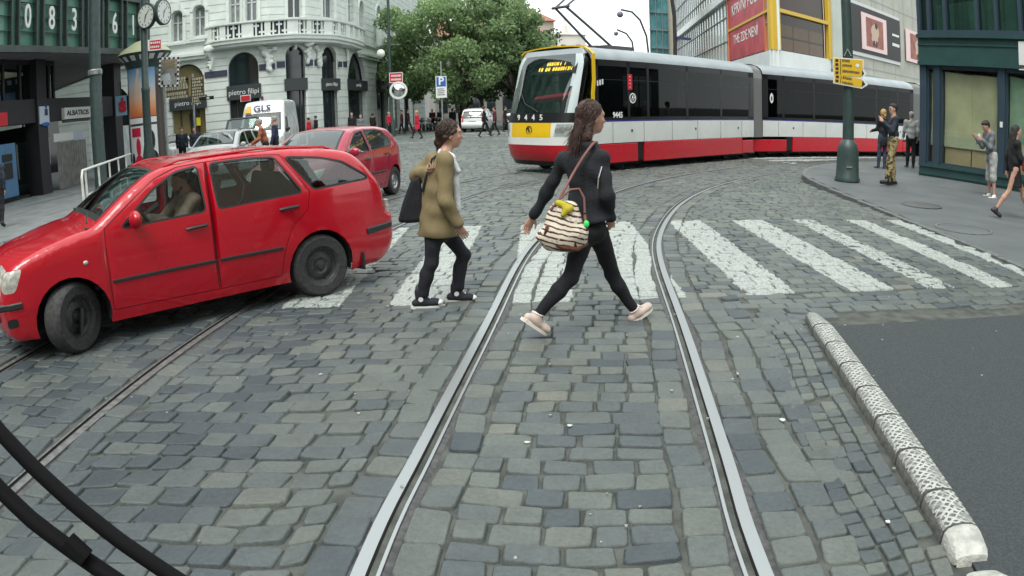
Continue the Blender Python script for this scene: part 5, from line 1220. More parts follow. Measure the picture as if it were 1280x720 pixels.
    rh = P.get('hair_res', min(res, .016) if not fine else .006)
    wv = (lambda X, Y, Z: .0035*np.sin(150*(X*hl.x+Y*hl.y)+25*Z)*np.sin(60*Z+40*X)) if fine else None
    sdf_obj('hair', Hh, P['hair'], T, res=rh, k=.025, warp=wv)
    if P.get('strands'):
        rs = random.Random(11); b = MB()
        for k in range(P['strands']):
            th = rs.uniform(-2.6, 2.6); el_ = rs.uniform(.15, 1.45); rx, ry, rz = .103*s, .090*s, .094*s
            # from the hairline over the skull to the nape, then hanging or gathered
            st = Vector((-.026*s + rx*math.cos(th)*math.cos(el_), ry*math.sin(th)*math.cos(el_), .045*s + rz*math.sin(el_)))
            if st.x > .058*s: st.x = .05*s
            nape = Vector((-.10*s + rs.uniform(-.012,.012), st.y*.75 + rs.uniform(-.012,.012), -.05*s + rs.uniform(-.03,.02))); mid = (st+nape)/2; mid = Vector((-.026*s,0,.045*s)) + (mid-Vector((-.026*s,0,.045*s))).normalized()*(.104*s)
            if hs == 'bun': pts = [st, mid, Vector((-.098*s,0,-.05*s)) + Vector((rs.uniform(-.03,.01), rs.uniform(-.035,.035), rs.uniform(-.03,.03)))*s, Vector((-.108*s, rs.uniform(-.02,.02), -.10*s-rs.uniform(0,.06)))]
            else:
                L = rs.uniform(.10,.27); sw = rs.uniform(0,1)**2; pts = [st, mid, nape] + [nape + Vector((-.02-.09*sw*q*q, rs.uniform(-.02,.02) + .02*math.sin(q*5+k), -L*q*(1-.15*sw)))*s for q in (.35,.7,1.0)]
            q = smooth_poly(pts, 3); n_ = len(q); w = rs.uniform(.0018,.0036)*s
            b.tube([hd + hf*p.x + hl*p.y + hu*p.z for p in q], [w*(1-.75*i/(n_-1)) for i in range(n_)], 4, cap=False)
        b.build('hair_strand', P['hair'], T, smooth=True)
    if P.get('beard'): sdf_obj('beard', [('e', hp(.055,0,-.088), (.034,.046,.034), Rm), ('c', hp(.03,.055,-.06), hp(.03,-.055,-.06), .02,.02)], P['hair'], T, res=rh, k=.02)
    if P.get('sunglasses'): b = MB(); [b.ball(hp(.088,q*.034,.004), (.012,.026,.018), 8) for q in (-1,1)]; b.build('sunglasses', black_tr, T)
    # trousers / skirt / shorts
    tm = P.get('trousers')
    if tm is not None:
        ez = P.get('ease', .012)*s; B = [('t', tuple(pv - up*.02), tuple(pv + (ch-pv)*.30), (.148*s*P.get('hipw',1),.112*s), (.138*s,.098*s), tuple(lf), .05)]
        for i in (0,1):
            cut = P.get('leg_end', 1.0); a2 = kn[i] + (an[i]-kn[i])*(cut if cut <= 1 else 1); lw = P.get('leg_w', 1.0)
            B.append(('c', tuple(hip[i]+up*.02), tuple(kn[i]), (.078*leg)+ez, .052*leg*lw+ez, .05))
            if cut < .1: continue
            cf = kn[i]*.68 + an[i]*.32 - f*.012
            if cut > .5: B += [('c', tuple(kn[i]), tuple(cf), .051*leg*lw+ez, .053*leg*lw+ez, .02), ('c', tuple(cf), tuple(a2), .053*leg*lw+ez, P.get('cuff', .036)*leg*lw+ez, .02)]
            else: B.append(('c', tuple(kn[i]), tuple(a2), .055*leg*lw+ez, .058*leg*lw+ez, .02))
        sdf_obj(P.get('trouser_name', 'trousers'), B, tm, T, res=res, k=.03, warp=fold(1, .0028 if fine else .004, 34, 20))
    if P.get('skirt') is not None:
        e = P.get('skirt_end', .45); kmid = (kn[0]+kn[1])/2; B = [('t', tuple(pv+up*.08), tuple(pv + (kmid-pv)*(e+.35)), (.135,.10), (.17,.14), tuple(lf), .03)]
        B.append(('clip', tuple(pv + (kmid-pv)*(e+.42)), (0,0,-1))); sdf_obj('skirt', B, P['skirt'], T, res=res, k=.03, warp=fold(2,.004))
    # jacket / top
    jm = P.get('top')
    if jm is not None:
        ez = P.get('top_ease', .016)*s; hem = P.get('hem', -.02); bw = P.get('body_w', 1.0); waist = pv + (ch-pv)*.45; hemp = pv + up*hem
        B = [('t', tuple(hemp), tuple(waist), P.get('hem_r', (.150*s*bw, .118*s*bw)), (.136*s*bw+ez*.4,.103*s+ez*.4), tuple(lf), .05), ('t', tuple(waist), tuple(ch+up*.03), (.136*s*bw+ez*.4,.103*s+ez*.4), (.145*s*bw+ez*.3,.098*s+ez), tuple(lf), .06),
             ('t', tuple(ch+up*.04), tuple(nk-up*.03), (.135*s*bw,.09*s), (.062*s,.058*s), tuple(lf), .05)]
        B += P.get('top_extra', []); hu_ = (waist-hemp).normalized(); B.append(('clip', tuple(hemp + hu_*.0), tuple(P.get('hem_n', -hu_))))
        for i in (0,1):
            B += [('c', tuple(ch*.45+sh[i]*.55+up*.02), tuple(sh[i]), .062*s+ez, .052*s+ez, .05)]
            se = P.get('sleeve', 1.0); w2 = el[i] + (wr[i]-el[i])*min(1,max(0,se-.0))*.97
            B += [('c', tuple(sh[i]), tuple(el[i]), .050*arm+ez, .043*arm+ez, .03)]
            if se > .2: B += [('c', tuple(el[i]), tuple(w2), .043*arm+ez, .032*arm+ez, .03)]
        if P.get('collar', True): B += [('c', tuple(nk-up*.035+lf*.03), tuple(nk-up*.01+lf*.035-f*.02), .034,.028,.02), ('c', tuple(nk-up*.035-lf*.03), tuple(nk-up*.01-lf*.035-f*.02), .034,.028,.02), ('c', tuple(nk-up*.02-f*.03), tuple(nk+up*.005-f*.035), .04,.03,.02)]
        if P.get('hood'): B += [('e', tuple(nk-up*.01-f*.07), (.07,.09,.06), None, .03)]
        sdf_obj(P.get('top_name', 'jacket'), B, jm, T, res=res, k=.03, warp=fold(3, P.get('fold', .0055) if fine else .006))
    # shoes
    if P.get('shoe', shoe_d) is not None:
        for i in (0,1):
            uv = Vector(J.get('toe_up', (up, up))[i])
            if fine or P.get('soles'): build_shoe('shoe', an[i], J['toe'][i], uv, P.get('shoe', shoe_d), P.get('sole', shoe_w), T, .007 if fine else .012, s*P.get('shoe_r', 1.0 if fem else 1.05), .262 if fem else .285, P.get('shoe_top', 0))
            else: sdf_obj('shoe', shoe_prims(an[i], J['toe'][i], uv, s, .27)[0], P.get('shoe', shoe_d), T, res=res*.75, k=.02)
def std_joints(H=1.75, stride=.0, phase=1, arms=(0,0), bend=(15,15), lean=0.0, lookdir=(1,0,0), fem=False, nod=0.0, spread=.0):
    k = H/1.75; pz = .93*k; up = V3(0,0,1); L1, L2 = .43*k, .42*k
    J = {'fwd':V3(1,0,0),'left':V3(0,1,0)}; sw = .155*k if fem else .185*k
    lx = math.sin(lean)*.5
    hip=[];kn=[];an=[];toe=[];tup=[]; sh=[];el=[];wr=[]; drop=0
    for i, y in enumerate((.085*k, -.085*k)):
        a = stride*(1 if (i == 0) == (phase > 0) else -1); hp_ = V3(0,y,pz)
        t1 = a*1.0 + (.12 if stride else 0); kk = hp_ + V3(math.sin(t1), 0, -math.cos(t1))*L1; t2 = t1 - (.10 + (.55*stride if a < 0 else .10*stride)); ak = kk + V3(math.sin(t2), 0, -math.cos(t2))*L2
        hip.append(hp_); kn.append(kk + V3(0,spread*(.5 if i == 0 else -.5),0)); an.append(ak + V3(0,spread*(1 if i == 0 else -1),0)); tl = (.35 if a > 0 else -.55)*min(1, stride*2.2); toe.append(V3(math.cos(tl), (.15 if i == 0 else -.15), math.sin(tl))); tup.append(V3(-math.sin(tl),0,math.cos(tl)))
    low = min(a.z - .083*k - (.10*min(1,stride*2.2) if toe[i].z < -.1 else 0) for i, a in enumerate(an))
    sft = V3(0,0,-low)
    hip = [p+sft for p in hip]; kn = [p+sft for p in kn]; an = [p+sft for p in an]; pv = V3(0,0,pz)+sft
    ch = pv + V3(lx*.7,0,.34*k); nk = pv + V3(lx*1.1,0,.545*k); hd = nk + V3(.02+lx*.25+nod*.05,0,.135*k - nod*.02)
    for i, y in enumerate((sw, -sw)):
        s0 = nk + V3(-.01, y, -.065*k); a = arms[i]; e = s0 + V3(math.sin(a)*.28*k, (.03 if i == 0 else -.03), -math.cos(a)*.28*k); b = a + R(bend[i]); w = e + V3(math.sin(b)*.245*k, (-.02 if i == 0 else .02)*(bend[i] > 60), -math.cos(b)*.245*k)
        sh.append(s0); el.append(e); wr.append(w)
    ld = Vector(lookdir).normalized(); ld = (ld - V3(0,0,nod*.6)).normalized()
    J.update(pelvis=pv, chest=ch, neck=nk, head=hd, sh=sh, el=el, wr=wr, hip=hip, kn=kn, an=an, toe=toe, toe_up=tup, look=ld)
    return J
def passer(label, loc, heading, P, group=None, cat='person', **kw):
    kw.pop("fem", None); T = thing("person", label, cat, loc, heading, group); figure(T, std_joints(fem=P.get("female", False), **kw), P); return T

# ------------------------------------------------------------------ woman in black crossing, seen from behind her right side
Wf = V3(math.cos(R(30)), math.sin(R(30)), 0); Wl = V3(-Wf.y, Wf.x, 0); W0 = V3(.66, 5.22, 0)
WT = thing('person', 'woman in black jacket and leggings striding over the tram rails with auburn hair blowing', 'person', W0)
def wj(px, py, Y): return PY(px, py, Y) - W0
black_j = cloth('black_wool', (.010,.013,.017)); black_l = cloth('black_leggings', (.007,.008,.011), .1)
shoe_p = mat('shoe_powder_pink', (.55,.445,.395), .75, var=.08, scale=20); sole_p = mat('sole_cream', (.74,.69,.63), .6)
J = dict(fwd=Wf, left=Wl, look=V3(.93,.36,-.05), headup=V3(.06,0,1), head=wj(740,147,5.24), neck=wj(729,184,5.22), chest=wj(730,215,5.22), pelvis=wj(737,283,5.20),
    sh=[wj(706,199,5.36), wj(752,200,5.10)], el=[wj(684,240,5.44), wj(759,243,5.02)], wr=[wj(667,270,5.50), wj(763,272,5.16)],
    hip=[wj(748,296,5.27), wj(730,296,5.13)], kn=[wj(765,342,5.42), wj(713,348,5.06)], an=[wj(793,387,5.45), wj(672,394,5.0)],
    toe=[V3(.80,.42,.40), V3(.70,.30,-.60)], toe_up=[V3(-.35,-.15,.9), V3(.62,.2,.75)], palm=[V3(.2,-.9,.0), V3(-.3,.9,0)])
figure(WT, J, dict(res=.0085, female=True, scale=.98, hair=H_RED, hairstyle='long', hair_res=.006, strands=340, locks=[((-.07,0,-.04),(-.085,.0,-.17),.062,.050),((-.08,.02,-.14),(-.12,.02,-.27),.050,.026),((-.07,-.03,-.12),(-.075,-.03,-.25),.04,.02),((-.1,.03,-.2),(-.155,.05,-.31),.022,.010),((-.085,-.02,-.22),(-.13,-.02,-.335),.018,.008),((-.02,.06,-.05),(-.06,.07,-.22),.03,.016)],
    trousers=black_l, ease=.003, cuff=.034, hipw=1.02, leg=1.10, top=black_j, hem=.055, hem_r=(.185,.135), body_w=1.10, arm=1.0, top_ease=.011, hem_n=(.16,.05,-1), shoe=shoe_p, sole=sole_p, shoe_r=.90, curl=(.45,.5),
    top_extra=[('t', tuple(wj(757,222,5.12)), tuple(wj(760,262,5.2)), (.05,.03), (.085,.022), tuple(Wf), .05), ('c', tuple(wj(724,182,5.20)), tuple(wj(741,184,5.16)), .05, .045, .03)]))
for i in (0,1):                                        # laces, collar edge and heel of the pale shoes
    an = J['an'][i]; d = J['toe'][i].normalized(); u = (J['toe_up'][i]-d*J['toe_up'][i].dot(d)).normalized(); sd = d.cross(u); b = MB()
    for k in range(4): c = an + u*(.002-.015*k) + d*(.050+.017*k); b.tube([c-sd*.019, c+u*.004+d*.004, c+sd*.019], .0045, 5)
    b.build('lace', sole_p, WT)
    b = MB(); c = an + u*.012 - d*.004; b.tube([c + d*.044*math.cos(q) + sd*.040*math.sin(q) + u*.010*math.cos(q) for q in np.linspace(0, 2*PI, 18)], .0055, 5); b.build('shoe_collar', sole_p, WT)
    b = MB(); c = an - u*.070 - d*.040; b.box(c, (.055,.058,.022), rot=Matrix((d, sd, u)).transposed()); b.build('heel', sole_p, WT)
b = MB(); b.tube([wj(752,208,5.02), wj(748,222,4.995), wj(747,236,4.985)], .005, 5); b.build('zip', chrome, WT)
# her shoulder bag
def stripe_bag_mat():
    m = bpy.data.materials.new('striped_canvas'); m.use_nodes = True; n = m.node_tree.nodes; l = m.node_tree.links; b = n['Principled BSDF']; tc = n.new('ShaderNodeTexCoord')
    nz = n.new('ShaderNodeTexNoise'); nz.inputs['Scale'].default_value = 9; nz.inputs['Detail'].default_value = 3; l.new(tc.outputs['Object'], nz.inputs['Vector'])
    sp = n.new('ShaderNodeSeparateXYZ'); l.new(tc.outputs['Object'], sp.inputs[0])
    def mth(op, a, c):
        q = n.new('ShaderNodeMath'); q.operation = op
        for i, v in enumerate((a, c)):
            if isinstance(v, (int, float)): q.inputs[i].default_value = v
            else: l.new(v, q.inputs[i])
        return q.outputs[0]
    h = mth('ADD', mth('ADD', sp.outputs[2], mth('MULTIPLY', sp.outputs[0], .25)), mth('MULTIPLY', nz.outputs[0], .045)); fr = mth('FRACT', mth('DIVIDE', h, .036), 0)
    rp = n.new('ShaderNodeValToRGB'); cr = rp.color_ramp; cr.interpolation = 'CONSTANT'
    cr.elements[0].position = 0; cr.elements[0].color = (.66,.60,.50,1); cr.elements[1].position = .46; cr.elements[1].color = (.045,.02,.016,1)
    e = cr.elements.new(.74); e.color = (.40,.24,.16,1); e = cr.elements.new(.84); e.color = (.70,.64,.55,1); l.new(fr, rp.inputs[0])
    n3 = n.new('ShaderNodeTexNoise'); n3.inputs['Scale'].default_value = 22; n3.inputs['Detail'].default_value = 2; l.new(tc.outputs['Object'], n3.inputs['Vector'])
    r3 = n.new('ShaderNodeValToRGB'); r3.color_ramp.interpolation = 'CONSTANT'; r3.color_ramp.elements[0].color = (0,0,0,1); r3.color_ramp.elements[1].position = .63; l.new(n3.outputs[0], r3.inputs[0])
    mx = n.new('ShaderNodeMix'); mx.data_type = 'RGBA'; l.new(r3.outputs[0], mx.inputs[0]); l.new(rp.outputs[0], mx.inputs[6]); mx.inputs[7].default_value = (.46,.42,.36,1)
    l.new(mx.outputs[2], b.inputs['Base Color']); b.inputs['Roughness'].default_value = .8; return m
brown_l = mat('brown_leather', (.10,.035,.022), .5, var=.2, scale=20); strap_m = mat('strap_leather', (.20,.085,.075), .55)
b0 = PY(708,280,4.94); BAG = thing('shoulder_bag', 'striped cream and brown shoulder bag hanging behind the hip of the woman in black', 'bag', b0)
def bj(px, py, Y): return PY(px, py, Y) - b0
sx = V3(.97,-.05,-.18)
sdf_obj('bag_body', [('t', tuple(bj(706,262,4.96)), tuple(bj(704,296,4.94)), (.105,.065), (.168,.085), tuple(sx)), ('t', tuple(bj(704,294,4.94)), tuple(bj(705,303,4.94)), (.168,.085), (.15,.07), tuple(sx))], stripe_bag_mat(), BAG, res=.009, k=.03, warp=fold(5,.004,40,30))
b = MB(); b.tube([bj(674,291,4.92), bj(686,302,4.895), bj(705,309,4.875), bj(722,311,4.89), bj(734,304,4.93)], [.014,.02,.022,.02,.014], 8); b.build('base_trim', brown_l, BAG, smooth=True)
b = MB(); b.tube([bj(731,268,4.93), bj(733,285,4.92), bj(731,303,4.92)], .014, 6); b.tube([bj(717,296,4.87), bj(719,309,4.885)], .014, 6); b.tube([bj(684,282,4.88), bj(681,296,4.9)], .012, 6); b.build('leather_tab', brown_l, BAG, smooth=True)
b = MB(); b.tube([bj(688,262,4.92), bj(699,249,4.93), bj(713,237,4.95), bj(724,236,4.96), bj(730,247,4.95), bj(731,266,4.93)], .008, 8); b.build('handle', strap_m, BAG, smooth=True)
b = MB(); pts = smooth_poly([bj(695,257,4.93), bj(705,238,4.95), bj(717,216,5.02), bj(730,195,5.05), bj(741,180,5.10), bj(746,178,5.2), bj(741,183,5.30)], 4)
b.tube(pts, .010, 8); b.build('strap', strap_m, BAG, smooth=True)
sdf_obj('scarf', [('c', tuple(bj(698,254,4.93)), tuple(bj(712,260,4.90)), .028,.03), ('c', tuple(bj(708,262,4.89)), tuple(bj(704,268,4.88)), .026,.02)], mat('mustard_scarf', (.42,.36,.02), .8, bump=.4, bscale=40), BAG, res=.008, warp=fold(9,.004,60,50))
b = MB(); b.ball(bj(733,280,4.88), (.02,.012,.026), 10); b.build('charm', mat('green_charm', (.05,.75,.15), .4), BAG, smooth=True)

# ------------------------------------------------------------------ girl in the olive coat
Gf = V3(math.cos(R(14)), math.sin(R(14)), 0); Gl = V3(-Gf.y, Gf.x, 0); G0 = V3(-.62, 6.05, 0)
GT = thing('person', 'young woman in long olive cardigan and black canvas trainers, hair tied in a bun', 'person', G0)
def gj(px, py, Y): return PY(px, py, Y) - G0
olive = mat('cloth_olive_knit', (.195,.155,.078), .92, var=.10, scale=9, bump=.22, bscale=130); navy_t = cloth('dark_trousers', (.010,.012,.018), .1); chuck = mat('canvas_black', (.012,.014,.022), .8)
J = dict(fwd=Gf, left=Gl, look=V3(.97,.16,-.06), headup=V3(.10,0,1), head=gj(563,168,6.08), neck=gj(556,193,6.05), chest=gj(552,223,6.05), pelvis=gj(550,283,6.05),
    sh=[gj(541,201,6.20), gj(556,201,5.90)], el=[gj(521,219,6.22), gj(557,252,5.83)], wr=[gj(534,215,5.98), gj(572,279,5.86)],
    hip=[gj(554,288,6.11), gj(543,288,5.97)], kn=[gj(580,318,6.16), gj(539,330,5.96)], an=[gj(571,364,6.16), gj(527,371,5.97)],
    toe=[V3(.96,.20,-.10), V3(.98,.12,.0)], toe_up=[V3(.10,0,1), V3(0,0,1)], palm=[V3(0,0,1), V3(.1,.95,0)])
figure(GT, J, dict(res=.0085, female=True, scale=.97, hair=H_BROWN, hairstyle='bun', hair_res=.006, strands=260, trousers=navy_t, ease=.010, leg_w=1.02, cuff=.050, leg_end=.86, leg=.98, top=olive, top_name='cardigan', shoe_top=.055, hem=-.075, hem_r=(.17,.165), body_w=1.05, top_ease=.020, arm=1.12, collar=False, shoe=chuck, curl=(.9,.35), sole=shoe_w,
    top_extra=[('t', tuple(gj(547,225,6.05)), tuple(gj(548,287,6.03)), (.15,.13), (.165,.165), tuple(Gl), .06)]))
sdf_obj('shirt', [('t', tuple(gj(567,207,6.0)), tuple(gj(572,262,5.98)), (.04,.035), (.035,.03), tuple(Gl)), ('c', tuple(gj(553,191,6.05)), tuple(gj(565,197,6.0)), .044,.034), ('c', tuple(gj(562,197,5.99)), tuple(gj(573,214,5.96)), .032,.024)], cloth('white_shirt', (.62,.64,.66)), GT, res=.009, k=.02)
for i in (0,1):                                        # socks, laces, toe caps of the trainers
    an = J['an'][i]; d = J['toe'][i].normalized(); u = (J['toe_up'][i]-d*J['toe_up'][i].dot(d)).normalized()
    sdf_obj('sock', [('c', tuple(an+u*.02), tuple(an+u*.075-d*.01), .040,.041)], mat('sock_grey', (.05,.055,.06), .9), GT, res=.008)
    sdf_obj('shoe_collar', [('c', tuple(an+u*.0-d*.01), tuple(an+u*.045-d*.012), .047,.047)], chuck, GT, res=.008)
    sdf_obj('toe_cap', [('e', tuple(an-u*.055+d*.142), (.042,.042,.026))], shoe_w, GT, res=.008)
    b = MB(); sd = d.cross(u)
    for k in range(5): c = an + u*(.025-.019*k) + d*(.040+.016*k); b.tube([c-sd*.022, c+u*.004+d*.004, c+sd*.022], .0055, 5)
    b.build('lace', shoe_w, GT)
    b = MB(); c = an - sd*0 + (sd*.049 if sd.y < 0 else -sd*.049) - u*.012 - d*.008; n = (c-an).normalized(); e1 = d; 
    b.add([c + (e1*math.cos(q)+u*math.sin(q))*.021 for q in np.linspace(0,2*PI,17)[:-1]], [tuple(range(16))]); b.build('ankle_patch', shoe_w, GT)
b = MB(); b.ball(gj(566,176,5.97), .008, 8); b.build('earring', mat('gold', (.6,.35,.1), .3, metal=1), GT)
b = MB(); c = gj(573,281,5.86); b.tube([c+V3(.03*math.cos(q),.03*math.sin(q),0) for q in np.linspace(0,2*PI,14)], .006, 5); b.build('bracelet', chrome, GT)
t0 = PY(515,250,6.02); TOTE = thing('tote_bag', 'plain black cloth tote bag hanging at the back of the girl in olive', 'bag', t0)
tj = lambda px, py, Y: PY(px, py, Y) - t0
b = MB(); A_ = [(525,220),(529,246),(531,277),(512,279),(497,278),(503,254),(514,224)]; n = len(A_)
b.add([tj(x,y,5.97) for x,y in A_] + [tj(x,y,6.10) for x,y in A_], [tuple(range(n))[::-1], tuple(range(n,2*n))] + [(i,(i+1)%n,n+(i+1)%n,n+i) for i in range(n)])
o = b.build('bag_body', cloth('black_tote', (.010,.011,.015), .1), TOTE, smooth=True, bev=.03, bseg=3)
b = MB(); b.tube([tj(528,240,5.95), tj(532,222,5.92), tj(540,199,5.99), tj(545,195,6.12), tj(535,214,6.22), tj(522,235,6.12)], .010, 6); b.build('strap', cloth('black_tote', (0,0,0)), TOTE, smooth=True)

# ------------------------------------------------------------------ driver of the red estate (sits in it, a thing of his own)
D0 = EST.matrix_basis @ V3(EUM-2.03, .36, .52)
DT = thing('person', 'bearded driver in a beige jacket sitting inside the bright red estate car', 'person', D0, EST.rotation_euler.z); DT.scale = (.97,.97,.97)
J = dict(fwd=V3(1,0,0), left=V3(0,1,0), pelvis=V3(0,0,.16), chest=V3(-.10,0,.44), neck=V3(-.10,0,.62), head=V3(-.055,0,.735), look=V3(1,.1,-.08), sh=[V3(-.10,.19,.56),V3(-.10,-.19,.56)], el=[V3(.10,.23,.36),V3(.10,-.23,.36)], wr=[V3(.33,.14,.45),V3(.33,-.14,.45)],
    hip=[V3(.02,.10,.13),V3(.02,-.10,.13)], kn=[V3(.44,.12,.22),V3(.44,-.12,.22)], an=[V3(.72,.10,-.12),V3(.72,-.10,-.12)], toe=[V3(1,0,.3)]*2)
figure(DT, J, dict(res=.014, hair=H_DARK, hairstyle='short', beard=True, top=cloth('beige', (.21,.175,.13)), trousers=navy_t, curl=(1.2,1.2), eyes=True, skin=skin_t))
# ------------------------------------------------------------------ other people in the street
c_navy = cloth('navy', (.022,.030,.045)); c_black = cloth('black', (.010,.010,.012)); c_grey = cloth('grey', (.14,.155,.17)); c_dgrey = cloth('dark_grey', (.04,.045,.05)); c_red = cloth('red', (.50,.012,.04)); c_white = cloth('white', (.60,.62,.60)); c_lgrey = cloth('light_grey', (.36,.37,.36)); c_jean = cloth('jeans', (.035,.05,.085)); c_rust = cloth('rust', (.33,.11,.06)); c_wine = cloth('wine', (.10,.015,.03)); c_ochre = cloth('ochre', (.45,.30,.08))
def camo():
    m = cloth('camouflage', (.25,.20,.09)); n = m.node_tree.nodes; l = m.node_tree.links; tc = n.new('ShaderNodeTexCoord'); z = n.new('ShaderNodeTexNoise'); z.inputs['Scale'].default_value = 11; z.inputs['Detail'].default_value = 2
    r = n.new('ShaderNodeValToRGB'); cr = r.color_ramp; cr.interpolation = 'CONSTANT'; cr.elements[0].color = (.03,.032,.02,1); cr.elements[1].position = .42; cr.elements[1].color = (.26,.20,.09,1)
    for p, c in ((.52,(.40,.33,.18)),(.60,(.09,.08,.035))): e = cr.elements.new(p); e.color = (*c,1)
    l.new(tc.outputs['Object'], z.inputs[0]); l.new(z.outputs[0], r.inputs[0]); l.new(r.outputs[0], n['Principled BSDF'].inputs['Base Color']); return m
def gz(px, py, z=.0): return G(px, py, z)
p = gz(1115,231,.13); J = std_joints(1.80, .10, 1, (.35,.35), (115,120), lookdir=(1,.25,0)); J['wr'] = [J['wr'][0]+V3(0,-.06,0), J['wr'][1]+V3(0,.06,0)]
T = thing('person', 'man in navy jacket and camouflage trousers with sunglasses beside the lamp post', 'person', p, R(165))
figure(T, J, dict(res=.014, hair=H_DARK, top=c_navy, trousers=camo(), ease=.028, hem=-.06, sunglasses=True, soles=True, shoe=shoe_d, sole=shoe_d, skin=skin_m))
p = gz(1103,212,.10); T = passer('blond woman with dark coat and bag half hidden behind the man in camouflage trousers', p, R(100), dict(res=.018, hair=H_BLOND, hairstyle='bun', female=True, top=c_black, hem=-.25, trousers=c_jean), stride=.05, arms=(.3,.2), bend=(60,60))
p = gz(1138,211,.10); passer('man in grey vest and dark trousers seen from behind beside the green shop', p, R(70), dict(res=.018, hair=H_GREY, top=c_lgrey, trousers=c_black, body_w=1.05), stride=.08, arms=(.2,-.15), bend=(30,30))
p = gz(1150,209,.10); passer('person in white shirt mostly hidden by the corner of the green shop', p+V3(.35,.1,0), R(80), dict(res=.022, hair=H_DARK, top=c_white, trousers=c_black), arms=(0,0))
p = gz(1238,248,.03)+V3(-.1,-.1,0); T = passer('young man in grey hoodie and light shorts looking down at his phone', p, R(168), dict(res=.013, hair=H_DARK, hairstyle='cap' if False else 'short', hood=True, top=c_grey, hem=-.10, trousers=c_lgrey, trouser_name='shorts', leg_end=.12, ease=.03, soles=True, shoe=shoe_w, sole=shoe_w, skin=skin_m), stride=.0, arms=(.25,.25), bend=(112,118), nod=.9, lean=.18, spread=.06, H=1.74)
PHONE_MAN = T
b = MB(); w_ = PHONE_MAN.location + Matrix.Rotation(R(168),3,'Z') @ V3(.36,-.03,1.22); b.box((0,0,0), (.008,.075,.15), rot=Matrix.Rotation(R(168),3,'Z') @ Matrix.Rotation(R(-50),3,'Y')); o = b.build('phone', shoe_d, bev=.004); o.location = w_; tag(o, 'dark phone held by the young man in the grey hoodie', 'phone')
p = gz(1264,274,.02); T = passer('woman in short black dress with bare legs and long dark hair walking out of frame', p, R(-20), dict(res=.013, hair=H_DARK, hairstyle='long', female=True, top=c_black, skirt=c_black, skirt_end=.42, hem=-.05, shoe=shoe_d, scale=1.0, locks=[((-.08,0,-.05),(-.11,0,-.42),.07,.05)]), stride=.42, arms=(-.3,.25), bend=(20,25), H=1.70)
b0 = p + V3(.10,-.27,1.05); bg_ = thing('red_bag', 'small dark red bag on the arm of the woman in the black dress', 'bag', b0)
sdf_obj('bag_body', [('t', (0,0,.10), (.02,0,-.12), (.09,.04), (.13,.06), (1,-.3,0))], cloth('bag_red', (.22,.008,.02)), bg_, res=.012)
b = MB(); b.tube([(-.05,0,.12),(-.03,.04,.30),(.0,.08,.40),(.04,.05,.30),(.06,0,.12)], .01, 6); b.build('strap', shoe_d, bg_)
p = gz(3,284,.06); passer('blond woman in dark clothes walking at the left edge by the cash machine', p, R(118), dict(res=.014, hair=H_BLOND, hairstyle='long', female=True, top=c_navy, trousers=c_black, locks=[((-.07,0,-.04),(-.08,0,-.25),.068,.05)]), stride=.36, arms=(.3,-.3), bend=(20,20), H=1.66)
# two walkers behind the silver car, two men talking at its open door
def at_px(px, Y): v = PY(px, 250, Y); return V3(v.x, Y, 0)
passer('man in dark suit walking beside a woman behind the silver car', at_px(233,27.5)+V3(0,0,.0), R(-65), dict(res=.02, hair=H_DARK, top=c_navy, trousers=c_black, eyes=False), stride=.2, arms=(.2,-.2), H=1.78)
passer('woman with pulled back brown hair and dark jacket walking behind the silver car', at_px(249,27.5), R(-70), dict(res=.02, hair=H_BROWN, hairstyle='bun', female=True, top=c_navy, trousers=c_black), stride=.2, arms=(-.2,.2), H=1.72)
passer('older man in rust jacket leaning towards the open door of the silver car', at_px(337,21.5), R(200), dict(res=.018, hair=H_GREY, top=c_rust, trousers=c_black), lean=.25, arms=(.3,.2), bend=(40,40), H=1.78)
passer('man in dark blue jacket with grey hair standing behind the one in rust', at_px(349,22.3), R(190), dict(res=.018, hair=H_GREY, top=cloth('blue', (.03,.035,.075)), trousers=c_black), arms=(.1,.1), H=1.84)
# on the far pavement, in front of the white corner house
grp = 'people on the far pavement'
def far(label, px, py, hd, top, tr=c_black, hair=H_DARK, H=1.72, z=.0, **kw):
    o = dict(res=.026, hair=hair, top=top, trousers=tr); o.update(kw.pop('P', {})); return passer(label, G(px, py, z), R(hd), o, group=grp, H=H, **kw)
far('person in bright red jacket standing left of the dark red hatchback roof', 387,181, 170, c_red, H=1.70)
far('man in black jacket right behind the person in red by the corner house', 396,180, 175, c_black, H=1.78)
far('broad person in grey coat before the narrow door of the corner house', 407,177, 150, c_dgrey, H=1.76)
far('man in black coat at the left of the pair before the glass shop front', 441,176, -90, c_black, hair=H_GREY, H=1.80)
far('person in grey hood at the right of the pair before the glass shop front', 452,176, -70, c_grey, hair=H_GREY, H=1.62)
far('walker in dark jacket with a yellow and white backpack', 467,173, 60, c_black, H=1.68)
far('person in red jacket with white bag beside the lamp post foot', 487,171, -20, c_red, hair=H_GREY, H=1.70)
far('person in dark wine coat behind the lamp post', 503,168, 190, c_wine, H=1.78, stride=.2)
far('tall person in black right of the lamp post', 511,168, 0, c_black, H=1.82, stride=.3)
far('woman in knee length red coat walking alone towards the crossing', 522,174, 165, c_red, hair=H_BLOND, H=1.66, stride=.3, P=dict(female=True, hem=-.32, hem_r=(.20,.17)))
far('person in wine red top behind the motorcycles', 541,163, -90, c_wine, H=1.74)
far('person in dark blue behind the right motorcycle', 551,163, -90, c_navy, H=1.74)
far('dark figure by the foot of the parking sign', 566,163, 90, c_black, H=1.72)
far('man in black walking across the side street before the white parked car', 606,172, 5, c_black, H=1.76, stride=.35, arms=(.3,-.3))
far('woman in dark red with white bag crossing behind the man in black', 619,170, -170, c_wine, hair=H_DARK, H=1.70, stride=.3, P=dict(female=True))
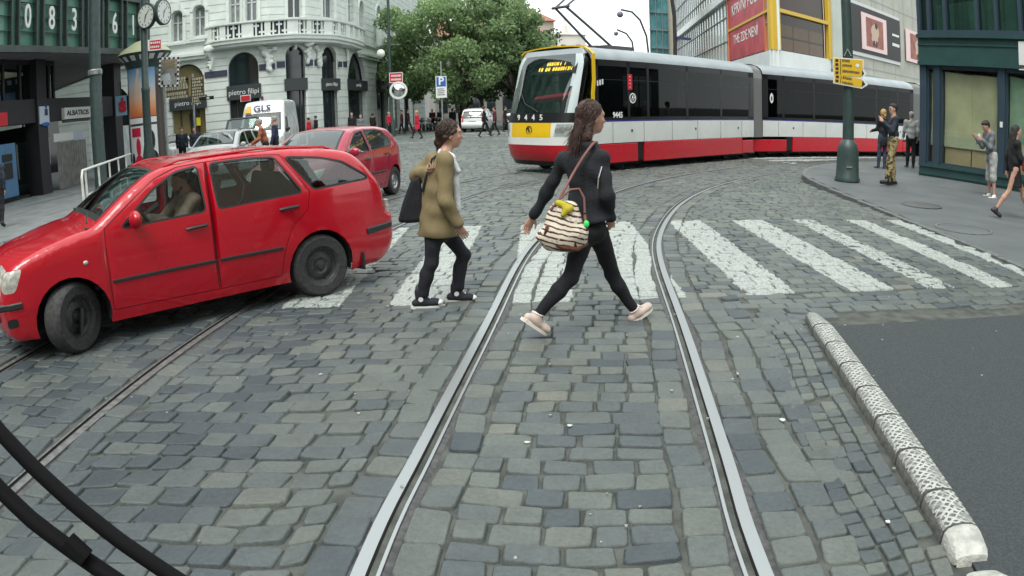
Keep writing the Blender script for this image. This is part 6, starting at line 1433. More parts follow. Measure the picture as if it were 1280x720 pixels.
far('person in dark clothes walking in the shade right of the crossing pair', 632,165, 10, c_black, H=1.72, stride=.2)
far('person with pale hair under the tree between the motorcycles and the white parked car', 569,160, 180, c_dgrey, hair=H_BLOND, H=1.66)
far('person in black under the tree just left of the white parked car roof', 582,158, 180, c_black, H=1.75)
far('person in dark coat by the tree left of the white parked car', 575,162, 0, c_dgrey, H=1.70)
# ================================================================== STREET FURNITURE
gpost = mat('post_green', (.030,.055,.052), .45, var=.2, scale=6); galv = mat('galvanised', (.34,.36,.36), .4, metal=.6, var=.15, scale=12)
sign_y = mat('sign_yellow', (.62,.40,.015), .5, var=.06, scale=6); sign_k = mat('sign_black', (.015,.015,.015), .6); sign_w = mat('sign_white', (.68,.70,.69), .5); sign_r = mat('sign_red', (.50,.015,.03), .5); sign_b = mat('sign_blue', (.02,.10,.40), .5)
globe_m = mat('globe_glass', (.72,.74,.70), .2); mirror_m = mat('mirror', (.72,.75,.75), .04, metal=1)
RX = Matrix.Rotation(R(90), 4, 'X')
def facing(p, towards=(0,0)):                          # local x to the right, z up, y away from the viewer
    d = Vector((p[0]-towards[0], p[1]-towards[1], 0)).normalized(); return Matrix(((d.y, d.x, 0, p[0]), (-d.x, d.y, 0, p[1]), (0, 0, 1, p[2]), (0, 0, 0, 1)))
# --- heavy post with the yellow direction signs, right pavement
p = G(1059,226,.13); T = thing('lamp_post', 'thick dark green lamp post carrying three yellow direction signs', 'lamp post', p)
b = MB(); b.lathe([(.30,0),(.30,.06),(.275,.10),(.255,.55),(.245,.72),(.215,.82),(.17,.88),(.135,.93)], 24, cap=False); b.build('base', gpost, T, smooth=True)
b = MB(); b.lathe([(.135,.9),(.125,2.5),(.105,6.5),(.10,9.0)], 20); b.build('shaft', gpost, T, smooth=True)
b = MB(); b.box((.285*math.cos(-1.9), .285*math.sin(-1.9), .33), (.02,.12,.03), rz=-1.9); b.build('hatch_hinge', galv, T)
F = facing(p)
Fi = Matrix.Translation(-p) @ F
def arrow_sign(z, x0, x1, tip, tilt, lab, right=True):
    sg = thing('direction_sign', lab, 'sign', p + V3(0,0,z), 0, 'yellow direction signs on the post')
    Tm = Matrix.Translation(-(p + V3(0,0,z))) @ F @ Matrix.Translation((0,-.16,z)) @ Matrix.Rotation(R(tilt),4,'Y') @ RX
    h = .115; b = MB(); k = [(x0,-h),(x1,-h)] + ([(x1+tip,0)] if tip else []) + [(x1,h),(x0,h)]; b.prism(k, 0, .02, Tm); b.build('plate', sign_w, sg)
    b = MB(); b.prism([(x0+.02,-h+.02),(x1-(.03 if tip else .02),-h+.02)] + ([(x1+tip*.15,0)] if tip else []) + [(x1-(.03 if tip else .02),h-.02),(x0+.02,h-.02)], .021, .024, Tm); b.build('yellow_field', sign_y, sg)
    if tip: b = MB(); b.prism([(x1-.01,-h+.035),(x1+tip-.06,0),(x1-.01,h-.035)], .025, .028, Tm); b.build('arrow_tip', sign_k, sg)
    b = MB(); xx = x0+.16
    b.prism([(xx,-h+.03),(xx+.015,-h+.03),(xx+.015,h-.03),(xx,h-.03)], .025, .028, Tm)
    for q in ((x0+.05,.045),(x0+.05,-.045)): b.prism([(q[0],q[1]-.03),(q[0]+.07,q[1]-.03),(q[0]+.07,q[1]+.03),(q[0],q[1]+.03)], .025, .028, Tm)
    b.build('pictogram', sign_k, sg)
    return sg, Tm
for z, x0, x1, tip, tilt, lab, words in ((PY(1058,84.5,16.2).z-.13,-.34,.36,0,1.5,'topmost yellow direction sign with a pale round spot on it',(3,4)),(PY(1058,94,16.2).z-.13,-.34,.33,.10,2.5,'middle yellow direction sign with one line of text and an arrow tip',(7,)),(PY(1058,104.5,16.2).z-.13,-.34,.33,.13,7.5,'lowest and most tilted yellow direction sign on the post',(4,5))):
    sg, Tm = arrow_sign(z, x0, x1, tip, tilt, lab); b = MB(); rnd = random.Random(int(z*10))
    for i, w in enumerate(words):                      # too small to read in the photo: strokes only
        x = x0+.21; y = (.052-.105*i) if len(words) > 1 else 0
        for q in range(w*2):
            ww = rnd.uniform(.010,.024); b.prism([(x,y-.03+rnd.choice((0,.012))),(x+ww,y-.03),(x+ww,y+.03-rnd.choice((0,.014))),(x,y+.03)], .025, .028, Tm); x += ww+.009
    b.build('lettering', sign_k, sg)
    if not tip: b = MB(); b.prism([(.22+.045*math.cos(q), -.03+.04*math.sin(q)) for q in np.linspace(0,2*PI,15)[:-1]], .026, .029, Tm); b.build('round_spot', sign_w, sg)
b = MB(); Tm = Matrix.Translation(-p) @ F @ Matrix.Translation((0,-.15,PY(1058,76,16.2).z-.13)) @ RX; b.bar(Tm @ V3(-.08,0,0), Tm @ V3(0,.16,0), .02); b.bar(Tm @ V3(.08,0,0), Tm @ V3(0,.16,0), .02); b.build('sign_bracket', galv, T)
# --- left kerb post and railing
p = PY(119.5,110,17.5); p.z = .06; T = thing('traction_pole', 'dark green pole rising in front of the number facade behind the white railing', 'pole', p)
b = MB(); b.lathe([(.20,0),(.20,.5),(.185,.55),(.18,3.2),(.17,3.25),(.165,9)], 20); b.build('shaft', gpost, T, smooth=True)
b = MB(); b.lathe([(.20,3.42),(.215,3.44),(.215,3.55),(.20,3.57)], 20); b.box((.2,-.08,3.5),(.14,.1,.1)); b.build('clamp', galv, T)
rail_w = mat('railing_paint', (.62,.64,.60), .5, var=.15, scale=10)
q0 = G(107,271,.06); q1 = G(203,203,.06); dq = (q1-q0); dq = Vector((dq.x,dq.y,0)); dq.normalize(); Lr = 9.5
T = thing('railing', 'white tubular pedestrian railing along the left pavement behind the red estate', 'railing', q0)
b = MB(); b.tube([V3(0,0,0), V3(0,0,.86), dq*.12+V3(0,0,1.0), dq*Lr+V3(0,0,1.0)], .03, 8); b.build('top_rail', rail_w, T, smooth=True)
b = MB(); b.tube([V3(0,0,.42)+dq*.5, dq*Lr+V3(0,0,.42)], .02, 6); b.build('mid_rail', rail_w, T)
for k in (.5,2.4,4.3,6.2,8.1): b = MB(); b.tube([dq*k, dq*k+V3(0,0,1.0)], .028, 8); b.build('upright', rail_w, T, smooth=True)
# --- clock pole
p = at_px(191, 22.0); p.z = .06; T = thing('clock_post', 'dark green post with two round street clocks and a red street sign', 'street clock', p)
zc = lambda px, py: PY(px, py, p.y).z - .06
b = MB(); b.lathe([(.24,0),(.22,.9),(.15,1.3),(.14,3.0),(.155,3.05),(.155,3.15),(.125,3.2),(.11,9)], 20); b.build('shaft', gpost, T, smooth=True)
clock_w = mat('clock_face', (.66,.70,.66), .35)
for (px, py, az, lab) in ((183,20,-19,0),(204,15,82,1)):
    c = PY(px, py, p.y-.2) - p; F = Matrix.Translation(c) @ Matrix.Diagonal((.72,.72,.72,1)) @ Matrix.Rotation(R(az),4,'Z') @ RX
    b = MB(); 
    for r0, r1, z0, z1 in ((.62,.62,-.12,.05),(.62,.55,.05,.07)): b.grid([[F @ V3(r*math.cos(a), r*math.sin(a), z) for a in np.linspace(0,2*PI,33)] for r, z in ((r0,z0),(r1,z1))][::-1])
    b.add([F @ V3(.62*math.cos(a), .62*math.sin(a), -.12) for a in np.linspace(0,2*PI,33)[:-1]], [tuple(range(32))[::-1]])
    cl = b.build('clock', gpost, T, smooth=True)
    b = MB(); b.add([F @ V3(.56*math.cos(a), .56*math.sin(a), .05) for a in np.linspace(0,2*PI,33)[:-1]], [tuple(range(32))]); b.build('dial', clock_w, cl)
    b = MB()
    for k in range(12): a = k*PI/6; b.prism([(r*math.cos(a)+s*math.sin(a)*.018, r*math.sin(a)-s*math.cos(a)*.018) for r, s in ((.40,-1),(.50,-1),(.50,1),(.40,1))], .054, .058, F)
    for a, L, w in ((R(90-195),.30,.035),(R(90-42),.42,.025)): b.prism([(-math.cos(a)*.08+math.sin(a)*w*.8, -math.sin(a)*.08-math.cos(a)*w*.8),(math.cos(a)*L+math.sin(a)*w*.4, math.sin(a)*L-math.cos(a)*w*.4),(math.cos(a)*L-math.sin(a)*w*.4, math.sin(a)*L+math.cos(a)*w*.4),(-math.cos(a)*.08-math.sin(a)*w*.8, -math.sin(a)*.08+math.cos(a)*w*.8)], .06, .064, F)
    b.build('clock_hand', sign_k, cl)
def name_plate(name, c, w, h, lab, parent_pt=None, lines=2):
    sg = thing(name, lab, 'street sign', c); F = Matrix.Translation(-c) @ facing(c) @ RX
    b = MB(); b.prism([(-w/2,-h/2),(w/2,-h/2),(w/2,h/2),(-w/2,h/2)], 0, .03, F); b.build('plate', sign_w, sg)
    b = MB(); e = .04; b.prism([(-w/2+e,-h/2+e),(w/2-e,-h/2+e),(w/2-e,h/2-e),(-w/2+e,h/2-e)], .031, .034, F); b.build('field', sign_r, sg)
    b = MB()
    for i in range(lines):
        y = h*(.18-.36*i) if lines > 1 else 0; x = -w*.36; rnd = random.Random(int(w*100)+i)
        while x < w*.33: ww = rnd.uniform(.03,.06); b.prism([(x,y-h*.09),(x+ww,y-h*.09),(x+ww,y+h*.09),(x,y+h*.09)], .035, .038, F); x += ww+.022
    b.build('lettering', sign_w, sg); return sg
name_plate('street_sign', PY(194,56,21.7), .46, .38, 'red and white street name plate on the clock post')
# --- square traffic mirror with striped border on its own post
p = at_px(208, 20.5); p.z = .06; T = thing('traffic_mirror', 'rectangular traffic mirror with striped border on a brown wooden looking post', 'mirror', p)
b = MB(); b.lathe([(.095,0),(.095,3.4)], 14); b.build('post', mat('brown_post', (.075,.06,.055), .7), T, smooth=True)
b = MB(); b.lathe([(.035,0),(.035,3.3)], 10, (.2,.0,0)); b.build('thin_pole', galv, T, smooth=True)
c = PY(211,90,20.2) - p; F = Matrix.Translation(c) @ Matrix.Rotation(R(16),4,'Z') @ Matrix.Rotation(R(6),4,'X') @ Matrix.Rotation(R(5),4,'Y') @ RX; w, h = .32, .45
b = MB(); b.prism([(-w,-h),(w,-h),(w,h),(-w,h)], -.05, 0, F); fr = b.build('mirror_frame', sign_w, T)
b = MB(); k = 0
for (x0,y0,x1,y1,n) in ((-w,-h,w,-h,9),(w,-h,w,h,13),(w,h,-w,h,9),(-w,h,-w,-h,13)):
    for i in range(0, n, 2):
        a = Vector((x0,y0)).lerp(Vector((x1,y1)), i/n); e = Vector((x0,y0)).lerp(Vector((x1,y1)), (i+1)/n); dd = (e-a).normalized(); nn = Vector((-dd.y,dd.x))*.055
        b.prism([a, e, e+nn, a+nn], .001, .004, F)
b.build('border_stripe', sign_k, fr)
b = MB(); rows = [[F @ V3(x*(w-.06), y*(h-.06), .04*(1-(x*x+y*y)/2)) for x in np.linspace(-1,1,9)] for y in np.linspace(-1,1,9)]; b.grid(rows); b.build('mirror_glass', mirror_m, T, smooth=True)
# --- advertising column
p = at_px(191, 24.6); p.z = .06; T = thing('advertising_column', 'tall advertising column with a pale canopy and colourful posters', 'advertising column', p)
zt = PY(186,60,24.6).z - .06
Rc = .70
b = MB(); b.lathe([(Rc+.10,0),(Rc+.10,.25),(Rc,.3),(Rc,zt-.75)], 28); b.build('drum', gpost, T, smooth=True)
b = MB(); b.lathe([(Rc,zt-.8),(Rc+.12,zt-.50),(Rc+.34,zt-.27),(Rc+.37,zt-.20)], 32); b.cur = 0; b.build('canopy_skirt', gpost, T, smooth=True)
b = MB(); b.lathe([(Rc+.37,zt-.20),(Rc+.22,zt-.04),(Rc-.1,zt+.14),(.36,zt+.27),(.1,zt+.33),(.02,zt+.42)], 32); b.build('canopy', mat('canopy_pale', (.40,.42,.26), .6), T, smooth=True)
b = MB()
for k in range(16):
    a = 2*PI*k/16; e1 = V3(-math.sin(a),math.cos(a),0); o_ = V3(math.cos(a),math.sin(a),0)
    b.add([o_*(Rc+.15)+e1*x*.09+V3(0,0,zt-.48) if z == 0 else o_*(Rc+.325)+e1*x*.11+V3(0,0,zt-.30) for x, z in ((-1,0),(1,0),(1,1),(-1,1))], [(0,1,2,3)])
b.build('canopy_light', sign_w, T)
def curved(m, a0, a1, z0, z1, name, parent, off=.012, n=10):
    b = MB(); A = np.linspace(a0, a1, n); b.grid([[((Rc+off)*math.cos(a), (Rc+off)*math.sin(a), z) for a in A] for z in (z0, z1)]); return b.build(name, m, parent, smooth=True)
a0 = math.atan2(-p.y, -p.x)                            # towards the viewer
def sunset():
    m = mat('poster_sunset', (.5,.5,.5), .5, var=.1); n = m.node_tree.nodes; l = m.node_tree.links; tc = n.new('ShaderNodeTexCoord'); s = n.new('ShaderNodeSeparateXYZ'); l.new(tc.outputs['Generated'], s.inputs[0])
    r = n.new('ShaderNodeValToRGB'); cr = r.color_ramp; cr.elements[0].color = (.50,.12,.04,1); cr.elements[1].color = (.05,.22,.42,1)
    for q, c in ((.12,(.62,.20,.06)),(.35,(.60,.38,.25)),(.6,(.35,.42,.50))): e = cr.elements.new(q); e.color = (*c,1)
    l.new(s.outputs[2], r.inputs[0]); l.new(r.outputs[0], n['Principled BSDF'].inputs['Base Color']); return m
zz = lambda py: PY(186, py, 24.0).z - .06
ps = curved(sunset(), a0-1.15, a0+.55, zz(145), zz(80), 'poster', T); ps['label'] = 'blue to orange poster with figures'
curved(sign_w, a0-1.15, a0+.55, zz(153), zz(146), 'poster_strip', T, .016); wp = curved(sign_w, a0-1.15, a0+.55, zz(204), zz(156), 'poster', T)
def on_col(a, z, off=.03): return V3((Rc+off)*math.cos(a), (Rc+off)*math.sin(a), z)
fig_m = mat('poster_beige', (.50,.38,.28), .6); red_f = mat('poster_red', (.50,.012,.05), .6)
def blob(name, parts_, m, par, off=.034):               # flat printed shapes on the drum, built as thin patches
    b = MB()
    for ca, cz, ra, rz in parts_:
        n = 14; b.add([on_col(ca+ra*math.cos(q), cz+rz*math.sin(q), off) for q in np.linspace(0,2*PI,n+1)[:-1]], [tuple(range(n))])
    b.build(name, m, par)
h0 = zz(145); H0 = zz(80)-zz(145)
blob('printed_figure', [(a0-.45,h0+H0*.60,.12,H0*.22),(a0-.40,h0+H0*.86,.08,H0*.08),(a0-.75,h0+H0*.45,.07,H0*.2),(a0-.4,h0+H0*.48,.06,H0*.18),(a0+.1,h0+H0*.45,.12,H0*.2)], fig_m, ps)
h1 = zz(204); H1 = zz(156)-zz(204)
blob('printed_bust', [(a0-.55,h1+H1*.45,.14,H1*.24),(a0-.55,h1+H1*.04,.26,H1*.2)], red_f, wp)
blob('printed_shadow', [(a0+.2,h1+H1*.6,.18,H1*.26),(a0+.2,h1+H1*.1,.34,H1*.25),(a0-.95,h1+H1*.1,.12,H1*.2)], sign_k, wp)
b = MB(); b.grid([[on_col(a, z, .026) for a in np.linspace(a0-.98,a0-.38,6)] for z in (h1+H1*.72, h1+H1*.95)]); b.build('printed_panel', red_f, wp)
# --- globe lamp hanging top left, lamp posts down the street
p = at_px(163, 26); T = thing('globe_lamp', 'round white globe lamp hung beside the street clocks', 'lamp', PY(163,5,26)); b = MB(); b.ball((0,0,0), .36, 18); b.build('globe', globe_m, T, smooth=True)
b = MB(); b.tube([(0,0,.35),(0,0,.55),(.4,.2,.9),(.9,.6,.95)], .04, 6); b.build('bracket', gpost, T)
def street_lamp(px, Y, top, globe_px, lab, double=False):
    p = at_px(px, Y); T = thing('street_lamp', lab, 'street lamp', p); b = MB(); b.lathe([(.26,0),(.24,1.0),(.13,1.3),(.11,4),(.09,top)], 14); b.build('shaft', gpost, T, smooth=True)
    g_ = PY(*globe_px, Y-.2) - p; b = MB(); b.tube([(0,0,g_.z+.55),(g_.x*.5,-.1,g_.z+.62),(g_.x,-.2,g_.z+.5),(g_.x,-.2,g_.z+.3)], .05, 6); b.tube([(0,0,g_.z+.55),(-g_.x*1.4,0.1,g_.z+.58)], .035, 6); b.build('arm', gpost, T)
    b = MB(); b.ball(g_, .30, 14); b.build('globe', globe_m, T, smooth=True); return T, p
T, p = street_lamp(494, 49, 10.5, (476,67), 'dark street lamp with one white globe at the left edge of the big tree')
name_plate('street_sign', PY(495,97,48.6), .90, .70, 'small red and white plate on the street lamp by the tree')
c = PY(498,113,48.4); T = thing('round_mirror', 'round traffic mirror with a white rim on the street lamp by the tree', 'mirror', c); F = Matrix.Translation(-c) @ facing(c) @ RX
b = MB(); b.grid([[F @ V3(r*math.cos(a), r*math.sin(a), z) for a in np.linspace(0,2*PI,29)] for r, z in ((.60,-.03),(.60,.05),(.47,.06),(.47,.02))][::-1]); b.build('rim', sign_w, T, smooth=True)
b = MB(); b.grid([[F @ V3(r*math.cos(a), r*math.sin(a), .08*(1-(r/.48)**2)) for a in np.linspace(0,2*PI,29)] for r in (.48,.36,.2,.01)][::-1]); b.build('mirror_glass', mirror_m, T, smooth=True)
c = at_px(557, 48); T = thing('parking_sign', 'blue and white parking sign on a thin pole before the tree', 'sign', c)
b = MB(); b.lathe([(.05,0),(.05,4.9)], 8); b.build('pole', galv, T, smooth=True)
F = Matrix.Translation(V3(0,-.1,0)) @ Matrix(((1,0,0,0),(0,0,-1,0),(0,1,0,0),(0,0,0,1)))
zt_ = PY(558,95,48).z; zb_ = PY(558,122,48).z; h = zt_-zb_
b = MB(); b.prism([(-.36,zb_),(.36,zb_),(.36,zt_),(-.36,zt_)], 0, .04, F); pl = b.build('plate', sign_w, T)
b = MB(); b.prism([(-.31,zb_+h*.52),(.31,zb_+h*.52),(.31,zt_-.05),(-.31,zt_-.05)], .041, .045, F); b.build('blue_field', sign_b, pl); text_obj('lettering', 'P', .72, sign_w, pl, F @ Matrix.Translation((0,zb_+h*.76,.05)), .004, bold=.02)
b = MB()
for k in range(4): b.prism([(-.26,zb_+h*(.12+.09*k)),(.22-.06*(k % 2),zb_+h*(.12+.09*k)),(.22-.06*(k % 2),zb_+h*(.155+.09*k)),(-.26,zb_+h*(.155+.09*k))], .041, .045, F)
b.build('text_line', sign_k, pl)
# lamps with curved arms beyond the tram
for px, Y, pts, lp, lab in ((812,60,[(811,70),(808,45),(800,25),(790,15),(776,12)],(775,18),'nearer street lamp with curved arm above the tram roof'),(793,85,[(793,70),(790,52),(783,42),(771,37)],(770,42),'farther small street lamp with curved arm above the tram roof')):
    b0 = at_px(px, Y); T = thing('street_lamp', lab, 'street lamp', b0); w = .09 if Y < 70 else .11
    b = MB(); b.tube([V3(0,0,0), V3(0,0,4.0)] + [PY(x, y, Y)-b0 for x, y in pts], w, 6); b.build('arm', gpost, T, smooth=True); b = MB(); b.ball(PY(*lp, Y)-b0, .28, 10); b.build('lamp_head', mat('lamp_head', (.16,.15,.2), .4), T, smooth=True)
b0 = at_px(843, 38); T = thing('lamp_pole', 'thin dark pole with a horizontal lantern arm between tram and glass building', 'street lamp', b0)
b = MB(); b.tube([V3(0,0,0), PY(844,55,38)-b0, PY(843,20,38)-b0, PY(839,-8,38)-b0], .11, 8); b.build('shaft', sign_k, T, smooth=True)
b = MB(); b.bar(PY(845,47,38)-b0, PY(863,49,38)-b0, .30, .12); b.build('lantern', mat('lantern_blue', (.03,.035,.10), .4), T)
# --- overhead wires (one thing each, hung over the track)
wire_m = sign_k
for (a, e, lab) in ((PY(752,-30,14), M1 @ V3(1.9,-.2,5.42), 'left contact wire running up from the pantograph'),(PY(768,-30,14), M1 @ V3(1.9,.25,5.42), 'right contact wire running up from the pantograph')):
    b = MB(); b.tube([a, e, e + (e-a).normalized()*12 + V3(8,4,0)], .014, 5); o = b.build('contact_wire', wire_m); tag(o, lab, 'wire')
# --- our own tram's wiper, near the lens
T = thing('windscreen_wiper', 'black windscreen wiper of the filming vehicle across the bottom left corner', 'wiper', PY(60,640,.62))
w0_ = T.location.copy(); wm = mat('wiper_black', (.004,.004,.005), .75, spec=.15)
def wp_(px, py, Y): return PY(px, py, Y) - w0_
b = MB(); b.tube([wp_(-60,462,.60), wp_(0,540,.60), wp_(40,582,.60), wp_(90,628,.60), wp_(150,676,.60), wp_(215,720,.60), wp_(280,760,.60)], .0102, 10); b.build('arm', wm, T, smooth=True)
b = MB(); b.tube([wp_(-60,545,.58), wp_(0,612,.58), wp_(40,650,.58), wp_(85,684,.58), wp_(140,722,.58), wp_(200,760,.58)], .0112, 10); b.tube([wp_(84,676,.575), wp_(108,698,.575)], .0132, 8); b.build('blade', wm, T, smooth=True)
# --- motorcycles under the tree
blk = mat('bike_black', (.02,.02,.022), .35); bwh = mat('bike_white', (.55,.56,.55), .3)
def motorcycle(px, py, hd, body, lab):
    T = thing('motorcycle', lab, 'motorcycle', G(px, py, 0), R(hd), 'motorcycles parked in a row')
    for x in (.68,-.68):
        b = MB(); b.lathe([(.20,-.06),(.29,-.06),(.31,0),(.29,.06),(.20,.06),(.20,-.06)], 18, (x,0,.31), 'Y'); b.build('wheel', rubber, T, smooth=True)
    sdf_obj('tank', [('e', (.18,0,.82), (.28,.15,.15)), ('e', (.45,0,.9), (.14,.18,.18))], body, T, res=.03); sdf_obj('seat', [('t', (-.05,0,.78), (-.7,0,.86), (.14,.07), (.12,.06), (0,1,0))], blk, T, res=.03)
    sdf_obj('engine', [('e', (.08,0,.48), (.26,.16,.2)), ('c', (-.1,-.17,.35), (-.8,-.2,.45), .06,.08)], galv, T, res=.03)
    b = MB(); b.tube([(.68,.09,.31),(.48,.09,1.0)], .03, 6); b.tube([(.68,-.09,.31),(.48,-.09,1.0)], .03, 6); b.tube([(.40,.38,1.06),(.47,.1,1.04),(.47,-.1,1.04),(.40,-.38,1.06)], .02, 6); b.build('fork', galv, T)
    b = MB(); b.ball((.60,0,.92), (.07,.11,.11), 10); b.build('headlight', lampg, T, smooth=True)
for a in ((527,164,-70,blk,'leftmost parked motorcycle, black, behind the woman in the red coat'),(536,164,-75,bwh,'second parked motorcycle with pale fairing'),(546,163,-70,blk,'third parked motorcycle, dark with bright mirrors'),(553,163,-80,bwh,'rightmost parked motorcycle with pale body beside the sign pole')): motorcycle(*a)
# ================================================================== BUILDINGS
def V2(p): return Vector((p[0], p[1]))
class Face:
    """a vertical plane; s runs left to right as the street sees it, outward side to the viewer"""
    def __init__(s, a, b): s.a = V2(a); d = V2(b)-s.a; s.L = d.length; s.d = d.normalized(); s.n = Vector((s.d.y, -s.d.x))
    def pt(s, u, z, out=0.0): q = s.a + s.d*u + s.n*out; return Vector((q.x, q.y, z))
    def px(s, x, y): return PLANE(x, y, s.a, s.d)
    def T(s, u, z, out=0.0): return frame_mat(s.pt(u, z, out), (s.d.x, s.d.y, 0)) @ RX
    def rect(s, x0, y0, x1, y1):                       # pixel box on this face -> s0,z0,s1,z1
        a = s.px(x0, (y0+y1)/2)[0]; b = s.px(x1, (y0+y1)/2)[0]; xm = (x0+x1)/2; return min(a,b), s.px(xm, max(y0,y1))[1], max(a,b), s.px(xm, min(y0,y1))[1]
    def box(s, mb, u0, u1, z0, z1, o0, o1):
        P = [s.pt(u, z, o) for z in (z0, z1) for u, o in ((u0,o1),(u1,o1),(u1,o0),(u0,o0))]
        mb.add(P, [(3,2,1,0),(4,5,6,7),(0,1,5,4),(1,2,6,5),(2,3,7,6),(3,0,4,7)]); return mb
    def poly(s, mb, pts, o0, o1):
        n = len(pts); P = [s.pt(u, z, o1) for u, z in pts] + [s.pt(u, z, o0) for u, z in pts]
        mb.add(P, [tuple(range(n)), tuple(range(n,2*n))[::-1]] + [((i+1)%n, i, n+i, n+(i+1)%n) for i in range(n)]); return mb
    def wall(s, name, z0, z1, holes, m, parent, depth=.35, u0=0.0, u1=None):
        u1 = s.L if u1 is None else u1
        V = []; E = []; loops = [[(u0,z0),(u1,z0),(u1,z1),(u0,z1)]] + holes
        for lp in loops: k = len(V); V += [Vector(p) for p in lp]; E += [(k+i, k+(i+1)%len(lp)) for i in range(len(lp))]
        vo, eo, fo = delaunay_2d_cdt(V, E, [], 0, 1e-5)[:3]
        C = np.array([[(vo[i].x+vo[j].x+vo[k].x)/3, (vo[i].y+vo[j].y+vo[k].y)/3] for i,j,k in fo]); keep = np.ones(len(fo), bool)
        for h in holes: keep &= ~pip(h, C[:,0], C[:,1])
        b = MB(); b.add([s.pt(v.x, v.y) for v in vo], [tuple(f) for f, k in zip(fo, keep) if k])
        for h in holes:
            ar = sum(h[i][0]*h[(i+1)%len(h)][1]-h[(i+1)%len(h)][0]*h[i][1] for i in range(len(h))); hh = h if ar > 0 else h[::-1]; n = len(hh)
            b.add([s.pt(u, z) for u, z in hh] + [s.pt(u, z, -depth) for u, z in hh], [(i, n+i, n+(i+1)%n, (i+1)%n) for i in range(n)])
        o = b.build(name, m, parent); weld_obj(o, .002); return o
def arch(s0, s1, z0, ztop, n=12, flat=1.0):
    r = (s1-s0)/2; c = (s0+s1)/2; zs = ztop - r*flat
    return [(s0,z0),(s1,z0)] + [(c + r*math.cos(q), zs + r*flat*math.sin(q)) for q in np.linspace(0, PI, n)]
glass_dark = mat('window_dark', (.02,.026,.03), .06, spec=.8); glass_sky = mat('window_sky', (.10,.13,.14), .05, spec=1.0); curtain_m = mat('window_curtain', (.26,.29,.28), .25, var=.3, scale=2.5)
# ------------------------------------------------------------------ white corner house
def stucco():
    m = mat('white_stucco', (.66,.71,.67), .8, var=.07, scale=1.2); n = m.node_tree.nodes; l = m.node_tree.links; b = n['Principled BSDF']; tc = n.new('ShaderNodeTexCoord'); s = n.new('ShaderNodeSeparateXYZ'); l.new(tc.outputs['Object'], s.inputs[0])
    d = n.new('ShaderNodeMath'); d.operation = 'DIVIDE'; d.inputs[1].default_value = .48; l.new(s.outputs[2], d.inputs[0]); f = n.new('ShaderNodeMath'); f.operation = 'FRACT'; l.new(d.outputs[0], f.inputs[0])
    r = n.new('ShaderNodeValToRGB'); r.color_ramp.elements[0].position = 0; r.color_ramp.elements[0].color = (0,0,0,1); r.color_ramp.elements[1].position = .12; l.new(f.outputs[0], r.inputs[0])
    bp = n.new('ShaderNodeBump'); bp.inputs['Strength'].default_value = 1; bp.inputs['Distance'].default_value = .025; l.new(r.outputs[0], bp.inputs['Height']); l.new(bp.outputs[0], b.inputs['Normal']); return m
stuc = stucco(); trimw = mat('white_trim', (.69,.74,.70), .75, var=.05, scale=3); band_d = mat('dark_band', (.045,.045,.085), .6); shop_g = mat('shop_sign_grey', (.035,.042,.046), .5)
win_fr = mat('window_frame_white', (.62,.64,.63), .5)
HOUSE = thing('corner_house', 'ornate white corner house with arched shop windows and a curved stone balcony', 'building', (0,0,0))
W0 = V2((-33,38.0)); W1 = V2(at_px(345,42.2)); W2 = V2(at_px(392,43.6)); W3 = V2(at_px(428,46.8)); W4 = V2((-9.15,82))
FL, FA, FB, FR = Face(W0,W1), Face(W1,W2), Face(W2,W3), Face(W3,W4)
def sash(face, u0, z0, u1, z1, arched, nm='window', bars=2, pm=glass_dark, dep=.30):
    pl = arch(u0,u1,z0,z1) if arched else [(u0,z0),(u1,z0),(u1,z1),(u0,z1)]
    b = MB(); inn = offset_poly(pl, -.07); n = len(pl)
    for i in range(n): face.poly(b, [pl[i],pl[(i+1)%n],inn[(i+1)%n],inn[i]], -dep, -dep+.06)
    for k in range(1, bars): u = u0+(u1-u0)*k/bars; face.box(b, u-.05, u+.05, z0, z1-(.3 if arched else 0), -dep, -dep+.07)
    face.box(b, u0, u1, z0+(z1-z0)*.62-.04, z0+(z1-z0)*.62+.04, -dep, -dep+.07)
    w = b.build(nm, win_fr, HOUSE); b = MB(); face.poly(b, inn, -dep-.02, -dep+.01); b.build('pane', pm, w); return w
def shop_arch(face, x0, x1, ytop, ys0, ys1, yb, text, ts=.42, bronze=False):
    u0, _, u1, zt = face.rect(x0, ytop, x1, ytop+40); zt = face.px((x0+x1)/2, ytop)[1]; s0 = face.px((x0+x1)/2, ys1)[1]; s1 = face.px((x0+x1)/2, ys0)[1]
    hole = arch(u0, u1, .05, zt)
    b = MB(); face.poly(b, hole, -.42, -.36); w = b.build('shop_window', mat('bronze_glass', (.26,.21,.10), .15, spec=.8) if bronze else glass_dark, HOUSE)
    b = MB(); h2 = offset_poly(hole, -.06); n = len(hole)
    for i in range(2, n-1): face.poly(b, [hole[i],hole[i+1],h2[i+1],h2[i]], -.35, -.28)
    for k in (.25,.78): u = u0+(u1-u0)*k; face.box(b, u-.035, u+.035, .05, s0, -.35, -.29)
    face.box(b, u0, u1, .05, .4, -.35, -.27); b.build('frame', shop_g, w)
    b = MB(); face.box(b, u0-.12, u1+.12, s0, s1, -.30, .10); sg = b.build('fascia_sign', shop_g, HOUSE)
    if text: text_obj('lettering', text, (s1-s0)*ts*1.25, sign_w, sg, face.T((u0+u1)/2, (s0+s1)/2, .11), .01, .95)
    return hole, w
holesL = []; holesA = []; holesB = []; holesR = []
h, w = shop_arch(FL, 213, 255, 80, 121, 137, 190, 'pietro filipi', .42, True); holesL.append(h)
h, w = shop_arch(FL, 285, 323, 65, 106, 124, 190, 'pietro filipi', .42); holesL.append(h)
h, w = shop_arch(FA, 357, 381, 57, 98, 113, 175, '', .4); holesA.append(h)
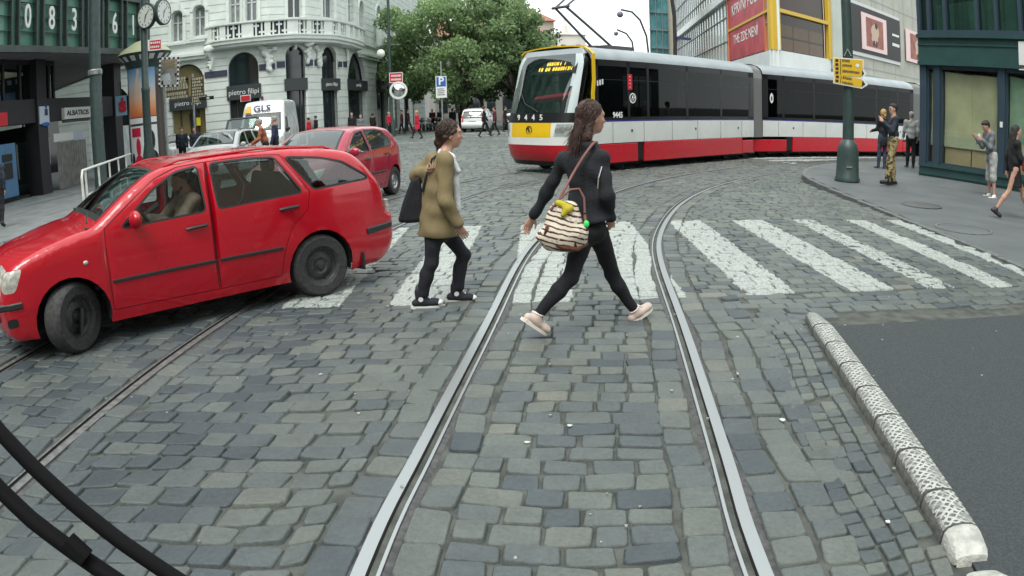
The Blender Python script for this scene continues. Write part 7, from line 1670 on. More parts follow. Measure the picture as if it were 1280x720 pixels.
h, w = shop_arch(FB, 402, 422, 58, 98, 113, 175, 'pietro filipi', .34); holesB.append(h)
h, w = shop_arch(FR, 434, 457, 65, 100, 113, 175, 'pietro filipi', .34); holesR.append(h)
h, w = shop_arch(FR, 470, 484, 72, 104, 115, 170, 'pietro filipi', .34); holesR.append(h)
for k in range(3): u0 = FR.L*.52+k*4.5; h = arch(u0, u0+2.6, .05, 4.6); holesR.append(h); b = MB(); FR.poly(b, h, -.42, -.36); b.build('shop_window', glass_dark, HOUSE)
for k in range(2): u0 = 2.2+k*5.2; h = arch(u0, u0+3.0, .05, 5.0); holesL.append(h); b = MB(); FL.poly(b, h, -.42, -.36); b.build('shop_window', glass_dark, HOUSE)
ups = []
for f, hs, x0, y0, x1, y1, ar in ((FL,holesL,215,14,228,52,1),(FL,holesL,242,7,256,45,1),(FL,holesL,287,-12,300,33,0),(FL,holesL,307,-14,321,29,0),(FA,holesA,360,-18,377,22,0),(FB,holesB,403,-18,417,22,0),(FR,holesR,434,-10,442,28,0),(FR,holesR,448,2,454,34,1),(FR,holesR,470,8,475,42,1)):
    u0, z0, u1, z1 = f.rect(x0, y0, x1, y1); z0 = max(z0, 6.75); hs.append(arch(u0,u1,z0,z1) if ar else [(u0,z0),(u1,z0),(u1,z1),(u0,z1)]); sash(f, u0, z0, u1, z1, ar, pm=[glass_dark, glass_sky, curtain_m][int(x0) % 3])
    b = MB(); f.box(b, u0-.25, u1+.25, z0-.22, z0-.06, .0, .18); f.box(b, u0-.22, u0-.05, z0, z1-(.5 if ar else 0), 0, .08); f.box(b, u1+.05, u1+.22, z0, z1-(.5 if ar else 0), 0, .08)
    if ar:
        o_ = arch(u0-.22,u1+.22,z0,z1+.22); i_ = arch(u0-.05,u1+.05,z0,z1+.05)
        for k in range(2, len(o_)-1): f.poly(b, [o_[k],o_[k+1],i_[k+1],i_[k]], 0, .10)
        f.box(b, (u0+u1)/2-.16, (u0+u1)/2+.16, z1+.02, z1+.5, 0, .2)
    b.build('window_surround', trimw, HOUSE)
for k in range(5): u0 = FR.L*.5+k*3.6; hs = [(u0,7),(u0+1.2,7),(u0+1.2,9.6),(u0,9.6)]; holesR.append(hs); sash(FR, u0, 7, u0+1.2, 9.6, False)
for k in range(4): u0 = 1.2+k*2.7; holesL.append(arch(u0,u0+1.1,7,9.7)); sash(FL, u0, 7, u0+1.1, 9.7, True)
for f, hs in ((FL,holesL),(FA,holesA),(FB,holesB),(FR,holesR)): f.wall('wall', 0, 17, hs, stuc, HOUSE)
b = MB(); b.prism([tuple(W1+Vector((-1,2))), tuple(W2+Vector((-1.2,1.5))), tuple(W3+Vector((-1.5,1))), (-10.2,81), (-33,81), (-33,40)], 0, 16.9); b.build('core', dark_in, HOUSE)
# dark impost band between the arches
b = MB()
for f, x0, x1, ym in ((FL,256,284,92),(FL,324,344,83),(FA,346,356,80),(FA,382,391,78),(FB,393,401,78),(FB,423,427,80),(FR,429,433,80)):
    u0 = f.px(x0, ym)[0]; u1 = f.px(x1, ym)[0]; z = f.px((x0+x1)/2, ym)[1]; f.box(b, u0, u1, z-.22, z+.16, 0, .06)
b.build('impost_band', band_d, HOUSE)
# balcony that wraps the corner: slab, mouldings, posts and carved panels
line = [FL.pt(FL.px(257,60)[0], 0, .0), FL.pt(FL.px(268,60)[0], 0, .75), FL.pt(FL.L-.6, 0, .95), FA.pt(FA.L*.5,0,1.25), FB.pt(FB.L*.45,0,1.2), FR.pt(1.2,0,.95), FR.pt(5.0,0,.8), FR.pt(5.8,0,.0)]
line = [V2(p) for p in line]; ZB = 6.35
def offs(poly, d):
    out = []
    for i in range(len(poly)):
        a = (poly[i]-poly[max(0,i-1)]); c = (poly[min(len(poly)-1,i+1)]-poly[i]); t = (a.normalized() if a.length else Vector((0,0)))+(c.normalized() if c.length else Vector((0,0))); t.normalize(); out.append(poly[i]+Vector((t.y,-t.x))*d)
    return out
sl = poly_resample([(p.x,p.y) for p in line], .35); sl = [Vector((p.x,p.y)) for p in sl]
for _ in range(3): sl = [sl[0]] + [(sl[i-1]+sl[i]*2+sl[i+1])/4 for i in range(1,len(sl)-1)] + [sl[-1]]
def ribbon(name, offs_z, m):
    b = MB(); b.grid([[(p.x,p.y,z) for p in offs(sl, o)] for o, z in offs_z]); return b.build(name, m, HOUSE)
ribbon('balcony_slab', [(-2.0,ZB-.05),(-.25,ZB-.05),(-.15,ZB),(-.15,ZB+.12),(.0,ZB+.18),(.02,ZB+.36),(.08,ZB+.40),(.08,ZB+.50),(-2.0,ZB+.50)], trimw)
ribbon('balcony_rail', [(-.28,ZB+1.30),(.04,ZB+1.30),(.08,ZB+1.36),(.08,ZB+1.46),(-.28,ZB+1.46)], trimw)
b = MB(); iron_b = MB()
for i in range(0, len(sl)-1):
    t = (sl[i+1]-sl[i]).normalized(); c = (sl[i]+sl[i+1])/2; nn = Vector((t.y,-t.x)); a = math.atan2(t.y,t.x)
    solid = (i % 8) in (0,1,4); 
    (b if solid else iron_b).box((c.x-nn.x*.1, c.y-nn.y*.1, ZB+.9), (.37 if solid else .10, .20 if solid else .12, .82), rz=a)
    if not solid: iron_b.box((c.x-nn.x*.1, c.y-nn.y*.1, ZB+.9+.2*(-1)**i), (.36,.08,.12), rz=a)
b.build('balcony_pier', trimw, HOUSE); ribbon('balcony_backing', [(-.20,ZB+.5),(-.20,ZB+1.3)], band_d); iron_b.build('balcony_panel', trimw, HOUSE)
# carved consoles under the balcony and other stucco ornament
def console(px, py, face, s=1.0, o=.3):
    u, z = face.px(px, py); P = []
    for k in range(16): q = k*.55; r = .42*s*(1-k/18); P.append(('e', tuple(face.pt(u + r*math.cos(q)*.9, z+.35*s + r*math.sin(q)*.6, o+.10)), (.17*s,.17*s,.15*s)))
    rnd = random.Random(px)
    for k in range(16): P.append(('e', tuple(face.pt(u + rnd.uniform(-.45,.45)*s*(1-k/20), z - k*.085*s, .10+.02*rnd.random())), (.16*s*rnd.uniform(.6,1.2),.15*s,.13*s)))
    sdf_obj('console', P, trimw, HOUSE, res=.06, k=.06, relax=1)
console(336,58,FL,1.15); console(384,60,FA,.0+.75,.2); console(397,58,FB,1.0); console(262,68,FL,.75); console(432,60,FR,.7); console(368,46,FA,.6)
b = MB(); 
for f, a, e in ((FL,0,FL.px(257,60)[0]),(FR,5.8,FR.L)): f.box(b, a, e, 5.9, 6.1, 0, .22); f.box(b, a, e, 6.1, 6.25, 0, .32); f.box(b, a, e, 6.95, 7.1, 0, .16)
b.build('string_course', trimw, HOUSE)
u, z = FR.px(468, 30); sdf_obj('statue', [('t', tuple(FR.pt(u,z-1.8,.4)), tuple(FR.pt(u,z,.4)), (.4,.3), (.35,.3), (0,1,0)), ('e', tuple(FR.pt(u,z+.55,.5)), (.25,.25,.3)), ('c', tuple(FR.pt(u-.3,z,.5)), tuple(FR.pt(u+.5,z-.5,.6)), .14,.12), ('c', tuple(FR.pt(u+.3,z,.5)), tuple(FR.pt(u+.5,z+.6,.5)), .13,.1)], trimw, HOUSE, res=.06)
# small signs on and before the house
def plate_on(face, x0, y0, x1, y1, m, name, parent, o=.14):
    u0, z0, u1, z1 = face.rect(x0,y0,x1,y1); b = MB(); face.box(b, u0, u1, z0, z1, o, o+.06); return b.build(name, m, parent)
s_ = plate_on(FL, 302, 119, 315, 127, sign_w, 'street_plate', HOUSE, .5); plate_on(FL, 303, 120, 314, 126, sign_r, 'plate_field', s_, .56)
plate_on(FL, 245, 147, 250, 157, mat('notice_yellow', (.70,.62,.03), .5), 'yellow_notice', HOUSE, -.2)
u, z = FL.px(241, 147); sdf_obj('mannequin', [('t', tuple(FL.pt(u,z-1.2,-.25)), tuple(FL.pt(u,z+.2,-.25)), (.2,.1), (.28,.12), (1,0,0)), ('e', tuple(FL.pt(u,z+.75,-.25)), (.14,.12,.18)), ('c', tuple(FL.pt(u,z+.3,-.25)), tuple(FL.pt(u,z+.7,-.25)), .09,.07)], sign_k, HOUSE, res=.05)
# brown direction boards on two posts before the bronze arch
p = at_px(239, 36); T = thing('direction_boards', 'stack of brown and white direction boards before the bronze shop arch', 'sign', p); F = Matrix.Translation(-p) @ facing(p)
b = MB()
for px in (243,): c = PY(px,150,36)-p; b.tube([(c.x,0,0),(c.x,0,4.6)], .06, 8)
b.build('post', galv, T); brown = mat('board_brown', (.16,.12,.08), .6); rnd = random.Random(5)
for col, (xa, xb, y0, nn_) in enumerate(((214,237,97,6),(240,256,97,8))):
    for k in range(nn_):
        y = y0 + k*3.9 + (3 if col == 0 and k > 3 else 0); a = PY(xa-(7 if (col == 0 and k in (3,4)) else 0), y, 36)-p; e = PY(xb+(4 if (col and k == 6) else 0), y+3.2, 36)-p
        bb = MB(); bb.box(((a.x+e.x)/2, -.12, (a.z+e.z)/2), (e.x-a.x, .04, a.z-e.z)); bo = bb.build('board', brown, T)
        bb = MB(); x = a.x+.08; 
        while x < e.x-.15: ww = rnd.uniform(.05,.12); bb.box((x+ww/2, -.145, (a.z+e.z)/2), (ww, .01, (a.z-e.z)*.55)); x += ww+.045
        bb.build('lettering', mat('board_cream', (.55,.50,.36), .6), bo)
c0 = PY(262,122.5,36)-p; bb = MB(); bb.box((c0.x-.1,-.2,c0.z), (.85,.05,.18)); bo = bb.build('board', sign_k, T); bb = MB(); bb.box((c0.x,-.23,c0.z),(.16,.01,.12)); bb.build('board_mark', sign_w, bo)

# ------------------------------------------------------------------ glass and enamel building with the numbers, far left
enamel = mat('green_enamel', (.075,.21,.155), .3, coat=.2, var=.10, scale=1.0); frame_g = mat('green_frame', (.045,.060,.058), .45, var=.15, scale=4); conc_d = mat('dark_steel', (.018,.018,.022), .55); soff_m = mat('soffit_grey', (.20,.19,.20), .8, var=.1, scale=2)
NB_ = thing('number_building', 'green glass building with white numbers overhanging a dark bank and bookshop front', 'building', (0,0,0))
A0 = V2((-16.25,6.5)); AB = V2((-14.05,26.4)); AC = V2((-27.5,36.6)); FN = Face(A0, AB); FN = Face(A0, AB) if Face(A0, AB).n.x > 0 else Face(AB, A0)
uB = FN.L; ZS = 5.0
poly = [tuple(A0), tuple(AB), tuple(AC), (-45,36.6), (-45,6.5)]
b = MB(); inset = [tuple(A0+Vector((-.12,.05))), tuple(AB+Vector((-.15,-.03))), tuple(AC+Vector((0,-.15))), (-45,36.4), (-45,6.6)]; b.prism(inset, ZS+.0, 16); b.build('upper_mass', enamel, NB_)
b = MB(); b.prism([tuple(V2(q)) for q in inset], ZS-.14, ZS-.002); b.build('soffit', soff_m, NB_)
FS = Face(AB, AC) if Face(AB, AC).n.y < 0 else Face(AC, AB)
b = MB()
for f in (FN, Face(AB, AC)):
    b2 = []
    f.box(b, 0, f.L, ZS-.20, ZS+.02, -.10, .10); f.box(b, 0, f.L, ZS+1.92, ZS+2.06, -.10, .08); f.box(b, 0, f.L, ZS+4.9, ZS+5.1, -.10, .08)
b.build('facade_rail', frame_g, NB_)
nums = [('0',34,29),('8',64,30),('3',92,32),('6',143,37),('1',166,39)]; us = [FN.px(x, y)[0] for _, x, y in nums]
mod = (us[2]-us[0])/2; b = MB(); u = us[0]
k0 = int(-us[0]/mod)-1
for k in range(k0, int((FN.L-us[0])/mod)+1):
    c = us[0]+k*mod
    for o in (-.36*mod, .36*mod): 
        if 0 < c+o < FN.L: FN.box(b, c+o-.035, c+o+.035, ZS, 16, -.10, .07)
fs2 = Face(AB, AC)
for k in range(12): fs2.box(b, k*1.35, k*1.35+.08, ZS, 16, -.1, .07)
b.build('mullion', frame_g, NB_)
b = MB()
for k in range(k0, int((FN.L-us[0])/mod)+1):
    c = us[0]+k*mod
    for zz_ in (ZS+.48, ZS+.96, ZS+1.44):
        if c-.34*mod > 0 and c+.34*mod < FN.L: FN.box(b, c-.33*mod, c+.33*mod, zz_, zz_+.012, -.1, .015)
b.build('panel_seam', frame_g, NB_)
for (ch, x, y), u in zip(nums, us):
    u = us[0] + round((u-us[0])/mod)*mod; z = FN.px(x, y)[1]; 
    text_obj('numeral', ch, 1.12, sign_w, NB_, FN.T(u, ZS+.95, .03), .015, .62, bold=.012)
# ground floor
B0, B1 = V2((-16.15,9)), V2((-16.6,27.2)); FGd = Face(B0, B1) if Face(B0, B1).n.x > 0 else Face(B1, B0)
def u_at(px, py=180): return FGd.px(px, py)[0]
b = MB()
for px in (47, 143): u = u_at(px); FGd.box(b, u-.32, u+.32, 0, ZS-.14, -.32, .32)
FGd.box(b, .0, .5, 0, ZS-.14, -.3, .3); b.build('column', conc_d, NB_)
zt0, zb0 = 3.45, 2.62
b = MB(); FGd.box(b, 0, u_at(143)-.33, zb0, zt0, -.25, .22); b.build('fascia_beam', conc_d, NB_)
b = MB()
for px in (3, 24, 60, 66): u = u_at(px, 100); FGd.box(b, u-.05, u+.05, zt0, ZS-.14, -.06, .06)
FGd.box(b, 0, u_at(66,100), ZS-.30, ZS-.15, -.06, .06); b.build('clerestory_frame', conc_d, NB_)
b = MB(); FGd.box(b, 0, u_at(66,100), zt0, ZS-.3, -.02, .0); b.build('clerestory_pane', glass('clerestory', (.20,.22,.24), .10), NB_)
b = MB(); FGd.box(b, 0, u_at(66), 0, ZS-.15, -3.2, -3.0); FGd.box(b, u_at(66)-.1, u_at(66), 0, 2.6, -3.0, -.3); b.build('back_wall', mat('shop_dark', (.035,.036,.045), .7), NB_)
def on_g(x0,y0,x1,y1,m,name,parent,o0=-.05,o1=.02): u0,z0,u1,z1 = FGd.rect(x0,y0,x1,y1); b = MB(); FGd.box(b,u0,u1,max(z0,.06),z1,o0,o1); return b.build(name,m,parent)
atm = on_g(-20,181,21,250,mat('machine_blue', (.07,.17,.30), .4, var=.1, scale=3),'machine_panel',NB_); on_g(2,193,14,202,sign_k,'screen',atm,.02,.06); on_g(5,204,15,224,sign_k,'keypad_recess',atm,.02,.05)
on_g(22,178,36,240,glass('shop_pane',(.12,.16,.20),.18),'shop_pane',NB_,-.04,-.01); on_g(22,214,36,240,mat('pane_print',(.16,.22,.26),.6),'pane_print',NB_,-.3,-.28)
b = MB(); u0,z0,u1,z1 = FGd.rect(71,176,108,237); n_ = 26
b.grid([[FGd.pt(u0+(u1-u0)*k/n_, z, .05+.035*(k % 2)) for k in range(n_+1)] for z in (.08, z1)]); b.build('corrugated_shutter', mat('shutter_grey', (.20,.20,.19), .5, metal=.3, var=.2, scale=4), NB_)
on_g(67,166,92,176,sign_w,'paper_notice',NB_,-.04,.0); on_g(92,163,105,178,mat('paper_blue',(.45,.50,.58),.6),'paper_notice',NB_,-.08,-.03); on_g(58,172,63,205,sign_w,'light_strip',NB_,-.08,-.03)
# signs on the beam, each hung on the building
def hang_sign(name, x0,y0,x1,y1, m, lab, o0=.22, o1=.36): 
    u0,z0,u1,z1 = Face(FGd.a+FGd.n*.3, FGd.a+FGd.n*.3+FGd.d*FGd.L).rect(x0,y0,x1,y1); c = FGd.pt((u0+u1)/2,(z0+z1)/2,o0); t = thing(name, lab, 'sign', c); b = MB(); b.box((0,0,0),(.02,.02,.02)); b = MB(); FGd.box(b,u0,u1,z0,z1,o0,o1); b.v = [v-c for v in b.v]; b.build('panel', m, t); return t, (u0+u1)/2, (z0+z1)/2, u1-u0, z1-z0, c
t,u,z,w,h,c = hang_sign('shop_sign', 79,134,112,148, sign_w, 'white lit sign reading ALBATROS on the dark beam left'); text_obj('lettering', 'ALBATROS', h*.62, sign_k, t, Matrix.Translation(-c) @ FGd.T(u, z, .365), .006, w/(h*.62)/5.9, bold=.006)
b = MB(); FGd.box(b, u-w*.5, u+w*.5, z-h*.78, z-h*.6, .22, .3); b.v = [v-c for v in b.v]; b.build('sign_tray', frame_g, t)
t,u,z,w,h,c = hang_sign('bank_sign', 48,133,60,155, mat('sign_paleblue',(.45,.52,.60),.5), 'pale blue and white hanging bank sign with a dark emblem'); b = MB(); FGd.poly(b, [(u-.10+.12,z-.02),(u+.10+.12,z-.02),(u+.10+.12,z+.22),(u-.10+.12,z+.22)], .36, .37); FGd.poly(b, [(u+.12+.07*math.cos(q), z+.30+.07*math.sin(q)) for q in np.linspace(0,2*PI,13)[:-1]], .36, .37); b.v = [v-c for v in b.v]; b.build('emblem', mat('emblem_navy',(.03,.04,.16),.5), t)
b = MB(); FGd.poly(b, [(u+.05+.28*math.cos(q), z-.33+.07*math.sin(q)) for q in np.linspace(0,2*PI,13)[:-1]], .36, .372); b.v = [v-c for v in b.v]; b.build('blue_oval', sign_b, t)
hang_sign('red_sign', -8,141,8,158, sign_r, 'plain red box sign cut by the left edge of the picture')
# S-bank sign between the last column and the advertising column
c = PY(151.5,132,27.0); t = thing('savings_bank_sign', 'square pale blue sign with a red S beside the advertising column', 'sign', c); F = Matrix.Translation(-c) @ facing(c) @ RX
b = MB(); b.prism([(-.24,-.42),(.25,-.42),(.25,.40),(-.24,.40)], 0, .18, F); pn = b.build('panel', mat('sign_paleblue2',(.22,.42,.58),.5), t)
text_obj('lettering', 'S', .56, sign_r, pn, F @ Matrix.Translation((.06,-.08,.19)), .01, 1.1, bold=.05); b = MB(); b.prism([(.06+.07*math.cos(q), .26+.07*math.sin(q)) for q in np.linspace(0,2*PI,15)[:-1]], .18, .20, F); b.build('dot', sign_r, pn)
b = MB(); b.tube([F @ V3(0,.40,.09), F @ V3(0,1.0,.09)], .03, 6); b.build('bracket', conc_d, t)
# white hoarding by the passage
p0, p1 = G(136,213,.06), G(164,206,.06); h_ = PY(148,172,(p0.y+p1.y)/2).z
f = Face(p0, p1); b = MB(); n_ = 18; b.grid([[f.pt(f.L*k/n_, z, .03*(k % 2)) for k in range(n_+1)] for z in (.08, 2.3)]); o = b.build('hoarding', mat('hoarding_white', (.42,.45,.46), .6, var=.15, scale=2)); tag(o, 'white corrugated hoarding panel standing left of the advertising column', 'hoarding')

# ------------------------------------------------------------------ mall behind the tram
Cg = V2((19.2,50)); FGl = Face((28.5,128), Cg); FGr = Face(Cg, (19.2+.785*60, 50+.62*60))
MALL = thing('mall_building', 'modern glass mall with yellow window frames, red banner and beige wall behind the tram', 'building', (0,0,0))
cl_glass = mat('curtain_glass', (.46,.54,.54), .1, spec=1.0, var=.2, scale=.25); cl_grey = mat('curtain_mullion', (.25,.26,.26), .5); yel_f = mat('mall_yellow', (.55,.36,.03), .5); oran = mat('mall_orange', (.60,.20,.06), .5)  # sky reflection put into the pale curtain glass colour
span_w = mat('spandrel_white', (.62,.66,.66), .5, var=.05, scale=.6); beige = mat('beige_panel', (.36,.365,.32), .7, var=.08, scale=.5); grey_b = mat('grey_band', (.26,.27,.28), .6); brown_i = mat('mall_interior', (.085,.045,.04), .6); blind = mat('tan_blind', (.28,.20,.10), .8, var=.08, scale=1)
zb = 6.0
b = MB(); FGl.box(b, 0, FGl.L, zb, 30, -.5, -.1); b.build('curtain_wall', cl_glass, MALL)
b = MB(); FGl.box(b, 0, FGl.L, 3.6, zb, -.4, .12); FGr.box(b, 0, FGr.px(1037,70)[0], 3.9, zb, -.4, .12); b.build('spandrel', span_w, MALL)
b = MB(); FGl.box(b, 0, FGl.L, 0, 3.6, -1.2, -1.0); FGr.box(b, 0, FGr.L, 0, 3.9, -1.2, -1.0); b.build('shop_level', glass_dark, MALL)
b = MB()
for z in (8.2,10.6,14.4,16.8,19.2,21.6,24.0,26.4): FGl.box(b, 0, FGl.L, z-.045, z+.045, -.1, .02)
for k in range(40): FGl.box(b, FGl.L-1.9*k-.03, FGl.L-1.9*k+.03, zb, 30, -.1, .0)
b.build('mullion', cl_grey, MALL)
b = MB()
FGl.box(b, 0, FGl.L, 12.2, 13.0, -.3, .35); b.build('eaves_band', span_w, MALL)
u_a, u_b = FGl.px(912,40)[0], FGl.px(957,40)[0]
b = MB(); FGl.box(b, u_a, u_b, zb+.15, 12.0, -.05, .06); ban = b.build('red_banner', mat('banner_red', (.42,.03,.05), .45, var=.2, scale=.6), MALL)
sz = 1.5; text_obj('lettering', 'KPRVNÍ POD', sz, sign_w, ban, FGl.T((u_a+u_b)/2, 10.7, .08), .01, (u_b-u_a)*.86/(sz*6.6)); text_obj('lettering', 'THE ZDE NENÍ', 1.2, sign_w, ban, FGl.T((u_a+u_b)/2, 7.9, .08), .01, (u_b-u_a)*.8/(1.2*7.6))
b = MB(); FGl.box(b, u_a-.35, u_a, zb, 30, -.1, .14); FGl.box(b, u_b+.0, u_b+.12, zb, 30, -.1, .10); b.build('orange_frame', oran, MALL)
b = MB(); FGl.box(b, FGl.L-.9, FGl.L+.05, zb, 30, -.3, .2); FGr.box(b, -.02, .75, zb, 30, -.3, .2); uR = FGr.px(1037,40)[0]; FGr.box(b, uR-.55, uR, zb, 30, -.2, .2)
zy = FGr.px(1000,20)[1]; FGr.box(b, .75, uR-.5, zy-.14, zy+.14, -.2, .2); FGl.box(b, u_a, FGl.L, zy-.1, zy+.1, -.1, .16); b.build('yellow_frame', yel_f, MALL)
b = MB(); FGr.box(b, .6, uR+.1, zb, 30, -.75, -.60); b.build('interior_wall', brown_i, MALL)
b = MB(); FGr.box(b, .7, uR-.5, zb, 30, -.12, -.10); b.build('corner_pane', glass('mall_pane', (.75,.7,.68), .0, ior=1.15), MALL)
zt1 = zy-.9; W_ = (uR-.5-.95)/3
for k in range(3):
    for j in range(2):
        b = MB(); FGr.box(b, .95+k*W_+.08, .95+(k+1)*W_-.08, zb+.15+j*(zt1-zb)/2, zb+(j+1)*(zt1-zb)/2-.02, -.40, -.36); b.build('blind', blind, MALL)
b = MB(); b.ball(FGr.pt(uR*.6, 12.45, -.5), (.35,.2,.12), 10); b.build('ceiling_lamp', mat('lamp_glow', (1,.9,.75), .5, emit=3), MALL)
uP = FGr.px(1051,60)[0]
b = MB(); FGr.box(b, uR, uP, 0, 30, -.5, .35); b.build('corner_pier', mat('pier_pale', (.42,.46,.42), .6, var=.06, scale=.5), MALL)
b = MB(); FGr.box(b, uP, FGr.L, 3.9, 30, -.5, .0); b.build('beige_wall', beige, MALL)
b = MB(); 
for k in range(8): FGr.box(b, uP+3.0*k+1.4, uP+3.0*k+1.46, 3.9, 30, 0, .02)
for z in (5.9,12.6): FGr.box(b, uP, FGr.L, z-.04, z+.04, 0, .02)
b.build('panel_joint', grey_b, MALL)
b = MB(); FGr.box(b, 0, FGr.L, 4.1, 4.5, 0, .5); FGr.box(b, uR, FGr.L, 5.0, 5.25, 0, .35); b.build('canopy', grey_b, MALL)
b = MB(); FGr.box(b, uR-6, FGr.L, 3.3, 4.05, 0, .8); b.build('blue_fascia', mat('fascia_blue', (.03,.025,.16), .4), MALL)
# billboard
z0 = FGr.px(1070,64)[1]; z1 = FGr.px(1070,6)[1]; ub0 = FGr.px(1055,40)[0]; ub1 = ub0+14
BB = thing('billboard', 'long black billboard with pink framed pictures on the beige wall', 'billboard', FGr.pt(ub0,z0,.05)); cB = BB.location.copy()
def onb(name, u0,u1,za,zb_,o0,o1,m,par): b = MB(); FGr.box(b,u0,u1,za,zb_,o0,o1); b.v = [v-cB for v in b.v]; return b.build(name,m,par)
onb('frame', ub0-.15, ub1, z0-.35, z1+.3, .0, .12, mat('board_frame', (.50,.52,.52), .5), BB); onb('black_board', ub0, ub1, z0, z1, .12, .16, sign_k, BB)
pink = mat('frame_pink', (.68,.50,.50), .5); pic = mat('picture_brown', (.22,.055,.03), .5, var=.25, scale=1.0); coat = mat('picture_coat', (.48,.33,.26), .6)
for xa, xb in ((1075,1106),(1130,1160)):
    ua = FGr.px(xa,40)[0]; ue = FGr.px(xb,44)[0]; w = ue-ua; h = z1-z0; fr_ = onb('picture_frame', ua, ue, z0+h*.08, z1-h*.12, .16, .22, pink, BB); onb('picture', ua+w*.16, ue-w*.16, z0+h*.17, z1-h*.2, .22, .24, pic, fr_)
    b = MB(); cu = (ua+ue)/2
    for (du,dz,ru,rz) in ((0,.02,.16,.17),(-.02,-.14,.13,.10),(.02,.13,.07,.07)): FGr.poly(b, [(cu+w*(du+ru*math.cos(q)), z0+h*(.5+dz+rz*math.sin(q))) for q in np.linspace(0,2*PI,15)[:-1]], .24, .25+.004*abs(dz))
    b.v = [v-cB for v in b.v]; b.build('printed_figure', coat, fr_)
    b = MB(); FGr.poly(b, [(cu+w*(.05+.05*math.cos(q)), z0+h*(.66+.07*math.sin(q))) for q in np.linspace(0,2*PI,15)[:-1]], .256, .262); FGr.box(b, cu-w*.09, cu-w*.02, z0+h*.2, z0+h*.32, .25, .258); FGr.box(b, cu+w*.02, cu+w*.08, z0+h*.2, z0+h*.32, .25, .258); b.v = [v-cB for v in b.v]; b.build('printed_dark', sign_k, fr_)
ut = FGr.px(1118,40)[0]; b = MB(); rnd = random.Random(4)
for zz_, hh, n_ in ((z0+(z1-z0)*.58,.22,8),(z0+(z1-z0)*.34,.30,8)):
    x = ut-1.1
    for k in range(n_): ww = rnd.uniform(.12,.28); FGr.box(b, x, x+ww, zz_, zz_+hh, .16, .19); x += ww+.07
b.v = [v-cB for v in b.v]; b.build('lettering', sign_w, BB)

# ------------------------------------------------------------------ green shop on the right
K0 = V2(G(1149,220,.10)); _k = V2(G(1255,240.5,.03)); K1 = K0 + (_k-K0).normalized()*10.0; FK = Face(K0, K1); KZ = .0
SHOP = thing('green_shop', 'dark green glazed shop front on the right with windows covered in brown paper', 'building', (0,0,0))
kg = mat('shop_green', (.022,.066,.064), .4, coat=.3, var=.15, scale=3); kb = mat('shop_blue_frame', (.030,.052,.075), .4, coat=.3); paper = mat('brown_paper', (.44,.40,.27), .85, var=.12, scale=1.6, bump=.8, bscale=3.0); paper2 = mat('tan_paper', (.38,.28,.17), .85, var=.1, scale=2, bump=.6, bscale=4)
sp_glass = glass('shop_glass', (.92,.96,.93), .02, ior=1.16); up_glass = glass('upper_glass', (.45,.58,.53), .12, ior=1.3)
zf0, zf1 = FK.px(1160,77)[1], FK.px(1160,48)[1]; zs = FK.px(1160,207)[1]
def uk(px, py=120): return FK.px(px, py)[0]
b = MB(); FK.box(b, 0, FK.L, 0, zs, -.3, .02); FK.box(b, 0, FK.L, zs-.02, zs+.06, -.3, .07); FK.box(b, 0, FK.L, .32*zs+.05, .32*zs+.10, 0, .05); b.build('plinth', kg, SHOP)
b = MB(); FK.box(b, 0, FK.L, zf0, zf1, -.4, .10); FK.box(b, 0, FK.L, zf1, zf1+.10, -.4, .20); FK.box(b, 0, FK.L, zf0-.10, zf0, -.4, .16); FK.box(b, 0, FK.L, zf1-.2, zf1-.16, .1, .13); b.build('fascia', kg, SHOP)
cols_ = [(0,.22)] + [(uk(x)-.10, uk(x)+.10) for x in (1172,1253)] + [(uk(1253)+1.9,uk(1253)+2.15),(FK.L-.3,FK.L)]
b = MB()
for a, e in cols_: FK.box(b, a, e, zs, zf0-.1, -.25, .05)
b.build('pilaster', kb, SHOP)
wins = [(cols_[i][1], cols_[i+1][0]) for i in range(len(cols_)-1)]
for i, (a, e) in enumerate(wins):
    b = MB(); FK.box(b, a+.05, e-.05, zs+.12, zf0-.2, -.06, -.04); w = b.build('shop_window', sp_glass, SHOP)
    b = MB(); 
    for q in ((a,e,zs+.06,zs+.12),(a,e,zf0-.2,zf0-.1)): FK.box(b, q[0], q[1], q[2], q[3], -.12, .0)
    FK.box(b, a, a+.05, zs+.1, zf0-.18, -.12, .0); FK.box(b, e-.05, e, zs+.1, zf0-.18, -.12, .0); b.build('frame', kb, w)
    if i < 3:
        n_ = max(1, round((e-a)/.95)); b = MB()
        for k in range(n_):
            c0, c1 = a+.05+(e-a-.1)*k/n_, a+.05+(e-a-.1)*(k+1)/n_; rnd = random.Random(i*9+k)
            FK.poly(b, [(c0,zs+.62),(c1+.02,zs+.62+rnd.uniform(-.03,.03)),(c1+.01,zf0-.22-rnd.uniform(0,.25)),(c0+.01,zf0-.22-rnd.uniform(0,.12))], -.16-.012*(k % 2), -.155-.012*(k % 2))
        b.build('paper_cover', paper if i < 2 else mat('green_paper', (.24,.33,.25), .8, var=.2, scale=2), w)
        b = MB()
        for k in range(n_): c0, c1 = a+.06+(e-a-.1)*k/n_, a+.03+(e-a-.1)*(k+1)/n_; FK.poly(b, [(c0,zs+.1),(c1,zs+.1),(c1,zs+.60),(c0,zs+.58)], -.20, -.195)
        b.build('paper_base', paper2, w)
        b = MB(); FK.box(b, a+.05, e-.05, zs+.56, zs+.84, -.15, -.146); b.build('paper_band', mat('band_paper', (.38,.38,.28), .8), w)
        if i == 1: b = MB(); FK.poly(b, [((a+e)/2+.3+.04*math.cos(q), zs+.95+.05*math.sin(q)) for q in np.linspace(0,2*PI,11)[:-1]], -.05, -.03); b.build('sticker', sign_w, w)
b = MB(); FK.box(b, uk(1253)-.04, uk(1253)+.04, 1.62, 1.76, .05, .065); b.build('white_plate', sign_w, SHOP)
zu = zf1+.10
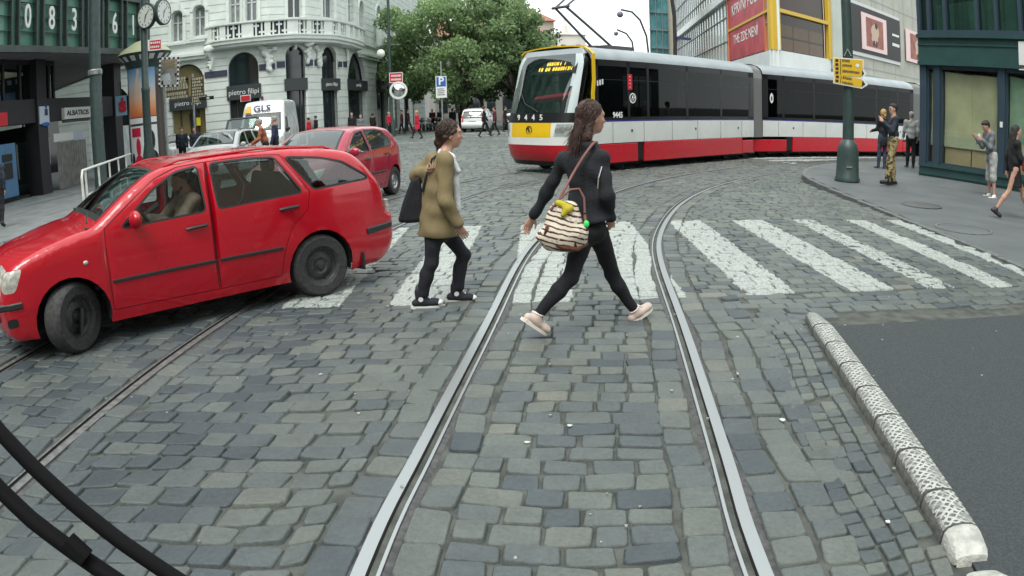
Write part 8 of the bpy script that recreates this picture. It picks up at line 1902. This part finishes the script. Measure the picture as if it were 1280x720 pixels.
mull = [0] + [uk(x, 25) for x in (1161,1181,1221,1245,1275)]; mull += [mull[-1]+.9, mull[-1]+1.8]
b = MB()
for u in mull: FK.box(b, u-.05, u+.05, zu, 9, -.2, .03)
FK.box(b, 0, FK.L, zu, zu+.12, -.2, .05); FK.box(b, 0, FK.L, 8.9, 9.3, -.3, .1); b.build('upper_frame', kb, SHOP)
for i in range(len(mull)-1):
    b = MB(); FK.box(b, mull[i]+.05, mull[i+1]-.05, zu+.12, 8.9, -.10, -.08); b.build('upper_window', up_glass, SHOP)
b = MB(); u = uk(1257, 10); FK.poly(b, [(u-.05,6.5),(u+.06,6.5),(u+.12,4.95),(u+.04,5.2),(u-.02,4.9)], -.25, -.24); b.build('red_ribbon', sign_r, SHOP)
b = MB(); FK.poly(b, [(mull[0]+.1,zu+.1),(FK.L,zu+.1),(FK.L,zu+1.6),(mull[0]+.1,zu+.9)], -.62, -.60); b.build('white_stair_panel', mat('inner_white', (.45,.50,.47), .7, var=.3, scale=1.5), SHOP)
b = MB(); kn_ = -FK.n
b.prism([tuple(V2(FK.pt(0.0,0,-.02))), tuple(V2(FK.pt(0.0,0,-7))), tuple(V2(FK.pt(FK.L,0,-7))), tuple(V2(FK.pt(FK.L,0,-.02)))][::-1], zf0+.02, zf1-.05)
FK.box(b, .0, .25, 0, 9, -7, -.26); FK.box(b, FK.L-.2, FK.L, 0, 9, -7, -.26); FK.box(b, 0, FK.L, 0, 9.2, -7.2, -7); FK.box(b, 0, FK.L, 9.25, 9.4, -7.2, -.3); b.build('shell', kg, SHOP)
b = MB(); FK.box(b, .3, FK.L-.25, .05, zf0-.1, -1.4, -1.3); b.build('inner_partition', mat('inner_grey', (.2,.21,.19), .8), SHOP)
b = MB(); FK.box(b, uk(1276,60), uk(1276,60)+.9, zf1-.75, zf1-.05, .10, .16); o = b.build('white_sign', sign_w, SHOP)

# ------------------------------------------------------------------ far buildings
def block(name, lab, x0, y0, x1, y1, H, wm, rm, nwin, nfl, roofh=3.0, z0=0):
    T = thing(name, lab, 'building', (0,0,0)); f = Face((x0,y0),(x1,y1)); dep = 16
    b = MB(); P = [f.pt(0,0), f.pt(f.L,0), f.pt(f.L,0,-dep), f.pt(0,0,-dep)]; b.prism([(p.x,p.y) for p in P], 0, H); b.build('wall', wm, T)
    if roofh: b = MB(); Q = [f.pt(-.4,H,.4), f.pt(f.L+.4,H,.4), f.pt(f.L+.4,H,-dep-.4), f.pt(-.4,H,-dep-.4), f.pt(2,H+roofh,-dep/2), f.pt(f.L-2,H+roofh,-dep/2)]; b.add(Q, [(0,1,5,4),(1,2,5),(2,3,4,5),(3,0,4),(3,2,1,0)]); b.build('roof', rm, T)
    for j in range(nfl):
        for i in range(nwin):
            u = f.L*(i+.5)/nwin; z = 1.2+j*(H-1)/nfl; b = MB(); f.box(b, u-.55, u+.55, z, z+1.9, .0, .05); w = b.build('window', glass_dark, T)
    return T, f
cream = mat('far_cream', (.50,.42,.33), .8, var=.08, scale=.3); roof_r = mat('roof_red', (.28,.12,.08), .8, var=.2, scale=.5); pale = mat('far_pale', (.55,.53,.48), .8, var=.06, scale=.3)
q = PY(668,40,112); block('red_roof_house', 'cream house with a red roof rising above the tree beside the tram', q.x-6, 112, q.x+3.2, 115, PY(668,24,112).z, cream, roof_r, 4, 4, 3.5)
q = PY(712,38,180); T, f = block('far_tower_house', 'pale distant tower just showing above the tram roof', q.x-3.5, 180, q.x+4.0, 181, PY(712,43,180).z, pale, pale, 2, 4, 1.2)
b = MB(); b.lathe([(1.0,0),(.6,2.4),(.2,3.2),(.1,5)], 8, (q.x-1, 182, PY(712,43,180).z)); b.build('spire', pale, T)
c = at_px(829, 78); T = thing('scaffold_tower', 'tall narrow building wrapped in green scaffold netting', 'building', c); f = Face(at_px(815,78), at_px(846,79))
b = MB(); w_ = f.L*.72; b.prism([tuple((V2(f.pt(u,0,0))*k_ - V2(c))) for u,k_ in ((0,1),(w_,1),(w_,1.1),(0,1.1))], 0, 24); b.build('netting', mat('green_net', (.07,.22,.24), .8, var=.35, scale=.7), T)
b = MB(); b.prism([tuple((V2(f.pt(u,0,0))*k_ - V2(c))) for u,k_ in ((w_+.05,1.004),(f.L,1.004),(f.L,1.1),(w_+.05,1.1))], 0, 25); b.build('wall', mat('tower_beige', (.50,.46,.38), .8), T)
b = MB()
for k in range(12):
    z = 2*k; f.box(b, -.1, w_+.1, z, z+.1, .05, .15)
for u in np.linspace(0, w_, 4): f.box(b, u-.04, u+.04, 0, 24, .05, .13)
b.v = [v-c for v in b.v]; b.build('scaffold_tube', galv, T)
block('street_end_house', 'shaded grey house closing the side street behind the big tree', -9.0, 92, 5, 95, 11, mat('far_grey', (.26,.26,.24), .8, var=.1, scale=.3), roof_r, 7, 4, 3)
block('boulevard_house', 'pale house at the far end of the boulevard behind the tram nose', 10.5, 150, 22, 150, 13, pale, roof_r, 4, 3, 2)

# ------------------------------------------------------------------ the street goes on behind the viewer: the houses that face it are seen in glass and paint
for (nm_, lab, x0, y0, x1, y1, H, wm) in (('terrace_house','tall pale house behind the viewer on the shop side',9.0,-2.0,9.0,-34.0,17,cream),('terrace_house','tall grey house behind the viewer on the bank side',-15.5,-34.0,-15.5,5.5,18,mat('terrace_grey', (.30,.29,.27), .8, var=.1, scale=.4)),('terrace_house','house closing the street far behind the viewer',26,-46,-30,-46,17,mat('terrace_ochre', (.40,.33,.22), .8, var=.1, scale=.4))):
    block(nm_, lab, x0, y0, x1, y1, H, wm, roof_r, 9, 5, 3)
# ================================================================== TREES
def leaf_mat(name, c0, c1):
    m = bpy.data.materials.new(name); m.use_nodes = True; n = m.node_tree.nodes; l = m.node_tree.links; n.clear()
    o = n.new('ShaderNodeOutputMaterial'); at = n.new('ShaderNodeAttribute'); at.attribute_name = 'tone'; sp = n.new('ShaderNodeSeparateColor'); l.new(at.outputs['Color'], sp.inputs[0])
    r = n.new('ShaderNodeValToRGB'); r.color_ramp.elements[0].color = (*c0,1); r.color_ramp.elements[1].color = (*c1,1); l.new(sp.outputs[0], r.inputs[0])
    d = n.new('ShaderNodeBsdfPrincipled'); d.inputs['Roughness'].default_value = .45; l.new(r.outputs[0], d.inputs['Base Color']); t = n.new('ShaderNodeBsdfTranslucent'); l.new(r.outputs[0], t.inputs[0])
    x = n.new('ShaderNodeMixShader'); x.inputs[0].default_value = .5; l.new(d.outputs[0], x.inputs[1]); l.new(t.outputs[0], x.inputs[2]); l.new(x.outputs[0], o.inputs[0]); return m
bark = mat('bark', (.06,.05,.04), .9, var=.3, scale=4, bump=.8, bscale=12)
def tree(name, label, base, crown_c, rad, nclump, nleaf, lm, seed, leaf=.30, trunk_r=.28, group=None):
    rg = np.random.default_rng(seed); T = thing(name, label, 'tree', base, 0, group); cc = Vector(crown_c)-Vector(base)
    C = []
    while len(C) < nclump:
        v = rg.normal(size=3); v /= np.linalg.norm(v); v *= rg.uniform(.35,1.0)**.6; C.append((cc.x+v[0]*rad[0], cc.y+v[1]*rad[1], cc.z+v[2]*rad[2]))
    C = np.array(C); b = MB(); fork = V3(cc.x*.3, cc.y*.3, max(1.9, cc.z-rad[2]*.85))
    b.tube([V3(0,0,-.1), V3(0,0,.4), fork*.6+V3(.05,0,0), fork], [trunk_r*1.35, trunk_r, trunk_r*.85, trunk_r*.75], 10)
    for k in range(0, nclump, max(1, nclump//22)):
        e = Vector(C[k]); m_ = fork.lerp(e, .5) + V3(0,0,.4); b.tube([fork, m_, e], [trunk_r*.5, trunk_r*.25, .03], 6)
    b.build('trunk', bark, T, smooth=True)
    ci = rg.integers(0, nclump, nleaf); cr = rg.uniform(.75, 1.45, nclump)*min(rad)/4.6
    d = rg.normal(size=(nleaf,3)); d /= np.linalg.norm(d, axis=1)[:,None]; d *= (rg.uniform(0,1,nleaf)**.45)[:,None]; d[:,2] *= .75
    P = C[ci] + d*cr[ci][:,None]
    a = rg.normal(size=(nleaf,3)); a[:,2] -= .3; a /= np.linalg.norm(a, axis=1)[:,None]; q = np.cross(a, rg.normal(size=(nleaf,3))); q /= np.linalg.norm(q, axis=1)[:,None]
    s = (leaf*rg.uniform(.6,1.3,nleaf))[:,None]; V = np.stack([P, P+a*s*.5+q*s*.32, P+a*s, P+a*s*.5-q*s*.32], 1).reshape(-1,3).astype(np.float32)
    me = bpy.data.meshes.new('crown'); me.vertices.add(nleaf*4); me.vertices.foreach_set('co', V.ravel()); me.loops.add(nleaf*4); me.loops.foreach_set('vertex_index', np.arange(nleaf*4, dtype=np.int32)); me.polygons.add(nleaf); me.polygons.foreach_set('loop_start', np.arange(0,nleaf*4,4,dtype=np.int32)); me.update(calc_edges=True)
    at = me.attributes.new('tone','FLOAT_COLOR','POINT'); t = np.clip(rg.normal(.45,.2,nleaf) + rg.normal(0,.16,nclump)[ci], 0, 1); col = np.ones((nleaf,4,4), np.float32); col[:,:,:3] = t[:,None,None]; at.data.foreach_set('color', col.ravel())
    me.materials.append(lm); o = bpy.data.objects.new('crown', me); COL.objects.link(o); o.parent = T; return T
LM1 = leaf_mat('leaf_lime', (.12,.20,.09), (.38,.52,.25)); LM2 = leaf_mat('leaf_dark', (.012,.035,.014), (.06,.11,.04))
c = PY(577,56,55); tree('lime_tree', 'large round green tree standing between the white corner house and the tram', (c.x-.2,56.5,0), (c.x,55,7.0), (6.2,4.4,4.9), 130, 50000, LM1, 3, .26)
c = PY(505,96,60); tree('small_tree', 'lower green tree beside the street lamp left of the big one', (c.x,60.5,0), (c.x+.3,60,4.8), (2.8,2.4,2.4), 40, 12000, LM1, 5, .24, .16)
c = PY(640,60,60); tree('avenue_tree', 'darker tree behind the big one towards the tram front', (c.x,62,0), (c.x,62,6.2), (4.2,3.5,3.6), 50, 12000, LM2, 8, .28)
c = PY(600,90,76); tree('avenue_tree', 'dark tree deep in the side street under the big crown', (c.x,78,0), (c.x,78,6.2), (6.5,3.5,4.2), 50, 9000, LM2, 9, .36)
# ------------------------------------------------------------------ pieces that are parts of their own become objects of their own
def split_islands(o):
    me = o.data; n = len(me.vertices); par = list(range(n))
    def f(i):
        while par[i] != i: par[i] = par[par[i]]; i = par[i]
        return i
    for e in me.edges:
        a, c = f(e.vertices[0]), f(e.vertices[1])
        if a != c: par[a] = c
    gr = {}
    for p in me.polygons: gr.setdefault(f(p.vertices[0]), []).append(p)
    if len(gr) < 2 or len(gr) > 60: return
    for k, (r, ps) in enumerate(gr.items()):
        ids = {}; fs = []; 
        for p in ps: fs.append([ids.setdefault(v, len(ids)) for v in p.vertices])
        vs = [me.vertices[v].co.copy() for v in ids]; q = mesh_obj(o.name.split('.')[0], vs, fs, list(me.materials), o.parent, False, [p.material_index for p in ps]); q.location = o.location; q.rotation_euler = o.rotation_euler
        q.data.polygons.foreach_set('use_smooth', [p.use_smooth for p in ps])
        for md in o.modifiers:
            m2 = q.modifiers.new(md.name, md.type); m2.width = md.width; m2.segments = md.segments; m2.limit_method = 'ANGLE'; m2.angle_limit = R(40)
    for ch in list(o.children): ch.parent = q
    bpy.data.objects.remove(o)
SPLIT = {'column','pilaster','skirt_panel','skirt_gap','corner_pillar','cab_window','front_bumper','headlight_bay','balcony_pier','balcony_panel','latch','seat_row','grab_pole','window_band','waist_panel','blue_line','leather_tab','impost_band','wiper','orange_frame','facade_rail','canopy_light','string_course','canopy','shop_level','spandrel','door_notice','plinth','sign_bracket','window_surround','upper_frame','pantograph','board_mark','roof_beacon'}
for o in list(bpy.data.objects):
    if o.type == 'MESH' and o.parent is not None and o.name.split('.')[0] in SPLIT: split_islands(o)
